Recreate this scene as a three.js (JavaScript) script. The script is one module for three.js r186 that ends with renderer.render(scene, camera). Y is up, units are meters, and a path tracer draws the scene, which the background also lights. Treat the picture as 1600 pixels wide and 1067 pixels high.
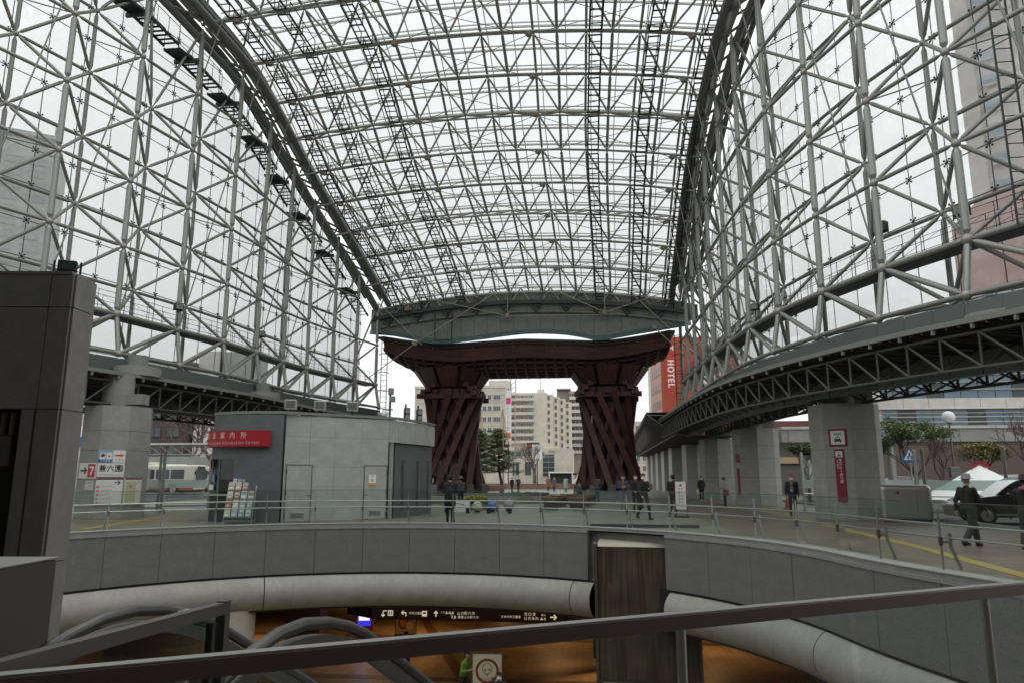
import * as THREE from 'three';
import { mergeGeometries, mergeVertices, toCreasedNormals } from 'three/addons/utils/BufferGeometryUtils.js';
import { RoundedBoxGeometry } from 'three/addons/geometries/RoundedBoxGeometry.js';
import { MarchingCubes } from 'three/addons/objects/MarchingCubes.js';
import { RectAreaLightUniformsLib } from 'three/addons/lights/RectAreaLightUniformsLib.js';
RectAreaLightUniformsLib.init();

// ---------- camera, sky, sun, exposure ----------
const scene = new THREE.Scene();
const YAW = 6.3 * Math.PI / 180, TILT = Math.atan(212 / 1130);
const camera = new THREE.PerspectiveCamera(2 * Math.atan(533.5 / 1130) * 180 / Math.PI, 1600 / 1067, 0.05, 1500);
camera.position.set(0, 1.65, 0);
camera.lookAt(-Math.sin(YAW) * Math.cos(TILT), 1.65 + Math.sin(TILT), -Math.cos(YAW) * Math.cos(TILT));
const renderer = new THREE.WebGLRenderer({ antialias: true });
renderer.toneMapping = THREE.LinearToneMapping;
renderer.toneMappingExposure = 1.0;
renderer.shadowMap.enabled = true;
const SKYW = 256, SKYH = 128, skyData = new Float32Array(SKYW * SKYH * 4);
for (let y = 0; y < SKYH; y++) for (let x = 0; x < SKYW; x++) {
  const el = Math.max(0, (y + 0.5) / SKYH - 0.5) * Math.PI, a = x / SKYW * 2 * Math.PI;   // row 0 is straight down
  const cloud = 1 + 0.025 * Math.sin(3 * a + 5 * el) * Math.cos(el) + 0.018 * Math.sin(7 * a - 9 * el + 1) * Math.cos(el);
  const L = (0.95 + 1.0 * Math.sin(el)) * cloud, i = (y * SKYW + x) * 4;
  skyData[i] = L * 0.975; skyData[i + 1] = L * 0.995; skyData[i + 2] = L; skyData[i + 3] = 1;
}
const sky = new THREE.DataTexture(skyData, SKYW, SKYH, THREE.RGBAFormat, THREE.FloatType);
sky.mapping = THREE.EquirectangularReflectionMapping; sky.magFilter = THREE.LinearFilter; sky.needsUpdate = true;
scene.background = sky; scene.environment = sky;
const sun = new THREE.DirectionalLight(0xfff4e6, 0.5);
sun.position.set(30, 80, -45); sun.target.position.set(0, 0, -30);
sun.castShadow = true; sun.shadow.radius = 40; sun.shadow.mapSize.set(2048, 2048);
Object.assign(sun.shadow.camera, { left: -80, right: 80, top: 80, bottom: -80, near: 1, far: 260 });
scene.add(sun, sun.target);

// ---------- helpers ----------
const V = (x, y, z) => new THREE.Vector3(x, y, z), PI = Math.PI;
let seed = 7;
const rnd = () => { seed = (seed * 1664525 + 1013904223) >>> 0; return seed / 4294967296; };
const rr = (a, b) => a + (b - a) * rnd();
const lerp = (a, b, t) => a + (b - a) * t, clamp = (x, a, b) => Math.min(b, Math.max(a, x));
const table = (xs, ys) => (x) => {                       // smooth interpolation through a table, xs rising
  let i = 0; while (i < xs.length - 2 && x > xs[i + 1]) i++;
  const t = clamp((x - xs[i]) / (xs[i + 1] - xs[i]), -0.5, 1.5), d = (k) => k <= 0 || k >= xs.length - 1 ? (ys[clamp(k, 0, xs.length - 2) + (k <= 0 ? 1 : 1)] - ys[clamp(k, 0, xs.length - 2)]) / (xs[clamp(k, 0, xs.length - 2) + 1] - xs[clamp(k, 0, xs.length - 2)]) : (ys[k + 1] - ys[k - 1]) / (xs[k + 1] - xs[k - 1]);
  const h = xs[i + 1] - xs[i], t2 = t * t, t3 = t2 * t;
  return (2 * t3 - 3 * t2 + 1) * ys[i] + (t3 - 2 * t2 + t) * h * d(i) + (3 * t2 - 2 * t3) * ys[i + 1] + (t3 - t2) * h * d(i + 1);
};
const used = new Map();
const numbered = (n) => { const k = used.get(n) ?? 0; used.set(n, k + 1); return k ? n + '_' + String(k).padStart(3, '0') : n; };
function thing(name, label, category, pos = [0, 0, 0], turn = 0, group) {
  const o = new THREE.Group(); o.name = numbered(name); o.position.set(...pos); o.rotation.y = turn; scene.add(o);
  o.userData = { label, category }; if (group) o.userData.group = group;
  return o;
}
function part(name, geo, m, parent, kind, label) {
  const o = new THREE.Mesh(geo, m); o.name = name; o.castShadow = o.receiveShadow = true; parent.add(o);
  if (kind) o.userData.kind = kind;
  if (label) o.userData.label = label;
  return o;
}
function single(name, label, category, geo, m, pos, turn, group) {
  const o = part(numbered(name), geo, m, scene); o.userData = { label, category };
  if (pos) o.position.set(...pos); if (turn) o.rotation.y = turn; if (group) o.userData.group = group;
  return o;
}
function struct(name, geo, m) { const o = part(numbered(name), geo, m, scene); o.userData.kind = 'structure'; return o; }
function copyOf(o, pos, turn, label) { const c = o.clone(); c.name = numbered(o.name.replace(/_\d{3}$/, '')); c.userData = { ...o.userData, label: label ?? o.userData.label }; c.position.set(...pos); c.rotation.y = turn; scene.add(c); return c; }
const fuse = (list) => mergeGeometries(list.map((g) => { const h = g.index ? g.toNonIndexed() : g; for (const k of Object.keys(h.attributes)) if (!['position', 'normal', 'uv'].includes(k)) h.deleteAttribute(k); return h; }));
const box = (w, h, d, x = 0, y = 0, z = 0, ry = 0) => { const g = new THREE.BoxGeometry(w, h, d); if (ry) g.rotateY(ry); return g.translate(x, y, z); };
const rbox = (w, h, d, r, x = 0, y = 0, z = 0, s = 2) => new RoundedBoxGeometry(w, h, d, s, r).translate(x, y, z);
const cyl = (r0, r1, h, x = 0, y = 0, z = 0, n = 16) => new THREE.CylinderGeometry(r1, r0, h, n).translate(x, y + h / 2, z);
const quad = (a, b, c, d) => { const g = new THREE.BufferGeometry(); g.setAttribute('position', new THREE.Float32BufferAttribute([a, b, c, d].flatMap((p) => [p.x, p.y, p.z]), 3)); g.setAttribute('uv', new THREE.Float32BufferAttribute([0, 0, 1, 0, 1, 1, 0, 1], 2)); g.setIndex([0, 1, 2, 0, 2, 3]); g.computeVertexNormals(); return g; };
function uvm(g, s = 1) {                                 // uv in metres, from the side that each face points to
  const h = g.index ? g.toNonIndexed() : g, p = h.attributes.position, uv = new Float32Array(p.count * 2), a = V(), b = V(), c = V();
  for (let i = 0; i < p.count; i += 3) {
    a.fromBufferAttribute(p, i); b.fromBufferAttribute(p, i + 1).sub(a); c.fromBufferAttribute(p, i + 2).sub(a); b.cross(c);
    const nx = Math.abs(b.x), ny = Math.abs(b.y), nz = Math.abs(b.z);
    for (let k = i; k < i + 3; k++) { const x = p.getX(k), y = p.getY(k), z = p.getZ(k); const [u, v] = ny >= nx && ny >= nz ? [x, z] : nx > nz ? [z, y] : [x, y]; uv[k * 2] = u / s; uv[k * 2 + 1] = v / s; }
  }
  h.setAttribute('uv', new THREE.BufferAttribute(uv, 2));
  return h;
}
// a bar of w (across) by h (along up) swept along points; closed ends
function sweep(pts, w, h, up = V(0, 1, 0), loop = false) {
  const pos = [], idx = [], n = pts.length;
  pts.forEach((p, i) => {
    const a = pts[loop ? (i + n - 1) % n : Math.max(0, i - 1)], b = pts[loop ? (i + 1) % n : Math.min(n - 1, i + 1)];
    const t = b.clone().sub(a).normalize(), s = t.clone().cross(up).normalize(), u = s.clone().cross(t).normalize();
    for (const [x, y] of [[-1, -1], [1, -1], [1, 1], [-1, 1]]) { const q = p.clone().addScaledVector(s, x * w / 2).addScaledVector(u, y * h / 2); pos.push(q.x, q.y, q.z); }
  });
  for (let i = 0; i < (loop ? n : n - 1); i++) for (let k = 0; k < 4; k++) { const a = i * 4 + k, b = i * 4 + (k + 1) % 4, j = ((i + 1) % n) * 4; idx.push(a, j + k, b, b, j + k, j + (k + 1) % 4); }
  if (!loop) { const e = (n - 1) * 4; idx.push(0, 1, 2, 0, 2, 3, e, e + 2, e + 1, e, e + 3, e + 2); }
  const g = new THREE.BufferGeometry(); g.setAttribute('position', new THREE.Float32BufferAttribute(pos, 3)); g.setIndex(idx);
  const f = g.toNonIndexed(); f.computeVertexNormals(); f.setAttribute('uv', new THREE.Float32BufferAttribute(new Float32Array(f.attributes.position.count * 2), 2)); return f;
}
const tubeG = (pts, r, n = 8, loop = false, seg) => new THREE.TubeGeometry(new THREE.CatmullRomCurve3(pts, loop, 'centripetal'), seg ?? pts.length * 3, r, n, loop);
const polyTube = (pts, r, n = 6) => { const c = new THREE.CurvePath(); for (let i = 0; i + 1 < pts.length; i++) c.add(new THREE.LineCurve3(pts[i], pts[i + 1])); return fuse(pts.slice(0, -1).map((p, i) => rodG(p, pts[i + 1], r, n))); };
function rodG(a, b, r, n = 6, r2 = r) { const d = b.clone().sub(a), L = d.length(), g = new THREE.CylinderGeometry(r2, r, L, n).translate(0, L / 2, 0); g.applyQuaternion(new THREE.Quaternion().setFromUnitVectors(V(0, 1, 0), d.normalize())); return g.translate(a.x, a.y, a.z); }
const beamG = (a, b, w, h) => { const d = b.clone().sub(a); return sweep([a, b], w, h, Math.abs(d.y) > 0.9 * d.length() ? V(0, 0, 1) : V(0, 1, 0)); };
// unit members along y from 0 to 1, radius 1
const unitTube = new THREE.CylinderGeometry(1, 1, 1, 10, 1, true).translate(0, 0.5, 0);
const unitRod = new THREE.CylinderGeometry(1, 1, 1, 5, 1, true).translate(0, 0.5, 0);
const unitStrut = new THREE.LatheGeometry([[0.42, 0], [0.42, 0.055], [1, 0.105], [1, 0.895], [0.42, 0.945], [0.42, 1]].map(([x, y]) => new THREE.Vector2(x, y)), 10);
const unitPost = toCreasedNormals(new THREE.LatheGeometry([[0.45, 0], [0.45, 0.05], [1, 0.095], [1, 0.905], [0.45, 0.95], [0.45, 1]].map(([x, y]) => new THREE.Vector2(x, y)), 12), 0.4);
const unitBall = new THREE.SphereGeometry(1, 10, 8);
const _q = new THREE.Quaternion(), _y = V(0, 1, 0);
function member(name, a, b, r, m, parent, geo = unitStrut, kind) {
  const o = part(name, geo, m, parent, kind), d = b.clone().sub(a), L = d.length();
  o.position.copy(a); o.quaternion.setFromUnitVectors(_y, d.divideScalar(L)); o.scale.set(r, L, r);
  return o;
}
const memberG = (a, b, r, geo = unitStrut) => { const d = b.clone().sub(a), L = d.length(); return geo.clone().applyMatrix4(new THREE.Matrix4().compose(a, new THREE.Quaternion().setFromUnitVectors(_y, d.divideScalar(L)), V(r, L, r))); };
function ball(name, p, r, m, parent) { const o = part(name, unitBall, m, parent); o.position.copy(p); o.scale.setScalar(r); return o; }
// a block bent round an axis: radii r0..r1, angles a0..a1 (0 = +x, pi/2 = -z), heights y0..y1
const swell = (a) => a < 0.14 ? 10.5 * (0.14 - a) * (0.14 - a) : 0;   // the well widens towards the taxi side
function sector(r0, r1, a0, a1, y0, y1, n = 4, cx = 0, cz = 0) {
  const pos = [], idx = [], P = (r, a, y) => pos.push(cx + (r + swell(a)) * Math.cos(a), y, cz - (r + swell(a)) * Math.sin(a));
  for (let i = 0; i <= n; i++) { const a = lerp(a0, a1, i / n); P(r0, a, y0); P(r1, a, y0); P(r1, a, y1); P(r0, a, y1); }
  for (let i = 0; i < n; i++) for (let k = 0; k < 4; k++) { const a = i * 4 + k, b = i * 4 + (k + 1) % 4; idx.push(a, b, a + 4, b, b + 4, a + 4); }
  const e = n * 4; idx.push(0, 2, 1, 0, 3, 2, e, e + 1, e + 2, e, e + 2, e + 3);
  const g = new THREE.BufferGeometry(); g.setAttribute('position', new THREE.Float32BufferAttribute(pos, 3)); g.setIndex(idx);
  const f = g.toNonIndexed(); f.computeVertexNormals(); return uvm(f);
}
function prism(pts, y0, y1) {                            // pts: [x, z] outline, upright block
  const s = new THREE.Shape(pts.map(([x, z]) => new THREE.Vector2(x, -z)));
  return uvm(new THREE.ExtrudeGeometry(s, { depth: y1 - y0, bevelEnabled: false }).rotateX(-PI / 2).translate(0, y0, 0));
}
const sheet = (pts, y) => uvm(new THREE.ShapeGeometry(new THREE.Shape(pts.map(([x, z]) => new THREE.Vector2(x, -z)))).rotateX(-PI / 2).translate(0, y, 0));

// ---------- textures and materials ----------
function noiseGrid(n, s) { const g = []; let k = s; for (let i = 0; i < n * n; i++) { k = (k * 1664525 + 1013904223) >>> 0; g.push(k / 4294967296); } return (x, y) => { const xi = Math.floor(x), yi = Math.floor(y), fx = x - xi, fy = y - yi, u = fx * fx * (3 - 2 * fx), v = fy * fy * (3 - 2 * fy), G = (a, b) => g[((b % n + n) % n) * n + ((a % n + n) % n)]; return lerp(lerp(G(xi, yi), G(xi + 1, yi), u), lerp(G(xi, yi + 1), G(xi + 1, yi + 1), u), v); }; }
const nA = noiseGrid(64, 3), nB = noiseGrid(64, 17), nC = noiseGrid(256, 29);
function dataTex(n, f, srgb = true) {
  const d = new Uint8Array(n * n * 4);
  for (let y = 0; y < n; y++) for (let x = 0; x < n; x++) { const c = f(x / n, y / n), i = (y * n + x) * 4; d[i] = clamp(c[0], 0, 1) * 255; d[i + 1] = clamp(c[1], 0, 1) * 255; d[i + 2] = clamp(c[2], 0, 1) * 255; d[i + 3] = 255; }
  const t = new THREE.DataTexture(d, n, n); t.wrapS = t.wrapT = THREE.RepeatWrapping; t.magFilter = THREE.LinearFilter; if (srgb) t.colorSpace = THREE.SRGBColorSpace; t.needsUpdate = true; return t;
}
const scaled = (t, s) => { const c = t.clone(); c.repeat.set(1 / s, 1 / s); c.needsUpdate = true; return c; };
const grey = (v) => [v, v, v];
const speckTex = dataTex(512, (x, y) => { const s = nC(x * 256, y * 256), b = nA(x * 64, y * 64); return grey(0.82 + 0.26 * (s - 0.5) + 0.12 * (b - 0.5) + (s > 0.95 ? 0.15 : 0) + 0.06 * (nB(x * 4, y * 4) - 0.5)); });
const grimeTex = dataTex(512, (x, y) => grey(0.9 + 0.06 * (nA(x * 8, y * 8) - 0.5) + 0.05 * (nB(x * 24, y * 24) - 0.5) + 0.06 * (nC(x * 128, y * 128) - 0.5)));
const streakTex = dataTex(512, (x, y) => grey(0.86 + 0.13 * (nA(x * 64, y * 4) - 0.5) + 0.1 * (nB(x * 20, y * 6) - 0.5) + 0.07 * (nC(x * 128, y * 128) - 0.5)));
const woodTex = dataTex(512, (x, y) => { const w = nA(x * 48 + 3 * nB(x * 4, y * 6), y * 4), f = nC(x * 256, y * 20); const v = 0.66 + 0.4 * (w - 0.5) + 0.25 * (f - 0.5); return [v, v * 0.97, v * 0.95]; });
const paveTex = dataTex(1024, (x, y) => {                 // 4.8 m square: slabs of 0.6 by 0.3 m in tones of their own, dirt and wet patches
  const r = Math.floor(y * 16), c = Math.floor(x * 8 + (r % 2) * 0.5), fx = (x * 8 + (r % 2) * 0.5) % 1, fy = (y * 16) % 1, j = fx < 0.016 || fy < 0.032 ? -0.3 : 0;
  const t = nA(c * 7.3 + r * 3.1, r * 5.7) - 0.5;
  return grey(0.84 + 0.10 * t + j + 0.14 * (nB(x * 6, y * 6) - 0.5) + 0.1 * (nC(x * 200, y * 200) - 0.5));
});
const hallTex = dataTex(1024, (x, y) => {                 // 6 m square: basement tiles of 0.3 m
  const c = Math.floor(x * 20), r = Math.floor(y * 20), j = (x * 20) % 1 < 0.05 || (y * 20) % 1 < 0.05 ? -0.3 : 0, t = nA(c * 7.3 + 11, r * 5.7) - 0.5, v = 0.74 + 0.13 * t + j + 0.1 * (nB(x * 5, y * 5) - 0.5);
  return [v, v, v];
});
const rustTex = dataTex(512, (x, y) => {                  // rusty scale left by falling water
  const run = nA(x * 46 + 3, y * 2), fine = nC(x * 200, y * 6), bl = nB(x * 6, y * 7), w = nB(x * 9 + 20, y * 1.5);
  const k = clamp((run > 0.52 ? 0.75 : 0.2) * (0.4 + 1.1 * w) + 0.3 * (bl - 0.5), 0, 1), v = (0.85 + 0.25 * (fine - 0.5) + 0.3 * (bl - 0.5));
  return [lerp(0.62, 0.50, k) * v, lerp(0.61, 0.39, k) * v, lerp(0.53, 0.26, k) * v];
});
const M = (r, g, b, roughness = 0.7, metalness = 0, extra = {}) => new THREE.MeshStandardMaterial({ color: new THREE.Color().setRGB(r, g, b), roughness, metalness, side: THREE.DoubleSide, ...extra });
const P = (r, g, b, o) => new THREE.MeshPhysicalMaterial({ color: new THREE.Color().setRGB(r, g, b), side: THREE.DoubleSide, ...o });
const mAlu = M(0.275, 0.28, 0.25, 0.4, 0.25), mAluPost = M(0.30, 0.31, 0.28, 0.36, 0.3), mAluDull = M(0.235, 0.24, 0.215, 0.48, 0.2), mNode = M(0.33, 0.325, 0.285, 0.4, 0.3);
const mRoof = M(0.37, 0.375, 0.345, 0.45, 0.15), mPurlin = M(0.8, 0.81, 0.78, 0.5), mHub = M(0.37, 0.34, 0.24, 0.6, 0.1);
const mEdge = M(0.19, 0.20, 0.18, 0.45, 0.2), mDark = M(0.030, 0.036, 0.036, 0.55, 0.2), mDarkGreen = M(0.045, 0.06, 0.056, 0.5, 0.2), mCable = M(0.22, 0.22, 0.20, 0.5, 0.3);
const mSteel = M(0.52, 0.52, 0.50, 0.28, 0.9), mSteelDull = M(0.40, 0.40, 0.38, 0.42, 0.8), mSteelDark = M(0.15, 0.14, 0.13, 0.4, 0.7), mBlack = M(0.012, 0.012, 0.012, 0.5), mRubber = M(0.02, 0.02, 0.02, 0.8);
const mGlassWall = P(0.88, 0.90, 0.897, { transmission: 0.64, roughness: 0.02, thickness: 0, ior: 1.5 });   // printed with fine white lines
const mGlassRoof = P(0.66, 0.675, 0.675, { transmission: 1, roughness: 0.02, thickness: 0, ior: 1.45 });
const mGlassRail = P(0.80, 0.88, 0.85, { transmission: 1, roughness: 0.01, thickness: 0, ior: 1.5 });
const mGlassSkirt = P(0.50, 0.575, 0.56, { transmission: 1, roughness: 0.03, thickness: 0, ior: 1.5 });
const mGlassClear = P(0.88, 0.93, 0.92, { transmission: 1, roughness: 0.01, thickness: 0, ior: 1.5 });
const mGlassTeal = M(0.085, 0.15, 0.14, 0.25), mFascia = M(0.065, 0.078, 0.072, 0.5, 0.1), mCanopy = M(0.075, 0.077, 0.07, 0.5, 0.2);
const mWindow = M(0.05, 0.065, 0.075, 0.08, 0), mWindowBlue = M(0.13, 0.19, 0.24, 0.05, 0.35);
const mSeal = M(0.10, 0.105, 0.10, 0.7);
const mGranite = M(0.245, 0.25, 0.245, 0.62, 0, { map: scaled(speckTex, 1.1) }), mGraniteCap = M(0.42, 0.43, 0.43, 0.4, 0, { map: scaled(speckTex, 1.3) });
const mTube = M(0.41, 0.405, 0.365, 0.7, 0, { map: scaled(grimeTex, 2.5) });
const mPave = M(0.25, 0.232, 0.175, 0.55, 0, { map: scaled(paveTex, 4.8) }), mPaveBrown = M(0.235, 0.19, 0.14, 0.5, 0, { map: scaled(paveTex, 4.8) });
const mAsphalt = M(0.07, 0.07, 0.072, 0.85, 0, { map: scaled(speckTex, 2.7) }), mYellow = M(0.42, 0.31, 0.09, 0.7, 0, { map: scaled(grimeTex, 1.7) }), mPaint = M(0.6, 0.6, 0.58, 0.7);
const mColumn = M(0.37, 0.375, 0.34, 0.55, 0, { map: scaled(grimeTex, 2.6) }), mConcrete = M(0.34, 0.34, 0.31, 0.75, 0, { map: scaled(grimeTex, 2.2) });
const mPanelGrey = M(0.27, 0.285, 0.265, 0.6, 0, { map: scaled(grimeTex, 2.1) }), mBooth = M(0.47, 0.505, 0.465, 0.5, 0, { map: scaled(grimeTex, 3) }), mBoothDark = M(0.14, 0.155, 0.16, 0.55, 0, { map: scaled(grimeTex, 1.9) });
const mWood = M(0.15, 0.050, 0.034, 0.6, 0, { map: scaled(woodTex, 1.4) }), mWoods = [[0.15, 0.050, 0.034], [0.125, 0.044, 0.032], [0.18, 0.060, 0.038], [0.14, 0.052, 0.038]].map(([a, b, c], i) => M(a, b, c, 0.55 + 0.05 * i, 0, { map: scaled(woodTex, 1.2 + 0.2 * i) })), mGateRoof = M(0.035, 0.055, 0.055, 0.5, 0.2);
const mHallFloor = M(0.52, 0.39, 0.23, 0.4, 0, { map: scaled(hallTex, 6) }), mHallBand = M(0.24, 0.115, 0.05, 0.45, 0, { map: scaled(hallTex, 6) }), mHallWall = M(0.40, 0.26, 0.14, 0.7, 0, { map: scaled(grimeTex, 3) });
const mPillarStone = M(0.25, 0.247, 0.222, 0.45, 0, { map: scaled(grimeTex, 2.4) });
const mWhite = M(0.72, 0.72, 0.70, 0.5), mRed = M(0.42, 0.02, 0.03, 0.4), mMaroon = M(0.20, 0.012, 0.030, 0.45), mDeck = M(0.09, 0.09, 0.085, 0.7, 0.1);
function canvasMat(w, h, draw, o = {}) {
  const c = document.createElement('canvas'); c.width = w; c.height = h; const x = c.getContext('2d'); draw(x, w, h);
  const t = new THREE.CanvasTexture(c); t.colorSpace = THREE.SRGBColorSpace; t.anisotropy = 4;
  return new THREE.MeshStandardMaterial({ map: t, roughness: 0.5, side: THREE.DoubleSide, ...(o.glow ? { emissive: 0xffffff, emissiveMap: t, emissiveIntensity: o.glow } : {}) });
}
const plane = (w, h) => new THREE.PlaneGeometry(w, h);
// strokes of the characters that the signs show, on a 100 by 100 square
const STROKES = {
  ko: [[50, 5, 50, 20], [10, 22, 90, 22], [35, 30, 18, 48], [65, 30, 84, 48], [68, 48, 45, 75, 12, 95], [32, 50, 60, 78, 90, 95]],
  tsu: [[12, 10, 24, 22], [8, 38, 22, 38, 22, 72, 8, 88, 28, 84, 95, 92], [36, 10, 84, 10, 64, 24], [38, 80, 38, 30, 86, 30, 86, 80], [62, 24, 62, 80], [38, 46, 86, 46], [38, 62, 86, 62]],
  an: [[50, 2, 50, 12], [12, 24, 12, 12, 88, 12, 88, 24], [15, 34, 85, 34], [45, 20, 30, 44, 70, 56], [68, 34, 55, 50, 20, 58], [10, 66, 90, 66], [50, 56, 50, 98], [48, 68, 12, 92], [52, 68, 88, 92]],
  nai: [[14, 95, 14, 24, 86, 24, 86, 92, 74, 92], [50, 5, 50, 40, 24, 72], [50, 42, 76, 70]],
  sho: [[8, 12, 46, 12], [14, 26, 42, 26, 42, 50, 14, 50], [14, 26, 14, 60, 6, 92], [88, 8, 58, 18, 58, 50, 48, 92], [58, 42, 94, 42], [78, 42, 78, 96]],
  ken: [[30, 4, 38, 14], [70, 4, 62, 14], [10, 18, 90, 18], [20, 34, 80, 34, 80, 62], [8, 48, 94, 48], [20, 62, 80, 62], [40, 18, 40, 96], [60, 18, 60, 96], [38, 64, 10, 92], [62, 64, 92, 92]],
  roku: [[50, 5, 50, 22], [8, 32, 92, 32], [36, 46, 12, 92], [64, 46, 90, 92]],
  en: [[10, 94, 10, 8, 90, 8, 90, 94], [10, 92, 90, 92], [30, 22, 70, 22], [50, 14, 50, 32], [22, 32, 78, 32], [34, 42, 66, 42, 66, 54, 34, 54, 34, 42], [48, 56, 24, 78], [46, 66, 46, 84, 54, 80], [52, 58, 76, 80], [70, 60, 58, 68]],
  ta: [[40, 8, 12, 50], [34, 22, 80, 22, 66, 60, 24, 94], [34, 44, 66, 62]], ku: [[38, 8, 10, 46], [34, 22, 82, 22, 68, 60, 24, 94]], shi: [[16, 16, 34, 26], [10, 42, 28, 52], [14, 88, 50, 76, 88, 30]], bar: [[50, 10, 50, 90]],
  no: [[52, 20, 44, 60, 26, 80, 12, 66, 20, 36, 48, 18, 78, 28, 88, 54, 76, 80, 54, 90]], ri: [[26, 12, 24, 50, 32, 44], [70, 10, 74, 50, 64, 78, 44, 94]],
  ba: [[18, 12, 14, 50, 18, 92], [36, 34, 84, 34], [60, 10, 60, 76, 44, 88, 34, 78, 46, 68, 80, 86], [80, 6, 86, 16], [90, 2, 96, 12]],
  kko: [[24, 20, 76, 20, 60, 32], [20, 64, 28, 84, 80, 86]], chi: [[16, 24, 84, 24], [44, 6, 28, 60, 56, 46, 82, 60, 72, 84, 36, 94]], ra: [[40, 6, 60, 16], [30, 30, 24, 66, 54, 50, 82, 62, 74, 84, 36, 94]],
  hou: [[50, 4, 50, 18], [8, 24, 92, 24], [40, 26, 34, 60, 10, 94], [38, 48, 80, 48, 74, 90, 60, 86]], men: [[8, 10, 92, 10], [48, 10, 40, 26], [14, 28, 86, 28, 86, 94, 14, 94, 14, 28], [38, 28, 38, 94], [62, 28, 62, 94], [38, 50, 62, 50], [38, 72, 62, 72]],
  moto: [[8, 30, 92, 30], [50, 4, 50, 98], [48, 32, 10, 80], [52, 32, 90, 80], [32, 74, 68, 74]], machi: [[8, 12, 44, 12, 44, 84, 8, 84, 8, 12], [26, 12, 26, 84], [8, 48, 44, 48], [52, 20, 96, 20], [76, 20, 76, 92, 64, 86]],
  kuchi: [[20, 20, 80, 20, 80, 84, 20, 84, 20, 20]], hi: [[24, 8, 76, 8, 76, 94, 24, 94, 24, 8], [24, 50, 76, 50]], yama: [[50, 8, 50, 88], [16, 40, 16, 88, 84, 88, 84, 40]],
};
function glyphs(x, list, px, py, size, step, color, w, vertical) {
  x.strokeStyle = color; x.lineWidth = w; x.lineCap = 'round'; x.lineJoin = 'round';
  list.forEach((k, i) => { const ox = px + (vertical ? 0 : i * step), oy = py + (vertical ? i * step : 0); for (const s of STROKES[k] ?? []) { x.beginPath(); for (let j = 0; j < s.length; j += 2) x[j ? 'lineTo' : 'moveTo'](ox + s[j] / 100 * size, oy + s[j + 1] / 100 * size); x.stroke(); } });
}
const SMALL = ['hou', 'men', 'moto', 'machi', 'hi', 'kuchi', 'yama', 'nai', 'roku', 'en', 'ko', 'no', 'sho'];
function tinyLine(x, px, py, n, size, color) { for (let i = 0; i < n; i++) glyphs(x, [SMALL[(i * 5 + Math.round(py)) % SMALL.length]], px + i * size * 1.15, py, size, 0, color, Math.max(1, size / 11)); }
function arrow(x, cx, cy, s, dir, color, w = s * 0.2) { x.save(); x.translate(cx, cy); x.rotate(dir); x.strokeStyle = color; x.lineWidth = w; x.lineCap = 'butt'; x.lineJoin = 'miter'; x.beginPath(); x.moveTo(-s, 0); x.lineTo(s * 0.8, 0); x.moveTo(s * 0.15, -s * 0.75); x.lineTo(s * 0.9, 0); x.lineTo(s * 0.15, s * 0.75); x.stroke(); x.restore(); }

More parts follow.
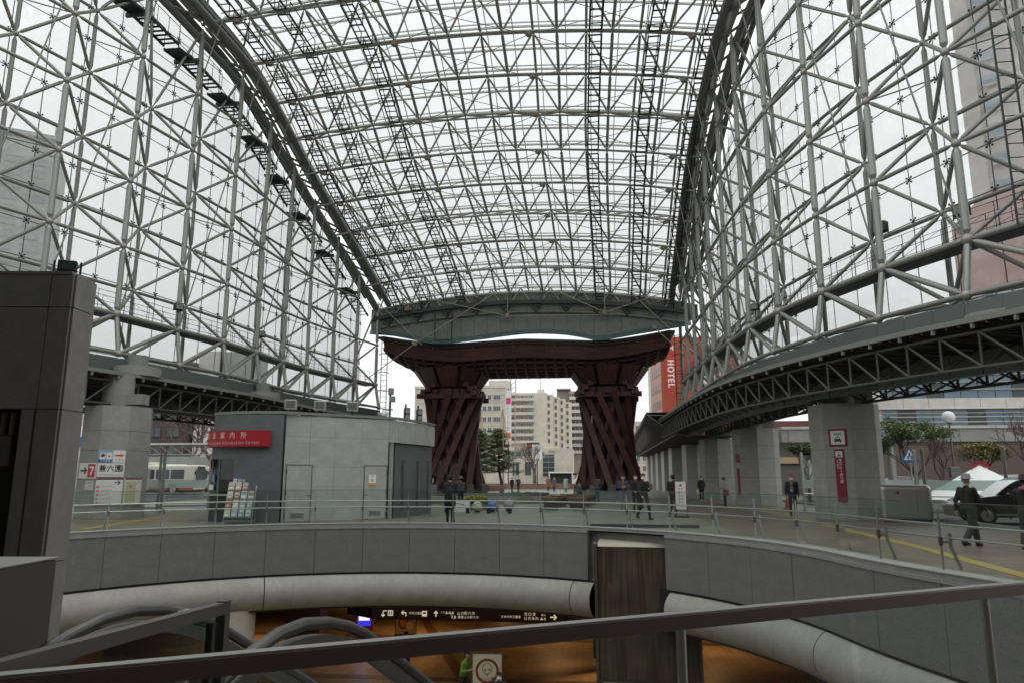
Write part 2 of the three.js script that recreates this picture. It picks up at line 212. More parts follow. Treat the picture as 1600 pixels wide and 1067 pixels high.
// ---------- the setting: plaza with a round well, hall below, roads ----------
const WX = -5.8, WZ = -15.3, WR = 11.2;                  // the well
const holePts = [];
for (let i = 0; i <= 120; i++) { const a = lerp(-0.42, PI + 0.62, i / 120); holePts.push([WX + (WR + swell(a)) * Math.cos(a), WZ - (WR + swell(a)) * Math.sin(a)]); }   // far side; the near side is cut by the landing's edge
holePts.push([-9.2, -2.6], [-1.75, -2.05], [2.6, -4.5]);
{
  const s = new THREE.Shape([[-700, 260], [700, 260], [700, -900], [-700, -900]].map(([x, z]) => new THREE.Vector2(x, -z)));
  s.holes.push(new THREE.Path(holePts.map(([x, z]) => new THREE.Vector2(x, -z))));
  struct('plaza_ground', uvm(new THREE.ShapeGeometry(s).rotateX(-PI / 2)), mPave);
  const c = new THREE.Shape([[-42, 6], [32, 6], [32, -60], [-42, -60]].map(([x, z]) => new THREE.Vector2(x, -z)));
  c.holes.push(new THREE.Path(holePts.map(([x, z]) => new THREE.Vector2(x, -z))));
  struct('basement_ceiling', uvm(new THREE.ShapeGeometry(c).rotateX(-PI / 2).translate(0, -2.75, 0)), mHallWall);
  struct('basement_floor', sheet([[-42, 6], [32, 6], [32, -60], [-42, -60]], -6), mHallFloor);
  for (const [x0, z0, x1, z1] of [[-42, -60, 32, -60.4], [-42.4, 6, -42, -60], [32, 6, 32.4, -60], [-42, 6.4, 32, 6]]) struct('basement_wall', uvm(box(Math.abs(x1 - x0), 5.98, Math.abs(z1 - z0), (x0 + x1) / 2, -3.01, (z0 + z1) / 2)), mHallWall);
  for (const [w, d, x, z, ry] of [[60, 0.5, -5, -36.5, 0], [0.5, 40, -9, -40, 0.35], [0.5, 40, 3.4, -40, -0.3], [60, 0.5, -5, -29.3, 0]]) struct('basement_floor_band', uvm(box(w, 0.008, d, x, -5.996, z, ry)), mHallBand);
  struct('paving_brown', sheet([[4.3, -23], [4.75, -22.4], [5.45, -20], [5.95, -17.5], [6.3, -14.6], [7.3, -12.2], [8.8, -9.6], [10, -6], [12.9, -6], [12.9, -60], [4.3, -60]], 0.004), mPaveBrown);
  struct('paving_brown', sheet([[-16.2, -22], [-15.2, -33], [-15.2, -42], [-28, -42], [-28, -12], [-17.4, -12], [-17.4, -18]], 0.004), mPaveBrown);
  struct('taxi_road', sheet([[13.2, 30], [60, 30], [60, -56], [13.2, -56]], 0.006), mAsphalt);
  struct('bus_road', sheet([[-30, 30], [-90, 30], [-90, -98], [-30, -98]], 0.006), mAsphalt);
  struct('avenue', sheet([[-300, -128], [300, -128], [300, -150], [-300, -150]], 0.006), mAsphalt);
  for (const [x0, z0, x1, z1] of [[13.0, -10, 13.2, -56], [-29.9, -10, -29.7, -98]]) struct('kerb', uvm(box(Math.abs(x1 - x0), 0.13, Math.abs(z1 - z0), (x0 + x1) / 2, 0.065, (z0 + z1) / 2)), mConcrete);
}
// tactile paving strips, tile by tile
{
  const t = thing('tactile_strip', 'yellow tactile paving strip curving past the taxi stand columns', 'tactile paving');
  const fx = table([12, 13.9, 15.8, 18.7, 22, 27.3, 33.3, 42, 60], [7.1, 7.27, 7.43, 7.71, 7.87, 8.1, 8.33, 8.33, 8.3]), g = uvm(box(0.3, 0.012, 0.298));
  for (let z = 11; z < 60; z += 0.305) { const x = fx(z), o = part('tile', g, mYellow, t); o.position.set(x, 0.01, -z); o.rotation.y = -Math.atan(fx(z + 0.2) - x) / 0.2 * 0.2; }
  const u = thing('tactile_strip', 'yellow tactile paving strip in front of the bus signboard column', 'tactile paving');
  for (let i = 0; i < 42; i++) { const o = part('tile', g, mYellow, u); o.position.set(-16.3 - i * 0.075, 0.01, -22.2 - i * 0.296); o.rotation.y = 0.25; }
  const w = thing('tactile_strip', 'yellow tactile paving branch leading towards the information booth', 'tactile paving');
  for (let i = 0; i < 24; i++) { const o = part('tile', g, mYellow, w); o.position.set(-22 + i * 0.302, 0.014, -26.9 + i * 0.012); }
}
// ---------- the rim of the well ----------
const AW = (x, z) => Math.atan2(-(z - WZ), x - WX);
const polar = (r, a, y) => V(WX + (r + swell(a)) * Math.cos(a), y, WZ - (r + swell(a)) * Math.sin(a));
{
  const rim = thing('well_rim', 'speckled grey granite rim wall round the sunken well', 'rim wall');
  const gap0 = AW(3.15, -24.2), gap1 = AW(0.0, -25.4), step = 0.148;   // an opening behind the water chute
  const run = (a0, a1) => { const n = Math.max(1, Math.round((a1 - a0) / step)), s = (a1 - a0) / n; for (let i = 0; i < n; i++) { part('granite_panel', sector(WR - 0.02 - rr(0, 0.006), WR + 0.16, a0 + i * s + 0.0006, a0 + (i + 1) * s - 0.0006, -1.68, -0.17, 3, WX, WZ), mGranite, rim); part('coping_stone', sector(WR - 0.05, WR + 0.42, a0 + i * s + 0.0005, a0 + (i + 1) * s - 0.0005, -0.166, -0.09, 3, WX, WZ), mGraniteCap, rim); } };
  run(-0.42, gap0); run(gap1, PI + 0.6);
  part('kerb', sector(WR + 0.02, WR + 0.5, -0.42, PI + 0.6, -0.085, 0.02, 80, WX, WZ), mConcrete, rim);
  part('backing_wall', sector(WR + 0.3, WR + 0.6, -0.42, PI + 0.6, -2.9, -0.16, 80, WX, WZ), mConcrete, rim);
  const ring = thing('white_ring_duct', 'smooth white rounded ring running below the granite rim', 'ring');
  const joints = [-0.42, AW(5.35, -17.9), gap0 - 0.01, gap1 - 0.02, gap1 + 0.05, AW(-11.45, -25.1), PI + 0.6];
  const prof = []; for (let i = 0; i <= 16; i++) { const t = lerp(-PI / 2, PI / 2, i / 16); prof.push([0.85 - 0.85 * Math.cos(t), -2.3 + 0.62 * Math.sin(t)]); }
  const bulge = (a0, a1) => {
    const n = 28, pos = [], idx = [], m = prof.length;
    for (let i = 0; i <= n; i++) for (const [dr, y] of prof) { const p = polar(WR - 0.32 + dr * 0.75, lerp(a0, a1, i / n), y); pos.push(p.x, p.y, p.z); }
    for (let i = 0; i < n; i++) for (let k = 0; k + 1 < m; k++) { const a = i * m + k; idx.push(a, a + 1, a + m, a + 1, a + m + 1, a + m); }
    const g = new THREE.BufferGeometry(); g.setAttribute('position', new THREE.Float32BufferAttribute(pos, 3)); g.setIndex(idx); g.computeVertexNormals();
    const uv = []; for (let i = 0; i <= n; i++) for (let k = 0; k < m; k++) uv.push(lerp(a0, a1, i / n) * WR, k * 0.12); g.setAttribute('uv', new THREE.Float32BufferAttribute(uv, 2)); return g;
  };
  for (let i = 0; i + 1 < joints.length; i++) if (i !== 2) part('ring_segment', bulge(joints[i] + 0.0014, joints[i + 1] - 0.0014), mTube, ring);
  part('joint_backing', sector(WR + 0.02, WR + 0.3, -0.42, PI + 0.6, -2.9, -1.7, 80, WX, WZ), mBlack, ring);
}
{ // glass railing on the far side of the well
  const rail = thing('glass_railing', 'curved glass railing with two steel handrails round the well', 'railing');
  const R = WR + 0.36, da = 0.1452, a0 = AW(-5.15, -26.9);
  const from = Math.ceil((-0.40 - a0) / da), to = Math.floor((PI + 0.5 - a0) / da);
  const postG = uvm(box(0.022, 1.06, 0.035, 0, 0.55, 0)), clampG = rbox(0.05, 0.16, 0.07, 0.01, 0, 0.52, 0), armG = fuse([beamG(V(0, 0.50, 0), V(0, 0.50, 0.16), 0.03, 0.05), beamG(V(0, 0.66, 0.16), V(0, 0.40, 0.16), 0.02, 0.06), beamG(V(0, 0.42, 0.16), V(0, 0.02, 0.30), 0.03, 0.05)]);
  for (let i = from; i <= to; i++) {
    const a = a0 + i * da, p = polar(R, a, 0), post = part('post', postG, mSteelDull, rail); post.position.copy(p); post.rotation.y = a - PI / 2 + PI;
    const k = part('clamp', clampG, mSteelDark, post); k.userData.label = undefined; delete k.userData.label;
    part('bracket', armG, mSteelDull, post);
    if (i < to) { const b = a + da; const g = quad(polar(R, a + 0.0015, 0.03), polar(R, b - 0.0015, 0.03), polar(R, b - 0.0015, 1.2), polar(R, a + 0.0015, 1.2)); part('glass_pane', g, mGlassRail, rail); part('glass_edge', sweep([polar(R, a, 1.205), polar(R, b, 1.205)], 0.022, 0.012), mSteelDark, rail); }
  }
  for (const y of [0.80, 0.57]) { const pts = []; for (let i = 0; i <= 70; i++) pts.push(polar(R + 0.15, lerp(-0.40, PI + 0.5, i / 70), y)); part('handrail', tubeG(pts, 0.021, 8, false, 140), mSteel, rail); }
}
{ // the water chute
  const t = thing('water_chute', 'rust stained water chute dropping from the rim into the well', 'water chute', [1.62, 0, -24.45], -0.06);
  const w = 2.95;
  const prof = []; for (let i = 0; i <= 8; i++) { const a = i / 8 * PI / 2; prof.push([0.25 * Math.sin(a) + 0.75, -0.62 + 0.25 * Math.cos(a)]); }
  const mk = (a, b, m, name) => { const g = fuse(a.slice(0, -1).map((p, i) => quad(V(-w / 2, p[1], p[0]), V(-w / 2, a[i + 1][1], a[i + 1][0]), V(w / 2, a[i + 1][1], a[i + 1][0]), V(w / 2, p[1], p[0])))); return part(name, g, m, t); };
  mk([[-0.6, -0.35], [0.75, -0.37], ...prof.slice(1, 6)], 0, M(0.42, 0.40, 0.32, 0.5, 0, { map: grimeTex }), 'spill_lip');
  const g = quad(V(-w / 2, -4.35, 1.0), V(w / 2, -4.35, 1.0), V(w / 2, -0.50, 1.0), V(-w / 2, -0.50, 1.0)); part('stained_face', g, M(0.30, 0.29, 0.26, 0.9, 0, { map: rustTex }), t);
  part('lower_face', quad(V(-w / 2 + 0.1, -6, 1.02), V(w / 2 - 0.1, -6, 1.02), V(w / 2 - 0.1, -4.42, 1.02), V(-w / 2 + 0.1, -4.42, 1.02)), M(0.45, 0.42, 0.28, 0.5, 0, { map: grimeTex }), t);
  part('backing', box(w, 5.4, 1.2, 0, -3.3, 0.38), mSteelDark, t);
  for (const s of [-1, 1]) part('side_plate', uvm(box(0.09, 5.6, 1.55, s * (w / 2 + 0.06), -3.2, 0.28)), mSteelDark, t);
  part('rear_beam', uvm(box(3.6, 0.25, 0.25, 0, 0.0 - 0.03, -0.95)), mSteelDark, t);
  for (let i = 0; i < 4; i++) part('gap_post', box(0.05, 0.28, 0.05, -1.1 + i * 0.72, -0.28, -0.75), mSteelDark, t);
  part('trough', uvm(box(3.3, 0.1, 1.2, 0, -0.5, -0.5)), mConcrete, t);
}

// ---------- the dome: two curtain walls, roof, edge beams ----------
const wallLeft = [[-17.5, 57], [-18.2, 54], [-18.95, 51], [-19.6, 47.7], [-19.95, 44.6], [-20.05, 41], [-20.3, 37.5], [-21.0, 34.1], [-21.76, 30.4], [-22.75, 26.9], [-24.0, 23.7], [-25.7, 20.7], [-27.8, 18]].map(([x, z]) => [x, -z]);
const wallRight = [[7.2, 58], [7.3, 55], [7.4, 51.8], [7.45, 48.4], [7.52, 44.8], [7.72, 40.8], [7.98, 36.75], [8.54, 33.2], [9.42, 29.8], [10.54, 26.5], [11.97, 23.4], [13.7, 20.5], [15.8, 17.8]].map(([x, z]) => [x, -z]);
const edgeH = table([17, 20, 23.8, 27, 30.5, 34.2, 37.5, 41, 44.8, 47.6, 51, 54, 58], [28.2, 28.0, 27.7, 27.4, 26.9, 26.2, 25.4, 24.3, 22.95, 21.7, 19.9, 18.0, 15.3]);
const xLeft = table([18, 20.7, 23.7, 26.9, 30.4, 34.1, 37.5, 41, 44.6, 47.7, 51, 54, 57.5], [-27.8, -25.7, -24, -22.75, -21.76, -21, -20.3, -20.05, -19.95, -19.6, -18.95, -18.2, -17.3]);
const xRight = table([17.8, 20.5, 23.4, 26.5, 29.8, 33.2, 36.75, 40.8, 44.8, 48.4, 51.8, 55, 58], [15.8, 13.7, 11.97, 10.54, 9.42, 8.54, 7.98, 7.72, 7.52, 7.45, 7.4, 7.3, 7.2]);
const LEVEL = (k) => 9.05 + 3.27 * k;
function limited(limit) { let n = 0; const rest = []; return { add(name, a, b, r, m, parent, geo) { if (n++ < limit) member(name, a, b, r, m, parent, geo); else rest.push(memberG(a, b, r, geo)); }, done(name, m, parent) { if (rest.length) part(name, fuse(rest), m, parent, 'stuff'); } }; }
function curtainWall(plan, side, label) {
  const t = thing('dome_wall', label, 'glass wall', [0, 0, 0], 0, 'double layer glass walls of the dome');
  const n = plan.length, out = plan.map((p, i) => { const a = plan[Math.max(0, i - 1)], b = plan[Math.min(n - 1, i + 1)], d = V(b[0] - a[0], 0, b[1] - a[1]).normalize(); const q = V(-d.z, 0, d.x); return q.x * side > 0 ? q : q.negate(); });
  const top = plan.map(([, z]) => edgeH(-z)), inner = (i, y) => V(plan[i][0], y, plan[i][1]), rows = (i) => Math.floor((top[i] - 0.9 - 9.05) / 3.27);
  const D = 1.15, mid = (i, y) => inner(i, y).lerp(inner(i + 1, y), 0.5).addScaledVector(out[i].clone().add(out[i + 1]).normalize(), D);
  const outTop = (i) => Math.min(rows(i), rows(i + 1));
  const webs = limited(300);
  for (let i = 0; i < n; i++) {
    const R = rows(i);
    for (let k = 0; k <= R; k++) {
      ball('node', inner(i, LEVEL(k)), k ? 0.15 : 0.2, mNode, t);
      if (k < R) member('post', inner(i, LEVEL(k)), inner(i, LEVEL(k + 1)), 0.13, mAluPost, t, unitPost);
      if (i + 1 < n && k <= rows(i + 1)) member('chord', inner(i, LEVEL(k)), inner(i + 1, LEVEL(k)), k ? 0.08 : 0.105, mAlu, t);
    }
    member('post', inner(i, LEVEL(R)), inner(i, top[i] - 0.2), 0.13, mAluPost, t, unitPost);
    const low = inner(i, 7.2).addScaledVector(out[i], -0.35);
    ball('node', low, 0.17, mNode, t);
    member('foot_strut', low, inner(i, LEVEL(0)), 0.11, mAluPost, t);
    if (i + 1 < n) {
      const low2 = inner(i + 1, 7.2).addScaledVector(out[i + 1], -0.35);
      member('chord', low, low2, 0.09, mAluDull, t, unitTube);
      webs.add('brace', low2, inner(i, LEVEL(0)), 0.10, mAlu, t);
      const m0 = mid(i, LEVEL(-0.5));
      webs.add('brace', m0, low, 0.07, mAluDull, t); webs.add('brace', m0, low2, 0.07, mAluDull, t);
      webs.add('brace', m0, inner(i, LEVEL(0)), 0.08, mAlu, t); webs.add('brace', m0, inner(i + 1, LEVEL(0)), 0.08, mAlu, t);
      for (let k = -1; k < outTop(i); k++) {
        const o = mid(i, LEVEL(k + 0.5));
        ball('outer_node', o, 0.13, mNode, t);
        if (k < outTop(i) - 1) member('outer_post', o, mid(i, LEVEL(k + 1.5)), 0.095, mAluDull, t);
        if (i + 2 < n && k < outTop(i + 1)) member('outer_chord', o, mid(i + 1, LEVEL(k + 0.5)), 0.075, mAluDull, t);
        if (k >= 0) for (const [a, b] of [[0, 0], [1, 0], [0, 1], [1, 1]]) webs.add('brace', o, inner(i + a, LEVEL(k + b)), 0.075, mAlu, t);
      }
      const topNode = mid(i, LEVEL(outTop(i) - 0.5)), e = inner(i, top[i] - 0.2), e2 = inner(i + 1, top[i + 1] - 0.2);
      webs.add('brace', topNode, e, 0.07, mAlu, t); webs.add('brace', topNode, e2, 0.07, mAlu, t);
    }
  }
  webs.done('far_braces', mAlu, t);
  // glazing with its seams and spider fittings, outside the truss
  const G = 1.62, gp = []; for (let i = 0; i < n; i++) { gp.push([V(plan[i][0], 0, plan[i][1]).addScaledVector(out[i], G), top[i] + 0.7]); if (i + 1 < n) { const o = out[i].clone().add(out[i + 1]).normalize(); gp.push([V((plan[i][0] + plan[i + 1][0]) / 2, 0, (plan[i][1] + plan[i + 1][1]) / 2).addScaledVector(o, G), (top[i] + top[i + 1]) / 2 + 0.7]); } }
  const seams = [], spiders = [], y0 = LEVEL(-0.5) + 0.3, at = (j, y) => gp[j][0].clone().setY(y);
  for (let j = 0; j + 1 < gp.length; j++) {
    for (let k = 0; ; k++) {
      const a = y0 + k * 1.635, H1 = Math.min(a + 1.635, gp[j][1]), H2 = Math.min(a + 1.635, gp[j + 1][1]);
      if (a > Math.min(gp[j][1], gp[j + 1][1]) - 0.1) break;
      part('glass_pane', quad(at(j, a), at(j + 1, a), at(j + 1, H2), at(j, H1)), mGlassWall, t);
      seams.push(sweep([at(j, a), at(j + 1, a)], 0.02, 0.036));
      if (k > 0 && -gp[j][0].z > 20) { const c = at(j, a), d = gp[j + 1][0].clone().sub(gp[j][0]).setY(0).normalize(); for (const s of [-1, 1]) spiders.push(sweep([c.clone().addScaledVector(d, -0.1).add(V(0, -0.1 * s, 0)), c.clone().addScaledVector(d, 0.1).add(V(0, 0.1 * s, 0))], 0.028, 0.028)); for (const [u, v] of [[-1, -1], [1, -1], [1, 1], [-1, 1]]) spiders.push(box(0.055, 0.055, 0.055, 0, 0, 0).translate(c.x + d.x * 0.1 * u, c.y + 0.1 * v, c.z + d.z * 0.1 * u)); }
    }
    seams.push(sweep([at(j, y0), at(j, gp[j][1])], 0.036, 0.02, V(out[0].x, 0, out[0].z)));
    const b0 = gp[j][0].clone(), b1 = gp[j + 1][0].clone(), c0 = out[Math.floor(j / 2)];
    part('skirt_pane', quad(b0.clone().addScaledVector(c0, -1.35).setY(6.95), b1.clone().addScaledVector(c0, -1.35).setY(6.95), at(j + 1, y0 - 0.02), at(j, y0 - 0.02)), mGlassSkirt, t);
  }
  part('glazing_seams', fuse(seams), mSeal, t, 'stuff'); part('spider_fittings', fuse(spiders), mDark, t, 'stuff');
  const pins = [];
  for (let i = 1; i + 1 < n; i++) for (let k = 0; k <= rows(i); k++) { if (k % 2 === 0) pins.push(memberG(inner(i, LEVEL(k)), at(2 * i + 1, y0 + (2 * k + 1) * 1.635), 0.03, unitRod)); if (k < outTop(i)) pins.push(memberG(mid(i, LEVEL(k + 0.5)), at(2 * i + 1, y0 + (2 * k + 2) * 1.635), 0.03, unitRod)); }
  part('glass_pins', fuse(pins), mAluDull, t, 'stuff');
  // long tie rods from the roof edge down to the foot of the next post
  for (let i = 2; i + 1 < n - 1; i++) { const a = inner(i, edgeH(-plan[i][1]) + 0.2).addScaledVector(out[i], -1.3), b = inner(i + 1, LEVEL(0)).addScaledVector(out[i + 1], -0.1); member('tie_rod', a, b, 0.035, mCable, t, unitRod); }
  return { inner, out, top, n, mid, rows };
}
const wl = curtainWall(wallLeft, -1, 'tall curved glass wall on a grey tube truss, on the information booth side');
const wr = curtainWall(wallRight, 1, 'tall curved glass wall on a grey tube truss, on the taxi stand side');

const arcZ = [58.8, 57, 54.9, 52.7, 50.3, 47.8, 45.2, 42.6, 39.9, 37, 34, 30.9, 27.8], arcH = [14.75, 16.23, 17.71, 19.27, 20.46, 21.82, 23.07, 24.39, 25.47, 26.41, 27.18, 27.8, 28.3];
const ridge = table([...arcZ].reverse(), [...arcH].reverse().map((h) => h + 0.22));
const roofP = (k, u, up = 0) => {                        // k along the arches (may be between two), u 0..1 across
  const i = clamp(Math.floor(k), 0, arcZ.length - 2), z = lerp(arcZ[i], arcZ[i + 1], k - i), xl = xLeft(Math.min(z, 57.3)) + 0.05, xr = xRight(z) - 0.1, x = lerp(xl, xr, u), s = u * 2 - 1;
  const slope = (ridge(z - 0.3) - ridge(z + 0.3)) / 0.6, L = Math.hypot(1, slope), c = 0.16 * s;   // lift along the surface's normal
  return V(x + up * c, ridge(z) - 1.15 * s * s + up / L, -z - up * slope / L);
};
{
  const t = thing('dome_roof', 'arched glass roof on a grey double layer tube truss', 'glass roof');
  const NK = arcZ.length, NJ = 9, webs = limited(300);
  for (let k = 0; k < NK; k++) for (let j = 0; j <= NJ; j++) {
    const p = roofP(k, j / NJ); ball('node', p, 0.11, mNode, t);
    if (j < NJ) member('arch_chord', p, roofP(k, (j + 1) / NJ), 0.075, mRoof, t, unitTube);
    if (k + 1 < NK) {
      member('long_chord', p, roofP(k + 1, j / NJ), 0.095, mRoof, t);
      if (j < NJ) {
        const o = roofP(k + 0.5, (j + 0.5) / NJ, 1.75); ball('outer_node', o, 0.1, mNode, t);
        if (j + 1 < NJ) member('outer_arch_chord', o, roofP(k + 0.5, (j + 1.5) / NJ, 1.75), 0.07, mRoof, t, unitTube);
        if (k + 2 < NK) member('outer_long_chord', o, roofP(k + 1.5, (j + 0.5) / NJ, 1.75), 0.085, mRoof, t);
        for (const [a, b] of [[0, 0], [0, 1], [1, 0], [1, 1]]) webs.add('brace', roofP(k + a, (j + b) / NJ), o, 0.065, mRoof, t);
      }
    }
  }
  webs.done('far_braces', mRoof, t);
  for (let k2 = 0; k2 <= 2 * (NK - 1); k2++) { const k = k2 / 2, pts = []; for (let j = 0; j <= 18; j++) pts.push(roofP(k, j / 18, 2.3)); part('purlin', sweep(pts, 0.085, 0.12), mPurlin, t); const q = pts.map((p, j) => roofP(Math.max(0, k + 0.09), j / 18, 2.3)); part('purlin', sweep(q, 0.05, 0.07), mPurlin, t); }
  for (let j = 0; j <= 2 * NJ; j++) { const pts = []; for (let k = 0; k < NK; k++) pts.push(roofP(k, (j / 2 + (j < 2 * NJ ? 0.1 : 0)) / NJ, 2.36)); part('glazing_bar', sweep(pts, 0.055, 0.1), mPurlin, t); }
  const stubs = []; for (let k = 0; k + 1 < NK; k++) for (let j = 0; j < NJ; j++) stubs.push(rodG(roofP(k + 0.5, (j + 0.5) / NJ, 1.75), roofP(k + 0.5, (j + 0.5) / NJ, 2.3), 0.04, 5)); part('purlin_stubs', fuse(stubs), mRoof, t, 'stuff');
  for (let k2 = 0; k2 < 2 * (NK - 1); k2++) for (let j = 0; j < NJ; j++) { const a = k2 / 2 + 0.001, b = k2 / 2 + 0.499, u = (j + 0.001) / NJ, v = (j + 0.999) / NJ; part('glass_pane', quad(roofP(a, u, 2.44), roofP(a, v, 2.44), roofP(b, v, 2.44), roofP(b, u, 2.44)), mGlassRoof, t); }
  // hanging hubs with crossing cables below the inner layer
  const hubG = toCreasedNormals(new THREE.CylinderGeometry(0.24, 0.17, 0.14, 8)), hj = [0.6, 3, 5.5, 8.4];
  for (let k = 0; k < NK; k++) hj.forEach((j, n) => {
    const p = roofP(k, j / NJ, -0.32), h = part('cable_hub', hubG, mHub, t); h.position.copy(p);
    if (n + 1 < hj.length) { const q = hj[n + 1]; if (k + 1 < NK) { member('cable', p, roofP(k + 1, q / NJ, -0.32), 0.022, mCable, t, unitRod); member('cable', roofP(k + 1, j / NJ, -0.32), roofP(k, q / NJ, -0.32), 0.022, mCable, t, unitRod); } }
  });
}
function edgeBeam(side, label) {
  const t = thing('roof_edge_beam', label, 'roof truss', [0, 0, 0], 0, 'dark roof edge trusses');
  const X = side < 0 ? xLeft : xRight, P = (z, dx, dy) => V(X(z) + side * dx, edgeH(z) + dy, -z), line = (dx, dy) => { const a = []; for (let z = 57.2; z > 20; z -= 1.9) a.push(P(z, dx, dy)); return a; };
  part('main_tube', tubeG(line(-0.75, -0.15), 0.23, 12), mEdge, t); part('main_tube', tubeG(line(0.2, -0.75), 0.2, 12), mEdge, t); part('main_tube', tubeG(line(-0.1, 1.15), 0.23, 12), mEdge, t); part('main_tube', tubeG(line(1.3, 0.6), 0.17, 10), mEdge, t);
  for (let z = 56.4, i = 0; z > 22; z -= 1.9, i++) { const c = z - 1.9; for (const [a, b] of [[P(z, -0.75, -0.15), P(c, -0.1, 1.15)], [P(z, -0.75, -0.15), P(c, 0.2, -0.75)], [P(z, 0.2, -0.75), P(c, 1.3, 0.6)], [P(z, -0.1, 1.15), P(c, 1.3, 0.6)]]) member('lacing', i % 2 ? a : V(b.x, a.y + (b.y - a.y), b.z), i % 2 ? b : a, 0.075, mEdge, t, unitTube); }
  part('gutter_plate', fuse([sweep(line(0.75, 0.35), 0.5, 0.06)]), mEdge, t); part('main_tube', tubeG(line(-0.5, 0.55), 0.15, 10), mEdge, t); part('web_plate', sweep(line(-0.1, 0.5), 0.08, 0.75), mEdge, t);
}
edgeBeam(-1, 'dark tube truss along the roof edge above the information booth side');
edgeBeam(1, 'dark tube truss along the roof edge above the taxi stand side');

// stairs and ladders for maintenance
function catwalk(f, label, kMax = 11) {
  const t = thing('roof_ladder', label, 'ladder', [0, 0, 0], 0, 'dark maintenance ladders hung under the roof');
  const rungs = []; 
  for (let k = 0; k < kMax; k++) {
    const A = f(k + 0.06), B = f(k + 0.94), r = V(0.34, 0, 0), hb = V(0, 0.75, 0);
    for (const s of [-1, 1]) { member('rail', A.clone().addScaledVector(r, s), B.clone().addScaledVector(r, s), 0.05, mDark, t, unitRod); member('guard_rail', A.clone().addScaledVector(r, s).add(hb), B.clone().addScaledVector(r, s).add(hb), 0.03, mDark, t, unitRod); }
    for (let i = 0; i <= 6; i++) { const p = A.clone().lerp(B, i / 6); rungs.push(rodG(p.clone().sub(r), p.clone().add(r), i % 3 ? 0.032 : 0.05, 5)); if (i % 3 === 0) for (const s of [-1, 1]) rungs.push(rodG(p.clone().addScaledVector(r, s), p.clone().addScaledVector(r, s).add(hb), 0.03, 5)); }
  }
  part('rungs', fuse(rungs), mDark, t, 'stuff');
}
const LX = [[-17.2, 'leftmost dark ladder under the roof, close to the edge truss on the booth side'], [-14.9, 'dark ladder under the roof, second from the edge truss on the booth side'], [-11.7, 'dark ladder under the roof, third from the edge truss on the booth side'], [0.56, 'dark ladder hung straight down the middle right of the roof'], [3.6, 'dark ladder under the roof, second from the edge truss on the taxi side'], [6.4, 'rightmost dark ladder under the roof, close to the edge truss on the taxi side']];
for (const [x, label] of LX) catwalk((k) => { const i = clamp(Math.floor(k), 0, 11), z = lerp(arcZ[i], arcZ[i + 1], k - i), xl = xLeft(Math.min(z, 57.3)) + 0.55, xr = xRight(z) - 0.45, sc = (x + 5.8) / (6.9 + 18.9 - 0) * 2 * 12.9 / 12.9, u = clamp(0.5 + (x + 5.85) / 26.2, 0.02, 0.99); return roofP(k, u, -0.2); }, label);
{
  const t = thing('edge_stair', 'dark stepped maintenance stair below the roof edge on the booth side', 'stair');
  const P = (z, dy) => V(xLeft(z) - 0.75, edgeH(z) - 2.1 + dy, -z), treads = [], guards = [];
  for (let z = 56; z > 27; z -= 3.3) {
    const A = P(z, 0), B = P(z - 2.3, 0), C = P(z - 3.3, 0).setY(B.y);
    for (const s of [-0.42, 0.42]) { const d = V(s, 0, 0); part('stringer', sweep([A.clone().add(d), B.clone().add(d)], 0.07, 0.16), mDarkGreen, t); part('stringer', sweep([B.clone().add(d), C.clone().add(d)], 0.07, 0.16), mDarkGreen, t); guards.push(rodG(A.clone().add(d).add(V(0, 1, 0)), B.clone().add(d).add(V(0, 1, 0)), 0.02, 5), rodG(B.clone().add(d).add(V(0, 1, 0)), C.clone().add(d).add(V(0, 1, 0)), 0.02, 5)); for (let i = 0; i <= 3; i++) { const p = A.clone().lerp(B, i / 3).add(d); guards.push(rodG(p, p.clone().add(V(0, 1, 0)), 0.017, 5)); } }
    for (let i = 0; i < 8; i++) { const p = A.clone().lerp(B, (i + 0.5) / 8); treads.push(box(0.8, 0.03, 0.14, p.x, p.y, p.z)); }
    part('landing', box(0.8, 0.05, C.distanceTo(B), (B.x + C.x) / 2, B.y, (B.z + C.z) / 2), mDarkGreen, t);
    part('hanger_beam', sweep([B.clone().add(V(-0.6, -0.15, 0)), B.clone().add(V(0.8, -0.15, 0))], 0.14, 0.22), mDarkGreen, t);
  }
  part('treads', fuse(treads), mDarkGreen, t, 'stuff'); part('guard_rails', fuse(guards), mDark, t, 'stuff');
}
function walkway(w, side, label) {
  const t = thing('wall_walkway', label, 'walkway', [0, 0, 0], 0, 'dark walkways at the foot of the glass walls');
  const rails = [];
  for (let i = 0; i + 1 < w.n; i++) {
    const a = w.inner(i, 9.0).addScaledVector(w.out[i], 0.55), b = w.inner(i + 1, 9.0).addScaledVector(w.out[i + 1], 0.55);
    part('grating', sweep([a, b], 0.8, 0.06), mDark, t);
    for (const s of [-0.42, 0.42]) { const A = a.clone().addScaledVector(w.out[i], s), B = b.clone().addScaledVector(w.out[i + 1], s); for (const y of [0.55, 1.05]) rails.push(rodG(A.clone().setY(9 + y), B.clone().setY(9 + y), 0.014, 4)); for (let k = 0; k < 4; k++) { const p = A.clone().lerp(B, k / 4); rails.push(rodG(p, p.clone().setY(10.05), 0.014, 4)); } rails.push(rodG(A.clone().setY(9), B.clone().setY(10.05), 0.008, 4)); }
  }
  part('guard_rails', fuse(rails), mDark, t, 'stuff');
}
walkway(wl, -1, 'dark grating walkway with thin rails at the foot of the wall beside the booth'); walkway(wr, 1, 'dark grating walkway with thin rails at the foot of the wall by the taxi stand');
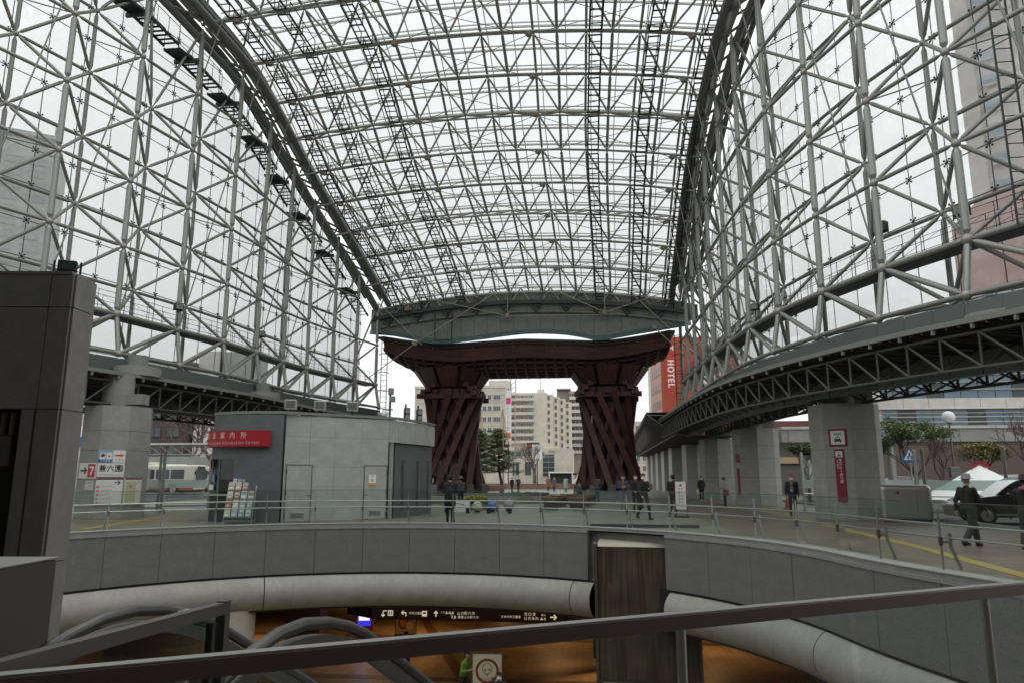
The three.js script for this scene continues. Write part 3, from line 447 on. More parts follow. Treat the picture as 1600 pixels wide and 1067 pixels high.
{ // caged ladder on the taxi side wall, near the photographer; two caged ladders at the gate ends of the walls
  const ladder = (x, z, y0, y1, cage, label) => { const t = thing('wall_ladder', label, 'ladder', [x, 0, z], 0); for (const s of [-0.25, 0.25]) member('rail', V(s, y0, 0), V(s, y1, 0), 0.035, mDark, t, unitRod); const g = []; for (let y = y0 + 0.3; y < y1; y += 0.45) g.push(rodG(V(-0.25, y, 0), V(0.25, y, 0), 0.018, 5)); part('rungs', fuse(g), mDark, t, 'stuff'); if (cage) for (let y = y0 + 0.6; y < y1; y += 1.5) { const q = []; for (let i = 0; i <= 8; i++) { const a = PI + i / 8 * PI; q.push(V(0.36 * Math.cos(a) * 1.1, y, -0.75 * Math.sin(a) * -1)); } part('cage_hoop', polyTube(q.map((p) => V(p.x, p.y, Math.abs(p.z))), 0.03, 5), mDark, t); } };
  ladder(12.9, -21.9, 9, 24, false, 'tall dark ladder fixed to the glass wall by the taxi stand');
  ladder(-17.0, -57.6, 6.5, 13, true, 'caged ladder at the gate end of the wall beyond the booth');
  ladder(6.9, -57.6, 6.0, 13, true, 'caged ladder at the gate end of the wall by the red hotel');
}
// ---------- grey end beam over the gate ----------
{
  const t = thing('end_beam', 'grey panelled end beam of the dome above the gate', 'beam');
  const W = table([-18.6, -16, -12.5, -9, -5, -1.5, 0.6, 3.5, 7.8], [13.3, 13.05, 12.35, 12.6, 13.0, 12.8, 12.35, 12.75, 13.4]), top = (x) => 16.6 - 1.15 * Math.pow((x + 5.2) / 12.7, 2), Z = -57.5;
  for (let x = -18.2; x < 7.5; x += 1.09) { const a = x + 0.012, b = Math.min(x + 1.078, 7.7), s = new THREE.Shape([[a, W(a) + 0.45], [(a + b) / 2, W((a + b) / 2) + 0.45], [b, W(b) + 0.45], [b, top(b)], [a, top(a)]].map(([p, q]) => new THREE.Vector2(p, q))); part('panel', uvm(new THREE.ExtrudeGeometry(s, { depth: 0.08, bevelEnabled: false }).translate(0, 0, Z)), mPanelGrey, t); part('green_glass', quad(V(x, W(x) - 0.02, Z + 0.5), V(x + 1.09, W(x + 1.09) - 0.02, Z + 0.5), V(x + 1.09, W(x + 1.09) + 0.45, Z + 0.1), V(x, W(x) + 0.45, Z + 0.1)), mGlassTeal, t); }
  const line = (dy, dz) => { const a = []; for (let x = -18; x <= 7.5; x += 1.5) a.push(V(x, top(x) + dy, Z + dz)); return a; };
  part('pipe_rail', tubeG(line(-1.75, 0.35), 0.075, 8), mPanelGrey, t); part('gutter', sweep(line(-0.95, 0.5), 0.3, 0.3), mDarkGreen, t); part('backing_beam', sweep(line(-0.9, -0.4), 0.6, 1.6), mConcrete, t); { const g = []; for (let x = -18.2; x < 7.6; x += 1.03) g.push(quad(V(x, W(x) + 0.47, Z - 0.02), V(x + 1.03, W(x + 1.03) + 0.47, Z - 0.02), V(x + 1.03, top(x + 1.03) - 0.05, Z - 0.02), V(x, top(x) - 0.05, Z - 0.02))); part('backing_sheet', fuse(g), mSeal, t); }
  for (let x = -16.6; x < 7; x += 2.45) { const y = top(x); for (const s of [-1, 1]) { part('bracket', fuse([beamG(V(x + s * 0.5, y - 1.05, Z + 0.5), V(x, y - 1.8, Z + 0.42), 0.1, 0.1)]), mDark, t); member('stay', V(x + s * 1.2, y + 0.2, Z + 0.5), V(x + s * 0.5, y - 0.9, Z + 0.5), 0.06, mRoof, t, unitTube); } part('bracket_eye', cyl(0.17, 0.17, 0.12, 0, -0.06, 0, 12).rotateX(PI / 2).translate(x, y - 1.25, Z + 0.42), mDark, t); }
  for (const [a, b] of [[[-17.4, 15.8], [-13.6, 12.2]], [[-14.2, 12.3], [-7.8, 16.2]], [[-13.6, 16.1], [-6.6, 14.4]], [[-6.6, 14.4], [2.6, 14.3]], [[-6.6, 14.4], [-6.6, 16.3]], [[1.2, 14.5], [1.2, 16.3]], [[1.2, 14.5], [6.6, 16.2]], [[3.2, 16.1], [6.2, 13.1]], [[-2.5, 16.3], [1.2, 14.5]], [[-14.2, 12.3], [-18.2, 9.4]], [[5.0, 13.2], [7.6, 10.6]]]) member('cable', V(a[0], a[1], Z + 1.0), V(b[0], b[1], Z + 1.0), 0.04, mHub, t, unitRod);
  for (const [x, y] of [[-14.2, 12.3], [-6.6, 14.4], [1.2, 14.5], [5.0, 13.2], [-14.9, 15.2]]) { const h = part('cable_hub', new THREE.CylinderGeometry(0.26, 0.18, 0.3, 8), mHub, t); h.position.set(x, y, Z + 1.0); }
  part('service_gate', polyTube([V(-12.6, 14.9, Z + 0.75), V(-12.6, 12.6, Z + 0.75), V(-11.2, 12.6, Z + 0.75), V(-11.2, 14.9, Z + 0.75)], 0.06, 5), mDarkGreen, t);
}

// ---------- ring canopies at the foot of the walls ----------
const COLH = [0, 0.45, 1.65, 2.75, 3.55, 4.6];
function canopy(w, side, label) {
  const t = thing('ring_canopy', label, 'canopy', [0, 0, 0], 0, 'canopies at the foot of the dome walls');
  const dense = []; for (let i = 0; i + 1 < w.n; i++) for (let k = 0; k < 3; k++) { const f = k / 3; dense.push([w.inner(i, 0).lerp(w.inner(i + 1, 0), f), w.out[i].clone().lerp(w.out[i + 1], f).normalize()]); }
  dense.push([w.inner(w.n - 1, 0), w.out[w.n - 1]]);
  const L = (d, y) => dense.map(([p, o]) => p.clone().addScaledVector(o, d).setY(y));
  const a = L(-2.0, 6.0), c = L(4.6, 6.0);
  for (let i = 0; i + 1 < a.length; i++) { part('deck_plate', fuse([quad(a[i], a[i + 1], c[i + 1], c[i]), quad(a[i].clone().setY(6.09), a[i + 1].clone().setY(6.09), c[i + 1].clone().setY(6.09), c[i].clone().setY(6.09))]), mDeck, t); }
  part('lip', sweep(L(-2.02, 6.04), 0.1, 0.16), mPanelGrey, t);
  const f0 = L(-0.42, 6.98), f1 = L(-0.68, 6.12);
  for (let i = 0; i + 1 < f0.length; i++) { const s = f0[i + 1].clone().sub(f0[i]).normalize().multiplyScalar(0.012), p0 = f0[i].clone().add(s), p1 = f0[i + 1].clone().sub(s), q0 = f1[i].clone().add(s), q1 = f1[i + 1].clone().sub(s); part('gutter_panel', quad(q0, q1, p1, p0), mFascia, t); }
  part('gutter_backing', fuse(f0.slice(0, -1).map((p, i) => quad(f1[i].clone().add(V(0, -0.05, 0)), f1[i + 1].clone().add(V(0, -0.05, 0)), f0[i + 1].clone().add(V(0, -0.05, 0)), p.clone().add(V(0, -0.05, 0))))), mSeal, t);
  const lampG = rbox(0.1, 0.16, 0.1, 0.015);
  for (let i = 1; i < a.length; i++) { const o = part('lip_box', lampG, mPanelGrey, t); o.position.copy(a[i]).y = 5.88; }
  const truss = (d, y0, y1, r, m, zig) => { const T = L(d, y1), B = L(d, y0); part('truss_chord', polyTube(T, r * 1.3, 6), m, t); part('truss_chord', polyTube(B, r * 1.3, 6), m, t); for (let i = 0; i < T.length; i++) { if (zig) member('truss_post', B[i], T[i], r, m, t, unitTube); if (i + 1 < T.length) member('truss_brace', B[i + 1], T[i], r, m, t, unitTube); } };
  truss(-1.75, 4.72, 5.72, 0.042, mCanopy, true); truss(1.6, 4.6, 5.75, 0.045, mCanopy, true);
  const rods = []; const lt = L(-1.75, 5.72), lb = L(-1.75, 4.72), gt = L(0.15, 5.65), gb = L(0.15, 4.85), ot = L(1.6, 5.75), ob = L(1.6, 4.6), et = L(4.4, 5.85);
  for (let i = 0; i < lt.length; i++) { rods.push(rodG(lb[i], gt[i], 0.035, 5), rodG(lt[i], gb[i], 0.035, 5), rodG(lt[i], et[i], 0.05, 5), rodG(gb[i], ot[i], 0.035, 5), rodG(ob[i], et[i], 0.04, 5)); if (i + 1 < lt.length) rods.push(rodG(lt[i], gt[i + 1], 0.03, 5), rodG(gt[i], ob[i + 1], 0.035, 5), rodG(ot[i], et[i + 1], 0.035, 5)); }
  part('cross_lacing', fuse(rods), mCanopy, t, 'stuff');
  const gl = L(0.15, 5.12), half = 3;
  for (let i = 0; i + 1 < gl.length; i++) { const s = gl[i + 1].clone().sub(gl[i]).normalize().multiplyScalar(0.01); part('girder_segment', sweep([gl[i].clone().add(s), gl[i + 1].clone().sub(s)], 0.34, 0.72), mFascia, t); }
  const ribs = []; for (let i = 0; i + 1 < a.length; i++) for (let k = 0; k < 3; k++) ribs.push(beamG(a[i].clone().lerp(a[i + 1], k / 3).setY(5.94), c[i].clone().lerp(c[i + 1], k / 3).setY(5.94), 0.06, 0.1)); part('deck_ribs', fuse(ribs), mDeck, t, 'stuff');
  part('deck_edge', sweep(L(4.62, 5.95), 0.12, 0.3), mPanelGrey, t);
}
canopy(wl, -1, 'low curved canopy with lattice trusses behind the information booth'); canopy(wr, 1, 'low curved canopy with lattice trusses over the taxi stand columns');

function column(x, z, label, turn = 97.9 * PI / 180, rho = 1.38) {
  const t = thing('octagonal_column', label, 'column', [x, 0, z], 0, 'grey octagonal columns under the canopies');
  for (let f = 0; f < 8; f++) {
    const a = turn + f * PI / 4, b = a + PI / 4, A = V(Math.cos(a) * rho, 0, Math.sin(a) * rho), B = V(Math.cos(b) * rho, 0, Math.sin(b) * rho), d = B.clone().sub(A).normalize().multiplyScalar(0.006);
    for (let k = 0; k < 5; k++) { const p = A.clone().add(d), q = B.clone().sub(d), mid = p.clone().add(q).multiplyScalar(0.5), n = mid.clone().setY(0).normalize(); part('cladding_panel', uvm(box(p.distanceTo(q), COLH[k + 1] - COLH[k] - 0.012, 0.03).rotateY(-Math.atan2(d.z, d.x)).translate(mid.x - n.x * 0.015, (COLH[k] + COLH[k + 1]) / 2 + 0.002, mid.z - n.z * 0.015)), mColumn, t); }
  }
  part('core', new THREE.CylinderGeometry(rho - 0.06, rho - 0.06, 4.58, 8).rotateY(-turn + PI / 2).translate(0, 2.29, 0), mSeal, t);
  part('stub', uvm(new THREE.CylinderGeometry(0.62, 0.62, 1.45, 20).translate(-0.15, 5.3, 0)), mConcrete, t);
  part('stub_bracket', uvm(box(1.9, 0.45, 0.5, 0.2, 4.95, 0)), mConcrete, t);
  return t;
}
const taxiCol = column(10.45, -31.6, 'broad grey octagonal column carrying the red taxi signs');
column(10.1, -46.8, 'grey octagonal column next beyond the taxi sign column'); column(9.75, -58.9, 'grey octagonal column third from the taxi sign, beside the person in black'); column(9.6, -69, 'narrow looking grey column fourth from the taxi sign, under the folded canopy');
column(15.6, -25.2, 'grey octagonal column cut off by the right edge of the photo');
const busCol = column(-20.35, -29.3, 'broad grey octagonal column carrying the bus stop signs', 37.2 * PI / 180);
column(-19.8, -45.5, 'grey octagonal column hidden behind the information booth');
for (const [x, z, s] of [[10.0, -31.6, 1], [-20.9, -30.4, -1], [8.9, -44.8, 1], [-19.7, -40.5, -1], [12.9, -23, 1], [-25.5, -21, -1]]) { const t = thing('wall_bearing', `round grey bearing block under the ${s > 0 ? 'taxi side' : 'booth side'} wall ${Math.abs(z + 31) < 1.5 ? 'above the signed column' : z > -25 ? 'nearest the photographer' : 'farther towards the gate'}`, 'bearing', [x - s * 0.45, 0, z]); part('disc', uvm(cyl(1.0, 1.0, 0.42, 0, 6.1, 0, 28)), mConcrete, t); part('drum', uvm(cyl(0.42, 0.42, 0.55, 0, 6.52, 0, 20)), mPanelGrey, t); }

// wall piers and folded canopy beyond, along the walk to the street
[[8.75, -79], [8.75, -87.6], [8.75, -95.8], [8.75, -104], [8.75, -112]].forEach(([x, z], i) => single('wall_pier', `flat pale pier under the folded canopy, ${['first', 'second', 'third', 'fourth', 'last'][i]} beyond the octagonal columns`, 'pier', uvm(rbox(1.2, 4.7, 3.4, 0.03, x, 2.35, z)), mColumn, null, 0, 'pale piers along the walk'));
{
  const t = thing('folded_canopy', 'dark folded metal canopy at the gate end of the taxi stand walk', 'canopy');
  const z0 = -57.2, z1 = -116, prof = [[4.3, 6.3], [6.2, 4.95], [9.2, 4.75], [12, 5.6], [12, 6.5], [4.6, 6.55]];
  part('roof_sheet', sweep([V(4.3, 6.5, z0), V(5.6, 6.5, z1)], 0.12, 0.28), mDeck, t);
  part('top_sheet', quad(V(4.3, 6.62, z0), V(5.6, 6.62, z1), V(12, 6.62, z1), V(12, 6.62, z0)), mDeck, t);
  part('soffit', fuse([quad(V(4.3, 6.3, z0), V(5.6, 6.3, z1), V(6.9, 4.95, z1), V(6.4, 4.95, z0)), quad(V(6.4, 4.95, z0), V(6.9, 4.95, z1), V(11, 4.78, z1), V(11, 4.78, z0))]), mDeck, t);
  for (let z = z0 - 0.3; z > z1; z -= 0.75) { const u = (z - z0) / (z1 - z0), e = lerp(4.3, 5.6, u), f = lerp(6.4, 6.9, u); part('soffit_rib', fuse([beamG(V(e, 6.25, z), V(f, 4.9, z), 0.1, 0.09), beamG(V(f, 4.9, z), V(10.8, 4.72, z), 0.1, 0.09)]), mSteelDark, t); }
  part('edge_trim', polyTube([V(6.4, 4.9, z0), V(6.9, 4.9, z1)], 0.06, 6), mPanelGrey, t);
  for (const [a, b] of [[[4.3, 6.4], [6.4, 4.9]], [[6.4, 4.9], [7.0, 6.2]], [[7.0, 6.2], [8.3, 4.85]], [[8.3, 4.85], [9, 6.1]], [[6.4, 4.9], [10, 4.8]], [[4.3, 6.4], [10, 6.2]]]) member('end_brace', V(a[0], a[1], z0 + 0.05), V(b[0], b[1], z0 + 0.05), 0.05, mAluDull, t, unitTube);
}
// ---------- the drum gate ----------
{
  const cx = -5.42, zc = -62, zf = -58, zb = -66, t = thing('drum_gate', 'dark red timber gate on two twisted drum columns with a sweeping roof', 'gate');
  const U = (x) => Math.abs(x - cx) / 11.75, bot = table([0, 0.25, 0.5, 0.78, 1], [11.38, 11.28, 11.12, 11.5, 12.1]), topf = table([0, 0.3, 0.55, 0.8, 1], [12.7, 12.55, 12.43, 12.75, 13.15]), low = table([0, 0.33, 0.7, 0.85, 1], [10.13, 10.15, 10.25, 10.75, 11.75]);
  const xs = []; for (let i = 0; i <= 28; i++) xs.push(cx - 11.75 + i * 23.5 / 28);
  const S = (x, z, dy = 0) => { const v = Math.abs(z - zc) / 4, e = v * v * (0.55 + 0.45 * v); return V(x, lerp(low(U(x)), bot(U(x)), e) + dy, z); };
  const zs = []; for (let i = 0; i <= 12; i++) zs.push(lerp(zf - 0.1, zb + 0.1, i / 12));
  const skin = (f, nx = 28, nz = 12) => { const g = []; for (let i = 0; i < nx; i++) for (let k = 0; k < nz; k++) g.push(quad(f(i, k), f(i + 1, k), f(i + 1, k + 1), f(i, k + 1))); return fuse(g); };
  part('soffit_board', skin((i, k) => S(xs[i], zs[k], 0.5)), mWood, t);
  for (let i = 0; i <= 28; i++) part('cross_rib', uvm(sweep(zs.map((z) => S(xs[i], z, 0.1)), 0.2, 0.2)), mWood, t);
  for (let k = 0; k <= 12; k++) part('long_rib', uvm(sweep(xs.map((x) => S(x, zs[k], 0.115)), 0.18, 0.18)), mWood, t);
  for (const [z, s] of [[zf, 1], [zb, -1]]) {
    for (let p = 0; p < 7; p++) { const a = p * 4; const pts = xs.slice(a, a + 5); const g = []; for (let i = 0; i + 1 < pts.length; i++) { const x0 = pts[i] + (i ? 0 : 0.008), x1 = pts[i + 1] - (i + 2 === pts.length ? 0.008 : 0), b0 = bot(U(x0)) - 0.1, b1 = bot(U(x1)) - 0.1, t0 = topf(U(x0)) - 0.3, t1 = topf(U(x1)) - 0.3; g.push(quad(V(x0, b0, z), V(x1, b1, z), V(x1, t1, z + s * 0.18), V(x0, t0, z + s * 0.18)), quad(V(x0, b0, z), V(x1, b1, z), V(x1, b1, z - s * 0.25), V(x0, b0, z - s * 0.25))); } { const f = uvm(fuse(g)), q = f.attributes.uv; for (let i = 0; i < q.count; i++) q.setXY(i, q.getY(i), q.getX(i) * 0.3); part('fascia_board', f, mWoods[(p * 3) % 4], t); }; }
    part('eaves_beam', uvm(sweep(xs.map((x) => V(x, topf(U(x)) - 0.26, z + s * 0.22)), 0.3, 0.16)), mWood, t);
    part('roof_edge', sweep(xs.map((x) => V(x, topf(U(x)) - 0.08, z + s * 0.3)), 0.5, 0.2), mGateRoof, t);
    for (let i = 1; i < 28; i += 4) { const o = part('eaves_stud', new THREE.SphereGeometry(0.06, 8, 6), mPanelGrey, t); o.position.set(xs[i], topf(U(xs[i])) - 0.42, z + s * 0.24); }
  }
  for (const s of [-1, 1]) { const x = cx + s * 11.75; part('end_fascia', uvm(fuse(zs.slice(0, -1).map((z, k) => quad(S(x, z, -0.1), S(x, zs[k + 1], -0.1), V(x + s * 0.1, topf(1) - 0.25, zs[k + 1]), V(x + s * 0.1, topf(1) - 0.25, z))))), mWood, t); part('roof_edge', sweep([V(x + s * 0.2, topf(1) - 0.08, zf + 0.4), V(x + s * 0.2, topf(1) - 0.08, zb - 0.4)], 0.4, 0.2), mGateRoof, t); }
  part('roof_sheet', skin((i, k) => V(xs[i], topf(U(xs[i])) + 0.02 + 0.35 * (1 - Math.pow((k - 6) / 6, 2)), lerp(zf + 0.4, zb - 0.4, k / 12))), mGateRoof, t);
  for (const [lx, sg] of [[-11.95, 1], [1.35, -1]]) {
    const rb = 2.68, rt = 2.42, y0 = 0.75, y1 = 8.55, ring = (r, a, y) => V(lx + r * Math.cos(a), y, zc + r * Math.sin(a)), tw = 1.42;
    for (let i = 0; i < 12; i++) { const a = i / 12 * 2 * PI + 0.15; part('twisted_beam', uvm(beamG(ring(rb, a + sg * tw / 2, y0), ring(rt, a - sg * tw / 2, y1), 0.48, 0.44)), mWoods[i % 4], t); }
    for (let i = 0; i < 10; i++) { const a = i / 10 * 2 * PI; part('counter_beam', uvm(beamG(ring(rb * 0.84, a - sg * tw / 2, y0), ring(rt * 0.82, a + sg * tw / 2, y1), 0.36, 0.34)), mWoods[(i * 3 + 1) % 4], t); }
    for (let i = 0; i < 6; i++) { const a = i / 6 * 2 * PI + 0.3; part('inner_post', uvm(beamG(ring(1.0, a, 0.5), ring(1.0, a, 9.4), 0.75, 0.6)), mWood, t); }
    for (let i = 0; i < 12; i++) { const a = i / 12 * 2 * PI + 0.15 + sg * tw / 2, o = part('beam_shoe', uvm(rbox(0.62, 0.7, 0.62, 0.04)), mSteelDark, t); o.position.copy(ring(rb, a, 0.72)); o.rotation.y = -a; }
    for (const [y, off, ext, n] of [[8.4, 2.15, 2.75, 2], [8.8, 1.8, 2.5, 2], [9.2, 1.4, 2.2, 2]]) for (let k = 0; k < n; k++) for (const d of [-1, 1]) { part('bracket_beam', uvm(k ? box(0.42, 0.4, ext * 2, lx + d * off, y + 0.18, zc) : box(ext * 2, 0.4, 0.42, lx, y, zc + d * off)), mWood, t); }
    for (let i = 0; i < 12; i++) { const a = i / 12 * 2 * PI, o = part('bracket_block', uvm(rbox(0.5, 0.55, 0.6, 0.03)), mWoods[(i * 3 + 2) % 4], t); o.position.copy(ring(2.4, a, 8.72)); o.rotation.y = -a; }
    for (let i = 0; i < 10; i++) { const a = (i + 0.5) / 10 * 2 * PI, h = 0.265, T = (r, d, y) => ring(r / Math.cos(d), a + d, y); const g = []; for (const [r0, r1] of [[2.35, 3.45], [2.2, 3.3]]) g.push(quad(T(r0, -h, 9.2), T(r0, h, 9.2), T(r1, h, 10.75), T(r1, -h, 10.75))); for (const s of [-1, 1]) g.push(quad(T(2.35, s * h, 9.2), T(2.2, s * h, 9.2), T(3.3, s * h, 10.75), T(3.45, s * h, 10.75))); g.push(quad(T(2.35, -h, 9.2), T(2.35, h, 9.2), T(2.2, h, 9.2), T(2.2, -h, 9.2))); part('capital_board', uvm(fuse(g)), mWoods[(i * 3) % 4], t); }
    part('capital_core', new THREE.CylinderGeometry(2.9, 1.9, 1.6, 10).translate(lx, 9.98, zc), mWood, t);
    part('stone_plinth', uvm(new THREE.CylinderGeometry(3.0, 3.15, 0.55, 32).translate(lx, 0.275, zc)), mGranite, t);
  }
}

// ---------- information booth ----------
{
  const t = thing('information_booth', 'curved information booth with dark grey and pale grey walls', 'booth');
  const dark = [[-15.0, -28.4], [-14.95, -27.7], [-14.7, -27.1], [-14.25, -26.75], [-13.5, -26.5], [-12.7, -26.43], [-11.7, -26.6]], pale = [[-11.7, -26.75], [-10.95, -27.35], [-10.2, -28.05], [-9.35, -28.8], [-8.45, -29.55]], side = [[-8.3, -30.0], [-7.95, -31.4], [-7.7, -32.8], [-7.6, -33.9]];
  const wallG = (p, q, y0, y1, th = 0.1) => { const g = 0.003, A = V(p[0], 0, p[1]), B = V(q[0], 0, q[1]), d = B.clone().sub(A).normalize(); return uvm(sweep([A.addScaledVector(d, g).setY((y0 + y1) / 2), B.addScaledVector(d, -g).setY((y0 + y1) / 2)], th, y1 - y0)); };
  const curveOf = (p, n = 26) => new THREE.CatmullRomCurve3(p.map(([x, z]) => V(x, 0, z)), false, 'centripetal').getPoints(n);
  part('dark_wall', uvm(sweep(curveOf(dark).map((p) => p.setY(3.2)), 0.12, 1.7)), mBoothDark, t); part('dark_wall', uvm(sweep(curveOf(dark.slice(4)).map((p) => p.setY(1.175)), 0.12, 2.35)), mBoothDark, t); part('dark_wall', wallG(dark[0], dark[1], 0, 2.35, 0.12), mBoothDark, t);
  for (let i = 0; i + 1 < pale.length; i++) for (const [y0, y1] of [[0, 1.3], [1.3, 2.05], [2.05, 3.2], [3.2, 4.0]]) part('wall_panel', wallG(pale[i], pale[i + 1], y0 + 0.003, y1 - 0.003), mBooth, t);
  for (let i = 0; i + 1 < side.length; i++) { part('dark_wall', wallG(side[i], side[i + 1], 0, 3.05, 0.1), mBoothDark, t); part('fascia_panel', wallG([side[i][0] + 0.12, side[i][1]], [side[i + 1][0] + 0.12, side[i + 1][1]], 3.08, 4.0), mBooth, t); }
  part('fascia_panel', wallG(pale[4], [side[0][0] + 0.12, side[0][1]], 3.08, 4.0), mBooth, t); part('corner_trim', uvm(box(0.14, 3.1, 0.14, -8.36, 1.55, -29.78)), mBooth, t);
  const outline = [...dark, ...pale.slice(1), [-8.1, -30], [-7.8, -31.4], [-7.5, -32.8], [-7.4, -34], [-10, -35.5], [-14, -34], [-15.2, -31]];
  part('roof_slab', prism(outline.map(([x, z]) => [x * 0.985 - 0.17, (z + 30) * 0.96 - 30.1]), 3.7, 3.85), mConcrete, t);
  part('parapet', sweep([...dark, ...pale.slice(1), [-8.18, -30], [-7.83, -31.4], [-7.58, -32.8], [-7.48, -33.9]].map(([x, z]) => V(x, 4.09, z)), 0.2, 0.1), mPanelGrey, t);
  part('rear_wall', uvm(sweep([[-7.6, -33.9], [-10, -35.4], [-14, -33.9], [-15.1, -31], [-15.0, -28.4]].map(([x, z]) => V(x, 2, z)), 0.1, 3.9)), mBoothDark, t);
  const onWall = (A, B, f, y, w, h, th, m, name, parent = t, out = 0.06) => { const p = V(lerp(A[0], B[0], f), y, lerp(A[1], B[1], f)), ry = -Math.atan2(B[1] - A[1], B[0] - A[0]), n = V(-(B[1] - A[1]), 0, B[0] - A[0]).normalize(); if (n.z < 0) n.negate(); p.addScaledVector(n, out); const o = part(name, m.map?.isCanvasTexture ? box(w, h, th) : uvm(box(w, h, th)), m, parent); o.position.copy(p); o.rotation.y = ry; return o; };
  const door = (A, B, f, hx, label) => { const d = onWall(A, B, f, 1.06, 0.95, 2.08, 0.03, mBooth, 'door', t, 0.055); const fr = []; fr.push(box(0.03, 2.12, 0.05, -0.49, 0, 0), box(0.03, 2.12, 0.05, 0.49, 0, 0), box(1.01, 0.03, 0.05, 0, 1.06, 0)); part('door_frame', fuse(fr), mSeal, d); part('handle', fuse([rbox(0.13, 0.025, 0.03, 0.008, hx, -0.06, 0.045), rbox(0.05, 0.11, 0.02, 0.008, hx + Math.sign(hx) * 0.05, -0.06, 0.025)]), mSteelDull, d); const v = part('vent', box(0.55, 0.2, 0.012, 0, -0.82, 0.02), mBooth, d); for (let k = 0; k < 4; k++) part('louvre', box(0.5, 0.012, 0.02, 0, -0.89 + k * 0.045, 0.03), mSeal, v.parent); for (const y of [-0.85, 0.0, 0.8]) part('hinge', box(0.025, 0.16, 0.03, -Math.sign(hx) * 0.485, y, 0.03), mDark, d); return d; };
  door(pale[0], pale[1], 0.62, 0.38); const d2 = door(pale[3], pale[4], 0.55, -0.4);
  const notice = onWall(pale[3], pale[4], 0.42, 1.55, 0.3, 0.42, 0.006, canvasMat(128, 180, (x, w, h) => { x.fillStyle = '#e8e8e4'; x.fillRect(0, 0, w, h); tinyLine(x, 20, 12, 5, 16, '#555'); tinyLine(x, 30, 36, 4, 14, '#777'); x.strokeStyle = '#b02020'; x.lineWidth = 6; x.beginPath(); x.arc(64, 98, 26, 0, 7); x.moveTo(46, 80); x.lineTo(82, 116); x.stroke(); x.fillStyle = '#222'; x.fillRect(58, 82, 10, 30); x.fillStyle = '#e0b81c'; x.fillRect(0, 140, w, 40); tinyLine(x, 18, 150, 6, 14, '#333'); }), 'notice', t, 0.09);
  for (let i = 0; i < 3; i++) { const w = onWall(side[i], side[i + 1], 0.45, 1.35, 0.17, 2.0, 0.02, mWindow, 'slit_window', t, 0.055); part('window_frame', fuse([box(0.03, 2.06, 0.05, -0.1, 0, 0), box(0.03, 2.06, 0.05, 0.1, 0, 0), box(0.23, 0.03, 0.05, 0, 1.03, 0), box(0.23, 0.03, 0.05, 0, -1.03, 0)]), mBoothDark, w); }
  // the counter window on the curved corner
  const A = V(-14.95, 0, -27.7), B = V(-13.5, 0, -26.5), wp = [A, V(-14.7, 0, -27.1), V(-14.25, 0, -26.75), B];
  part('counter_ledge', uvm(sweep(wp.map((p) => p.clone().setY(1.0)), 0.5, 0.06)), mSteelDull, t); part('counter_base', uvm(sweep(wp.map((p) => p.clone().setY(0.48)), 0.1, 0.96)), mDark, t);
  for (let i = 0; i + 1 < wp.length; i++) part('window_pane', quad(wp[i].clone().setY(1.04), wp[i + 1].clone().setY(1.04), wp[i + 1].clone().setY(2.35), wp[i].clone().setY(2.35)), mGlassClear, t);
  for (const p of wp) part('window_post', box(0.07, 2.35, 0.07, p.x, 1.17, p.z), mBoothDark, t);
  part('interior_screen', uvm(box(1.9, 3.4, 0.08, -13.9, 1.7, -29.3, 0.5)), M(0.5, 0.42, 0.26, 0.8), t); part('interior_shelf', uvm(box(1.2, 1.2, 0.4, -13.9, 1.0, -28.6, 0.5)), mSteelDark, t);
  onWall(dark[1], dark[2], 0.6, 2.17, 0.7, 0.34, 0.02, canvasMat(256, 128, (x, w, h) => { x.fillStyle = '#cfd2c4'; x.fillRect(0, 0, w, h); x.fillStyle = '#8c8f84'; x.font = 'bold 44px sans-serif'; x.fillText('infosta', 60, 80); }), 'hanging_notice', t, 0.1);
  for (const [f, y, w, h, c] of [[0.35, 1.62, 0.16, 0.3, '#3a78b8'], [0.1, 1.28, 0.4, 0.2, '#c8c8c4']]) onWall(dark[2], dark[3], f, y, w, h, 0.01, canvasMat(64, 96, (x, W, H) => { x.fillStyle = c; x.fillRect(0, 0, W, H); x.fillStyle = '#eef'; for (let k = 0; k < 5; k++) x.fillRect(10, 14 + k * 15, 30 + (k * 17) % 16, 5); }), 'window_notice', t, 0.05);
  for (const [f, c, w] of [[0.12, '#d8d4d0', 0.14], [0.35, '#2f86c8', 0.16], [0.55, '#8d9aa4', 0.1]]) onWall(dark[4], dark[5], f, 1.52, w, w * 1.25, 0.008, canvasMat(64, 80, (x, W, H) => { x.fillStyle = c; x.fillRect(0, 0, W, H); x.fillStyle = '#fff'; x.fillRect(12, 14, 40, 26); x.fillStyle = '#346'; x.fillRect(18, 20, 28, 14); }), 'sticker', t, 0.08);
  // curved red sign on the dark wall
  const sg = thing('booth_sign', 'curved dark red sign with white lettering on the information booth', 'sign');
  const arcPts = [[-15.1, -27.75], [-14.85, -27.0], [-14.35, -26.58], [-13.55, -26.3], [-12.85, -26.22], [-12.1, -26.33]], cum = [0]; for (let i = 1; i < arcPts.length; i++) cum.push(cum[i - 1] + Math.hypot(arcPts[i][0] - arcPts[i - 1][0], arcPts[i][1] - arcPts[i - 1][1]));
  part('sign_body', sweep(arcPts.map(([x, z]) => V(x, 3.1, z)), 0.16, 0.6), mRed, sg);
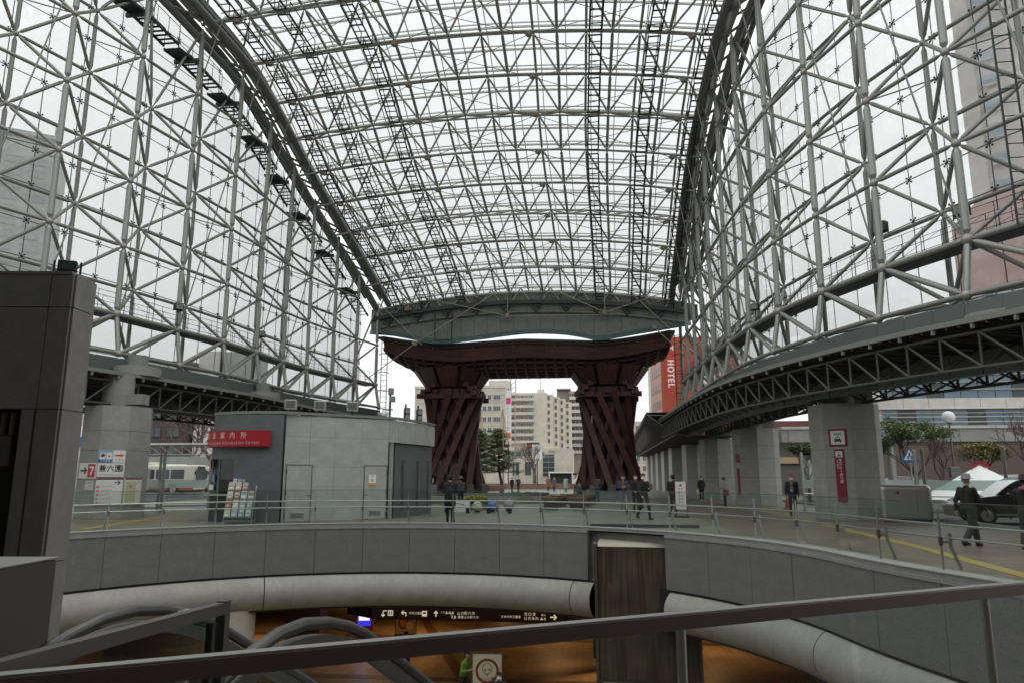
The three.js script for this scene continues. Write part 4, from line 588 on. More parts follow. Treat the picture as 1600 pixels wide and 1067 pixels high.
  const face = new THREE.BufferGeometry(), fp = [], fu = [], fi = []; arcPts.forEach(([x, z], i) => { const a = arcPts[Math.max(0, i - 1)], b = arcPts[Math.min(arcPts.length - 1, i + 1)], n = V(-(b[1] - a[1]), 0, b[0] - a[0]).normalize(); if (n.z + 0.3 * -n.x < 0) n.negate(); const p = V(x, 0, z).addScaledVector(n, 0.087); fp.push(p.x, 2.8, p.z, p.x, 3.4, p.z); fu.push(cum[i] / cum.at(-1), 0, cum[i] / cum.at(-1), 1); if (i) fi.push(2 * i - 2, 2 * i, 2 * i - 1, 2 * i - 1, 2 * i, 2 * i + 1); });
  face.setAttribute('position', new THREE.Float32BufferAttribute(fp, 3)); face.setAttribute('uv', new THREE.Float32BufferAttribute(fu, 2)); face.setIndex(fi); face.computeVertexNormals();
  part('lettering', face, canvasMat(1536, 256, (x, w, h) => { x.fillStyle = '#9a1420'; x.fillRect(0, 0, w, h); glyphs(x, ['ko', 'tsu', 'an', 'nai', 'sho'], 300, 24, 108, 195, '#cdb9ab', 9); x.fillStyle = '#cdb9ab'; x.font = '62px sans-serif'; let px = 215; for (const ch of 'Transportation Information Center') { x.fillText(ch, px, 218); px += x.measureText(ch).width + 6.5; } }), sg);
}
// rack of leaflets in front of the booth
{
  const t = thing('leaflet_rack', 'steel leaflet rack full of brochures in front of the booth', 'leaflet rack', [-12.85, 0, -25.75], 0.05);
  for (const s of [-0.52, 0.52]) { member('leg', V(s, 0, 0.12), V(s, 1.35, -0.18), 0.018, mSteel, t, unitTube); member('leg', V(s, 0, -0.25), V(s, 0.9, -0.1), 0.018, mSteel, t, unitTube); }
  part('base_bar', box(1.06, 0.04, 0.36, 0, 0.1, -0.05), mSteelDull, t);
  const cols = ['#c9c6ba', '#98a4ac', '#b9ad9c', '#a3b0aa', '#cfccc2', '#9a6a56', '#7f93a4', '#c2bda8'];
  for (let r = 0; r < 4; r++) { part('shelf', box(1.04, 0.03, 0.12, 0, 0.22 + r * 0.32, 0.08 - r * 0.075), mSteelDull, t); for (let c = 0; c < 4; c++) { if (r === 3 && c === 3) continue; const o = part('leaflet', box(0.21, 0.28, 0.02), canvasMat(64, 84, (x, w, h) => { const k = cols[(r * 5 + c * 3) % 8]; x.fillStyle = k; x.fillRect(0, 0, w, h); x.fillStyle = cols[(r * 3 + c * 7 + 2) % 8]; x.fillRect(5, 8 + 9 * (c % 2), 54, 22 + 6 * r); x.fillStyle = '#eee'; x.fillRect(8, 56, 40, 4); x.fillRect(8, 64, 30, 4); x.fillStyle = '#933'; if ((r + c) % 3 === 0) x.fillRect(6, 44, 50, 6); }), t); o.position.set(-0.39 + c * 0.26, 0.385 + r * 0.32, 0.105 - r * 0.075); o.rotation.x = -0.22; } }
}
// ---------- stone pylon, steel box and handrails close to the camera ----------
{
  const t = thing('stone_pylon', 'dark stone clad pylon beside the escalators', 'pylon', [-7.12, 0, -9.0], YAW + 0.02);
  const joint = [-6, -2.9, 0.55, 2.55, 3.95, 4.42], cols = [0, 0.30, 2.25, 4.2, 6.2];
  for (let r = 0; r < 5; r++) { for (let c = 0; c < 4; c++) { if (r < 3 && c === 1 && r > 0) { part('stone_panel', uvm(box(0.16, joint[r + 1] - joint[r] - 0.012, 0.05, -0.41, (joint[r] + joint[r + 1]) / 2, 0)), mPillarStone, t); continue; } part('stone_panel', uvm(box(cols[c + 1] - cols[c] - 0.012, joint[r + 1] - joint[r] - 0.012, 0.05, -(cols[c] + cols[c + 1]) / 2, (joint[r] + joint[r + 1]) / 2, 0)), mPillarStone, t); } part('stone_panel', uvm(box(0.05, joint[r + 1] - joint[r] - 0.012, 0.5, -0.0, (joint[r] + joint[r + 1]) / 2, -0.26)), mPillarStone, t); }
  part('core', box(6.1, 10.38, 0.1, -3.13, -0.79, -0.56), mBlack, t); part('top_slab', uvm(box(6.15, 0.04, 0.58, -3.1, 4.44, -0.26)), mPillarStone, t);
  part('recess_back', box(1.9, 8.5, 0.05, -1.4, -1.8, -0.5), mDark, t);
  for (let k = 0; k < 3; k++) part('door_track', box(0.07, 7.4, 0.12, -1.5 - k * 0.13, -0.9, -0.2 - k * 0.05), mSteelDark, t);
  part('motor_box', rbox(0.42, 0.42, 0.3, 0.02, -0.85, 2.0, -0.22), mSteelDark, t); for (let k = 0; k < 3; k++) part('spring_can', cyl(0.045, 0.045, 0.3, -0.72 - k * 0.12, 2.22, -0.2, 10), mSteelDark, t); part('cover_strip', box(0.05, 5, 0.06, -1.32, -0.6, -0.1), mSteelDull, t);
  const f = thing('pylon_floodlight', 'small dark floodlight standing on top of the stone pylon', 'floodlight', [-7.45, 4.46, -9.25], 0.5); part('housing', rbox(0.24, 0.17, 0.12, 0.02, 0, 0.16, 0), mBlack, f); part('glass', box(0.2, 0.12, 0.01, 0, 0.16, 0.066), mWindow, f); part('yoke', fuse([box(0.02, 0.2, 0.06, -0.165, 0.13, 0), box(0.02, 0.2, 0.06, 0.165, 0.13, 0), box(0.36, 0.02, 0.08, 0, 0.03, 0)]), mDark, f);
}
{
  const t = thing('steel_box', 'brushed steel cabinet at the corner of the landing', 'cabinet', [-3.33, 0, -3.57], YAW);
  part('body', rbox(0.72, 1.2, 0.6, 0.012, 0, 0.6, 0), mSteelDark, t); part('lid', rbox(0.735, 0.012, 0.615, 0.004, 0, 1.206, 0), mSteelDull, t); part('side_sheet', box(0.006, 1.18, 0.58, 0.362, 0.59, 0), mSteelDark, t);
}
{
  const t = thing('landing_railing', 'dark brown steel handrail on glass running right across the foreground', 'railing');
  const A = V(-1.83, 1.06, -1.98), B = V(2.9, 1.06, -4.72), d = B.clone().sub(A).normalize();
  part('handrail', fuse([sweep([A, B], 0.075, 0.055)]), M(0.20, 0.165, 0.15, 0.33, 0.7), t); part('handrail_top', sweep([A.clone().add(V(0, 0.031, 0)), B.clone().add(V(0, 0.031, 0))], 0.05, 0.006), mSteelDull, t);
  for (const s of [0.62, 2.52, 4.45]) { const p = A.clone().addScaledVector(d, s); part('post', fuse([rodG(p.clone().setY(-0.1), p.clone().setY(1.035), 0.021, 12)]), mSteel, t); }
  for (let i = 0; i < 3; i++) { const p = A.clone().addScaledVector(d, i * 1.75 + 0.02), q = A.clone().addScaledVector(d, Math.min(i * 1.75 + 1.73, 5.4)); part('glass_pane', quad(p.clone().setY(-0.1), q.clone().setY(-0.1), q.clone().setY(1.02), p.clone().setY(1.02)), mGlassClear, t); }
  const u = thing('escalator_railing', 'steel framed glass side rail pointing towards the escalators', 'railing');
  const C = V(-1.86, 1.07, -2.0), E = V(-1.68, 1.07, -3.28); part('handrail', sweep([C, E], 0.05, 0.05), mSteelDark, u); part('end_post', sweep([E.clone().setY(1.1), E.clone().setY(-0.1)], 0.045, 0.045, V(0, 0, 1)), mSteelDark, u); part('glass_pane', quad(C.clone().setY(-0.1), E.clone().setY(-0.1), E.clone().setY(1.04), C.clone().setY(1.04)), mGlassRail, u);
  const st = part('inner_frame', sweep([V(-1.69, 1.02, -3.2), V(-1.69, -0.1, -3.2)], 0.03, 0.03, V(0, 0, 1)), mDark, u);
  const v = thing('acrylic_cylinder', 'clear round acrylic tube standing behind the side rail', 'acrylic tube', [-2.28, 0, -4.1]); part('tube', new THREE.CylinderGeometry(0.078, 0.078, 0.9, 24, 1, true).translate(0, 0.45, 0), mGlassClear, v); part('rim', new THREE.TorusGeometry(0.078, 0.004, 6, 24).rotateX(PI / 2).translate(0, 0.9, 0), mSteelDull, v);
}
// two escalator balustrades going down into the well
function escalator(x, z, turn, label) {
  const t = thing('escalator', label, 'escalator', [x, 0, z], turn, 'escalators going down to the hall');
  for (const s of [-0.62, 0.62]) {
    const pts = [V(s, 0.42, 0.75), V(s, 0.70, 0.35), V(s, 0.84, -0.15), V(s, 0.74, -0.75), V(s, 0.40, -1.4), V(s, -5.0, -10.8), V(s, -5.1, -11.3)];
    part('handrail', tubeG(pts, 0.036, 10, false, 60), M(0.07, 0.07, 0.068, 0.3), t); const low = pts.map((p) => p.clone().add(V(0, -0.1, 0))); part('handrail_guide', sweep(new THREE.CatmullRomCurve3(low, false, 'centripetal').getPoints(50), 0.07, 0.07), mSteelDark, t);
    const c = new THREE.CatmullRomCurve3(low, false, 'centripetal').getPoints(40); part('balustrade_panel', fuse(c.slice(0, -1).map((p, i) => quad(p.clone().add(V(0, -0.75, 0)), c[i + 1].clone().add(V(0, -0.75, 0)), c[i + 1], p))), mGlassRail, t);
    part('skirt', sweep(c.map((p) => p.clone().add(V(-Math.sign(s) * 0.08, -0.8, 0))), 0.22, 0.1), mSteelDark, t);
  }
  const steps = []; for (let i = 0; i < 30; i++) steps.push(box(1.0, 0.28, 0.34, 0, -0.15 - i * 0.205, -1.4 - i * 0.35)); part('steps', fuse(steps), mSteelDark, t, 'stuff');
  part('truss_casing', sweep([V(0, -0.9, -0.6), V(0, -1.4, -1.9), V(0, -6.4, -11)], 1.5, 0.7), mSteelDull, t);
  part('landing_plate', box(1.1, 0.04, 2.0, 0, -0.02, 0.2), mSteelDull, t);
}
escalator(-2.3, -4.0, -0.235, 'escalator with two rounded handrails going down behind the handrail');
// ---------- the hall below ----------
const mWarmCol = M(0.62, 0.58, 0.50, 0.6, 0, { map: scaled(grimeTex, 3) }), mHallPillar = M(0.17, 0.10, 0.055, 0.6, 0, { map: scaled(grimeTex, 2) });
for (const [a, label] of [[AW(-12.6, -25.2), 'thick round white column under the ring, left of the blue screen'], [AW(-17.6, -17), 'thick round white column under the ring, hidden beside the pylon']]) { const p = polar(WR + 0.65, a, 0), t = thing('hall_column', label, 'column', [p.x, -6, p.z], 0, 'white columns carrying the ring'); part('shaft', uvm(cyl(0.78, 0.78, 3.2, 0, 0, 0, 32)), mWarmCol, t); part('shoe', cyl(0.84, 0.82, 0.12, 0, 0, 0, 32), mSteelDull, t); }
[[-12.7, -32.5, 'square brown pillar behind the white column'], [-20.5, -29.5, 'square brown pillar deep in the hall beside the pylon'], [-1.5, -44, 'square brown pillar far back in the hall'], [-12.2, -44, 'square brown pillar behind the poster'], [9, -30, 'square brown pillar on the taxi side of the hall']].forEach(([x, z, l]) => { const t = thing('hall_pillar', l, 'pillar', [x, -6, z], 0.1, 'brown pillars in the hall'); part('shaft', uvm(rbox(1.5, 3.24, 1.5, 0.03, 0, 1.62, 0)), mHallPillar, t); part('base_plate', rbox(1.56, 0.12, 1.56, 0.02, 0, 0.06, 0), mSteelDark, t); });
const mLampGlow = new THREE.MeshStandardMaterial({ color: 0xffe2b8, emissive: 0xffb060, emissiveIntensity: 1.6 });
[[-16, -35], [-9, -37], [-2, -37], [5, -35], [-5.5, -46], [-22, -26], [10.5, -24], [-9, -31.5], [0, -30.5], [-14, -47], [4, -46]].forEach(([x, z], i) => {
  const t = thing('hall_downlight', 'round warm downlight in the basement ceiling, hidden by the ring', 'downlight', [x, -2.78, z], 0, 'warm ceiling downlights of the hall'); part('trim', new THREE.TorusGeometry(0.2, 0.025, 8, 24).rotateX(PI / 2), mWhite, t); part('lamp_disc', cyl(0.18, 0.18, 0.02, 0, -0.02, 0, 24), mLampGlow, t);
  const l = new THREE.SpotLight(0xffc080, 34, 0, 1.25, 0.6, 2); l.position.set(x, -2.83, z); l.target.position.set(x, -6, z); l.shadow.radius = 9; l.castShadow = true; scene.add(l, l.target);
});
{
  const t = thing('hanging_direction_sign', 'long dark hanging sign with white arrows in the basement', 'sign', [-5.1, -3.72, -30], 0);
  part('box', rbox(7.9, 0.52, 0.12, 0.02), M(0.035, 0.012, 0.012, 0.5), t);
  const f = part('lettering', plane(7.8, 0.46), canvasMat(2048, 122, (x, w, h) => {
    x.fillStyle = '#1a0a0a'; x.fillRect(0, 0, w, h); const W = '#ffeecb'; x.fillStyle = W;
    arrow(x, 120, 74, 26, PI / 2, W, 11); x.fillRect(120, 36, 40, 10); x.fillRect(172, 34, 56, 56); x.fillStyle = '#1a0a0a'; x.fillRect(182, 44, 12, 36); x.fillRect(206, 44, 12, 36); x.fillStyle = W;
    arrow(x, 345, 56, 26, PI, W, 11); x.fillRect(362, 50, 10, 44); tinyLine(x, 400, 46, 5, 26, W); x.fillStyle = W; x.fillRect(540, 34, 54, 56); x.fillStyle = '#1a0a0a'; x.fillRect(552, 46, 30, 20); x.fillStyle = W;
    arrow(x, 690, 62, 28, -PI / 2, W, 12); tinyLine(x, 740, 34, 2, 20, W); x.font = 'bold 38px sans-serif'; x.fillStyle = W; x.fillText('A-4,6', 790, 62); x.fillText('7,8', 852, 104); tinyLine(x, 915, 32, 5, 34, W); tinyLine(x, 925, 74, 7, 28, W);
    tinyLine(x, 1380, 62, 7, 26, W); tinyLine(x, 1620, 26, 3, 38, W); tinyLine(x, 1620, 70, 4, 34, W); x.fillStyle = W; x.fillText('A-1', 1790, 104); tinyLine(x, 1800, 40, 2, 22, W); arrow(x, 1925, 72, 34, 0, W, 13);
  }, { glow: 0.55 }), t); f.position.z = 0.064;
  const e = part('angled_end', box(1.9, 0.52, 0.12), M(0.035, 0.012, 0.012, 0.5), t); e.position.set(4.75, 0.02, -0.5); e.rotation.y = 0.55; const e2 = part('angled_end', box(1.6, 0.52, 0.12), M(0.035, 0.012, 0.012, 0.5), t); e2.position.set(-4.55, 0.02, -0.45); e2.rotation.y = -0.6;
  for (const x of [-3.2, 0, 3.2]) part('hanger', cyl(0.02, 0.02, 0.72, x, 0.24, 0, 8), mDark, t);
}
{
  const t = thing('screen_totem', 'dark red kiosk with a glowing blue screen in the hall', 'kiosk', [-10.7, -6, -34.4], 0.25);
  part('body', rbox(0.75, 2.3, 0.22, 0.03, 0, 1.25, 0), mMaroon, t); part('foot', rbox(1.3, 0.12, 0.8, 0.03, 0, 0.06, 0), mMaroon, t);
  const s = part('screen', plane(0.62, 1.45), canvasMat(160, 360, (x, w, h) => { x.fillStyle = '#2b30c8'; x.fillRect(0, 0, w, h); x.fillStyle = '#e8eaff'; x.fillRect(16, 110, 128, 190); x.strokeStyle = '#334'; x.lineWidth = 4; x.beginPath(); x.arc(64, 170, 24, 0, 7); x.moveTo(40, 230); x.lineTo(60, 200); x.lineTo(90, 240); x.stroke(); x.fillStyle = '#c02848'; x.fillRect(104, 140, 30, 70); x.fillStyle = '#fff'; x.fillRect(16, 20, 20, 60); }, { glow: 1.1 }), t); s.position.set(0, 1.62, 0.115);
  const l = new THREE.RectAreaLight(0x6070ff, 0.35, 0.62, 1.45); l.position.set(-10.7 + 0.03, -4.38, -34.27); l.lookAt(-10.2, -4.38, -32); scene.add(l);
  const c = thing('wheeled_cart', 'small wooden cart beside the glowing kiosk', 'cart', [-12.0, -6, -34.2], 0.3); part('tray', rbox(0.9, 0.5, 0.5, 0.02, 0, 0.6, 0), M(0.35, 0.19, 0.08, 0.7), c); part('canopy', rbox(0.6, 0.06, 0.4, 0.01, 0.05, 1.3, 0), M(0.3, 0.16, 0.07, 0.7), c); for (const x of [-0.3, 0.3]) { part('pole', cyl(0.015, 0.015, 0.6, x * 0.7, 0.8, 0, 6), mDark, c); for (const z of [-0.2, 0.2]) part('wheel', new THREE.CylinderGeometry(0.14, 0.14, 0.05, 14).rotateX(PI / 2).translate(x, 0.14, z), mRubber, c); }
  const b = thing('food_banner', 'tall poster stand with pictures of dishes in the hall', 'poster stand', [-9.0, -6, -35.5], 0.2); part('frame', rbox(1.0, 2.5, 0.06, 0.01, 0, 1.45, 0), mBlack, b); part('foot', box(1.1, 0.3, 0.5, 0, 0.15, 0), mBlack, b); const q = part('print', plane(0.94, 2.3), canvasMat(160, 380, (x, w, h) => { x.fillStyle = '#b8a78c'; x.fillRect(0, 0, w, h); x.fillStyle = '#7a1a16'; x.fillRect(122, 8, 28, 90); for (const [a, c2, r, k] of [[60, 300, 44, '#5a3a22'], [60, 300, 30, '#c88848'], [120, 200, 26, '#b03020'], [50, 210, 30, '#3c5a2c'], [110, 320, 30, '#d8c8a0']]) { x.fillStyle = k; x.beginPath(); x.arc(a, c2, r, 0, 7); x.fill(); } tinyLine(x, 20, 30, 3, 26, '#40302a'); tinyLine(x, 20, 70, 3, 26, '#40302a'); }), b); q.position.set(0, 1.5, 0.035);
  const n = thing('hall_notice_board', 'dark framed notice board standing beside the water chute', 'notice board', [0.35, -6, -33.4], -0.05); part('frame', rbox(1.0, 1.7, 0.07, 0.01, 0, 1.15, 0), mDark, n); part('stand', box(0.95, 0.4, 0.3, 0, 0.2, 0), mBlack, n); const r = part('sheet', plane(0.86, 1.1), canvasMat(128, 160, (x, w, h) => { x.fillStyle = '#b88a4a'; x.fillRect(0, 0, w, h); x.strokeStyle = '#2a1a0c'; for (let i = 0; i < 3; i++) { arrow(x, 24, 30 + i * 48, 9, PI, '#2a1a0c', 4); tinyLine(x, 42, 18 + i * 48, 6, 11, '#2a1a0c'); tinyLine(x, 42, 34 + i * 48, 6, 9, '#4a3a2c'); } }), n); r.position.set(0, 1.38, 0.04);
  const h = thing('round_emblem_banner', 'pale hanging banner with a round red emblem, beside the person in green', 'banner', [-3.75, -6, -26.2], 0.1); part('cloth', box(1.0, 1.15, 0.02, 0, 1.1, 0), M(0.5, 0.45, 0.36, 0.9), h); for (let k = 0; k < 9; k++) part('fringe_tab', box(0.08, 0.16 + (k % 2) * 0.07, 0.012, -0.44 + k * 0.11, 0.46, 0), M(0.45, 0.4, 0.32, 0.9), h); part('pole', cyl(0.02, 0.02, 1.9, -0.55, 0, 0, 8), mHallPillar, h); part('crossbar', box(1.15, 0.03, 0.03, 0, 1.69, 0), mHallPillar, h); const g = part('print', plane(0.94, 1.08), canvasMat(256, 290, (x, w, hh) => { x.fillStyle = '#cfc4a8'; x.fillRect(0, 0, w, hh); x.strokeStyle = '#7c2a20'; x.lineWidth = 22; x.beginPath(); x.arc(128, 140, 98, 0, 7); x.stroke(); x.strokeStyle = '#6a4a38'; x.lineWidth = 6; x.beginPath(); x.arc(128, 120, 44, 0, 7); x.moveTo(100, 150); x.lineTo(128, 180); x.lineTo(156, 150); x.moveTo(118, 130); x.arc(110, 130, 8, 0, 7); x.moveTo(158, 130); x.arc(150, 130, 8, 0, 7); x.stroke(); glyphs(x, ['no', 'ra', 'shi', 'en'], 54, 192, 34, 38, '#6a2a20', 4); }), h); g.position.set(0, 1.1, 0.012);
}
// ---------- signs on the columns ----------
{
  const F = (turn, f) => { const a = turn + f * PI / 4 + PI / 8; return [Math.cos(a), Math.sin(a), PI / 2 - a]; };   // direction of an octagon face
  const stick = (cx, cz, turn, f, across, y, off = 1.29) => { const [nx, nz, ry] = F(turn, f); return [[cx + nx * off + Math.cos(ry) * across, y, cz + nz * off - Math.sin(ry) * across], ry]; };
  const T = 97.9 * PI / 180, taxi = (x, cx, cy, s) => { x.fillStyle = '#2c3434'; x.font = `bold ${s * 0.42}px sans-serif`; x.textAlign = 'center'; x.fillText('TAXI', cx, cy - s * 0.12); x.textAlign = 'left'; x.fillRect(cx - s * 0.42, cy + s * 0.28, s * 0.84, s * 0.28); x.fillRect(cx - s * 0.3, cy + s * 0.08, s * 0.6, s * 0.22); x.fillRect(cx - s * 0.1, cy - s * 0.02, s * 0.2, s * 0.08); x.fillRect(cx - s * 0.38, cy + s * 0.5, s * 0.16, s * 0.16); x.fillRect(cx + s * 0.22, cy + s * 0.5, s * 0.16, s * 0.16); x.fillStyle = '#dfe2da'; x.fillRect(cx - s * 0.22, cy + s * 0.12, s * 0.44, s * 0.13); for (const k of [-1, 1]) { x.beginPath(); x.arc(cx + k * s * 0.3, cy + s * 0.38, s * 0.06, 0, 7); x.fill(); } };
  const [p1, r1] = stick(10.45, -31.6, T, 0, 0.0, 3.22);
  const a = thing('taxi_sign', 'square red framed sign reading TAXI on the column', 'sign', p1, r1); part('board', rbox(0.68, 0.68, 0.05, 0.01), mMaroon, a); const al = part('picture', plane(0.52, 0.54), canvasMat(256, 256, (x, w, h) => { x.fillStyle = '#dfe2da'; x.fillRect(0, 0, w, h); taxi(x, 128, 110, 165); }), a); al.position.z = 0.028;
  const [p2, r2] = stick(10.45, -31.6, T, 0, 0.0, 1.72);
  const b = thing('taxi_stand_sign', 'tall narrow red sign with vertical lettering for the taxi stand', 'sign', p2, r2); part('board', rbox(0.36, 2.05, 0.05, 0.01), mMaroon, b); const bl = part('lettering', plane(0.34, 2.02), canvasMat(172, 1024, (x, w, h) => { x.fillStyle = '#7c0f26'; x.fillRect(0, 0, w, h); x.fillStyle = '#dfe2da'; x.fillRect(22, 24, 128, 124); taxi(x, 86, 78, 92); glyphs(x, ['ta', 'ku', 'shi', 'bar', 'no', 'ri', 'ba'], 72, 176, 66, 70, '#e6dcdc', 9, true); x.save(); x.translate(36, 185); x.rotate(PI / 2); x.fillStyle = '#e6dcdc'; x.font = 'bold 38px sans-serif'; x.fillText('Taxi Stand', 0, 0); x.restore(); }), b); bl.position.z = 0.028;
  const [p3, r3] = stick(10.1, -46.8, T, 1, 0.1, 2.2); const c = thing('taxi_stand_sign', 'narrow red sign seen edge on, on the second column', 'sign', p3, r3); part('board', rbox(0.3, 1.6, 0.05, 0.01, 0, -0.8, 0), mMaroon, c); part('board', rbox(0.5, 0.5, 0.05, 0.01, 0, 0.6, 0), mMaroon, c);
  // bus stop signs on the left column: the face towards the camera is number 0, the narrow one left of it number 1
  const Q = 37.2 * PI / 180, faceAt = (f, across, y) => stick(-20.35, -29.3, Q, f, across, y);
  const sign = (name, label, f, across, y, w, h, draw, px) => { const [p, r] = faceAt(f, across, y), t = thing(name, label, 'sign', p, r); part('board', box(w, h, 0.03), mWhite, t); const o = part('print', plane(w - 0.01, h - 0.01), canvasMat(px, Math.round(px * h / w), draw), t); o.position.z = 0.018; };
  sign('bus_arrow_sign', 'white sign with an arrow and a red square numbered 7', 1, 0.05, 1.92, 0.95, 0.62, (x, w, h) => { x.fillStyle = '#dcdcd8'; x.fillRect(0, 0, w, h); arrow(x, w * 0.27, h * 0.5, w * 0.19, 0, '#222', w * 0.075); x.fillStyle = '#b5262a'; x.fillRect(w * 0.52, h * 0.06, w * 0.44, h * 0.88); x.fillStyle = '#eee'; x.font = `bold ${h * 0.8}px sans-serif`; x.fillText('7', w * 0.61, h * 0.79); }, 256);
  sign('garden_bus_sign', 'white sign with three large black characters for the garden', 0, -0.02, 1.95, 0.98, 0.56, (x, w, h) => { x.fillStyle = '#dcdcd8'; x.fillRect(0, 0, w, h); glyphs(x, ['ken', 'roku', 'en'], w * 0.04, h * 0.12, h * 0.52, h * 0.53, '#222', h * 0.055); glyphs(x, ['hou', 'men'], w * 0.86, h * 0.14, h * 0.2, h * 0.25, '#333', 5, true); x.fillStyle = '#333'; x.font = `${h * 0.15}px sans-serif`; x.fillText('For Kenrokuen Garden', w * 0.1, h * 0.9); }, 384);
  sign('portrait_arrow_sign', 'blue and white sign with an orange arrow above the garden sign', 0, -0.02, 2.5, 0.98, 0.5, (x, w, h) => { x.fillStyle = '#e2e2de'; x.fillRect(0, 0, w, h); x.fillStyle = '#7fb2da'; x.fillRect(0, 0, w * 0.54, h); x.fillStyle = '#274f94'; x.fillRect(0, h * 0.76, w * 0.54, h * 0.24); x.fillStyle = '#e9e2d6'; x.fillRect(w * 0.06, h * 0.2, w * 0.2, h * 0.54); x.fillRect(w * 0.3, h * 0.2, w * 0.2, h * 0.54); x.fillStyle = '#7a4a2a'; x.beginPath(); x.arc(w * 0.16, h * 0.42, h * 0.16, 0, 7); x.fill(); x.fillStyle = '#7a9a5a'; x.beginPath(); x.arc(w * 0.4, h * 0.48, h * 0.09, 0, 7); x.fill(); tinyLine(x, w * 0.08, h * 0.79, 6, h * 0.16, '#dfe8f4'); x.fillStyle = '#d2622a'; x.fillRect(w * 0.6, h * 0.34, w * 0.24, h * 0.16); x.beginPath(); x.moveTo(w * 0.84, h * 0.24); x.lineTo(w * 0.96, h * 0.42); x.lineTo(w * 0.84, h * 0.6); x.fill(); glyphs(x, ['kko', 'chi', 'ra'], w * 0.62, h * 0.7, h * 0.19, h * 0.24, '#333', 4); }, 384);
  sign('bus_list_board', 'white board listing numbered bus stops under the garden sign', 0, -0.02, 1.08, 0.98, 1.1, (x, w, h) => { x.fillStyle = '#d8d8d4'; x.fillRect(0, 0, w, h); x.fillStyle = '#6a1426'; x.fillRect(0, 0, w, h * 0.06); arrow(x, w * 0.8, h * 0.17, w * 0.11, 0, '#222', w * 0.035); for (let i = 0; i < 5; i++) { const y = h * (0.29 + i * 0.145); x.fillStyle = '#b5363a'; x.fillRect(w * 0.04, y, w * 0.1, h * 0.08); x.fillStyle = '#eee'; x.font = `bold ${h * 0.07}px sans-serif`; x.fillText(String([7, 8, 9, 10, 11][i]), w * (i > 2 ? 0.045 : 0.065), y + h * 0.068); tinyLine(x, w * 0.18, y, 12 - i, h * 0.032, '#555'); tinyLine(x, w * 0.18, y + h * 0.045, 9, h * 0.026, '#888'); } }, 384);
  sign('bus_map_board', 'white board with a pale yellow map, right of the bus list', 7, -0.12, 1.08, 0.82, 1.1, (x, w, h) => { x.fillStyle = '#d8d8d4'; x.fillRect(0, 0, w, h); x.fillStyle = '#6a1426'; x.fillRect(0, 0, w, h * 0.06); x.fillStyle = '#c9c49c'; x.fillRect(w * 0.06, h * 0.14, w * 0.6, h * 0.76); x.strokeStyle = '#a89d62'; x.lineWidth = 3; for (let i = 0; i < 7; i++) { x.beginPath(); x.moveTo(w * 0.06, h * (0.2 + i * 0.1)); x.lineTo(w * 0.66, h * (0.17 + i * 0.105)); x.moveTo(w * (0.1 + i * 0.085), h * 0.14); x.lineTo(w * (0.08 + i * 0.09), h * 0.9); x.stroke(); } x.fillStyle = '#7c9a86'; x.fillRect(w * 0.26, h * 0.28, w * 0.16, h * 0.08); x.fillStyle = '#446'; for (const [a2, b2] of [[0.72, 0.2], [0.72, 0.46], [0.1, 0.92], [0.8, 0.12]]) x.fillRect(w * a2, h * b2, w * 0.07, h * 0.03); }, 320);
  sign('paper_notice', 'small pale paper notices under the red square sign', 1, 0.2, 1.32, 0.42, 0.36, (x, w, h) => { x.fillStyle = '#c4c4bc'; x.fillRect(0, 0, w, h); tinyLine(x, 12, 12, 5, 20, '#555'); tinyLine(x, 60, 50, 3, 22, '#666'); }, 128);
}

// ---------- glass screens along the kerbs ----------
function screens(spots, group, label, sag) {
  spots.forEach(([x, z, w, turn], i) => { const t = thing('glass_screen', label[i], 'glass screen', [x, 0, z], turn, group); for (const s of [-1, 1]) part('post', rbox(0.13, 2.9, 0.09, 0.015, s * w / 2, 1.45, 0), mSteelDull, t); part('glass_pane', quad(V(-w / 2 + 0.07, 0.25, 0), V(w / 2 - 0.07, 0.25, 0), V(w / 2 - 0.07, 2.75, 0), V(-w / 2 + 0.07, 2.75, 0)), mGlassClear, t); part('bottom_rail', box(w - 0.13, 0.08, 0.05, 0, 0.2, 0), mSteelDull, t); part('lean_bar', rodG(V(-w / 2, 0.85, 0.06), V(w / 2, 0.85, 0.06), 0.025, 8), mSteel, t); part('frosted_band', box(w - 0.16, 0.42, 0.012, 0, 1.32, 0), P(0.75, 0.82, 0.8, { transmission: 0.75, roughness: 0.5, thickness: 0 }), t); });
}
screens([[-21.9, -33.6, 2.2, 0.1], [-21.2, -36.3, 2.4, 0.55], [-23.4, -29.5, 1.6, 0.2]], 'glass screens at the bus stops', ['glass screen with red and green posters beside the signed bus column', 'glass screen nearest the booth, in front of a cream bus', 'glass screen post at the far side of the bus column']);
screens([[13.2, -35.6, 3.0, -0.1], [15.4, -32.6, 2.9, -0.45], [17.9, -31.2, 2.8, -0.5], [11.4, -38.5, 1.9, 0.2]], 'glass screens at the taxi stand', ['glass screen behind the steel cabinet at the taxi stand', 'glass screen left of the man in the hat', 'glass screen at the right edge behind the dark car', 'glass screen behind the man in the dark suit']);
{ const o = single('screen_poster', 'white poster with red lettering on the bus stop glass', 'poster', uvm(box(0.9, 1.0, 0.012)), mWhite, [-21.75, 1.55, -33.35], 0.12); const p = part('print', plane(0.88, 0.98), canvasMat(200, 220, (x, w, h) => { x.fillStyle = '#d9d6cf'; x.fillRect(0, 0, w, h); tinyLine(x, 14, 12, 8, 18, '#555'); tinyLine(x, 14, 48, 4, 36, '#b8302c'); tinyLine(x, 14, 96, 4, 36, '#b8302c'); tinyLine(x, 14, 150, 7, 18, '#3a8a5a'); tinyLine(x, 14, 180, 8, 16, '#3a8a5a'); }), o); p.position.z = 0.01; }
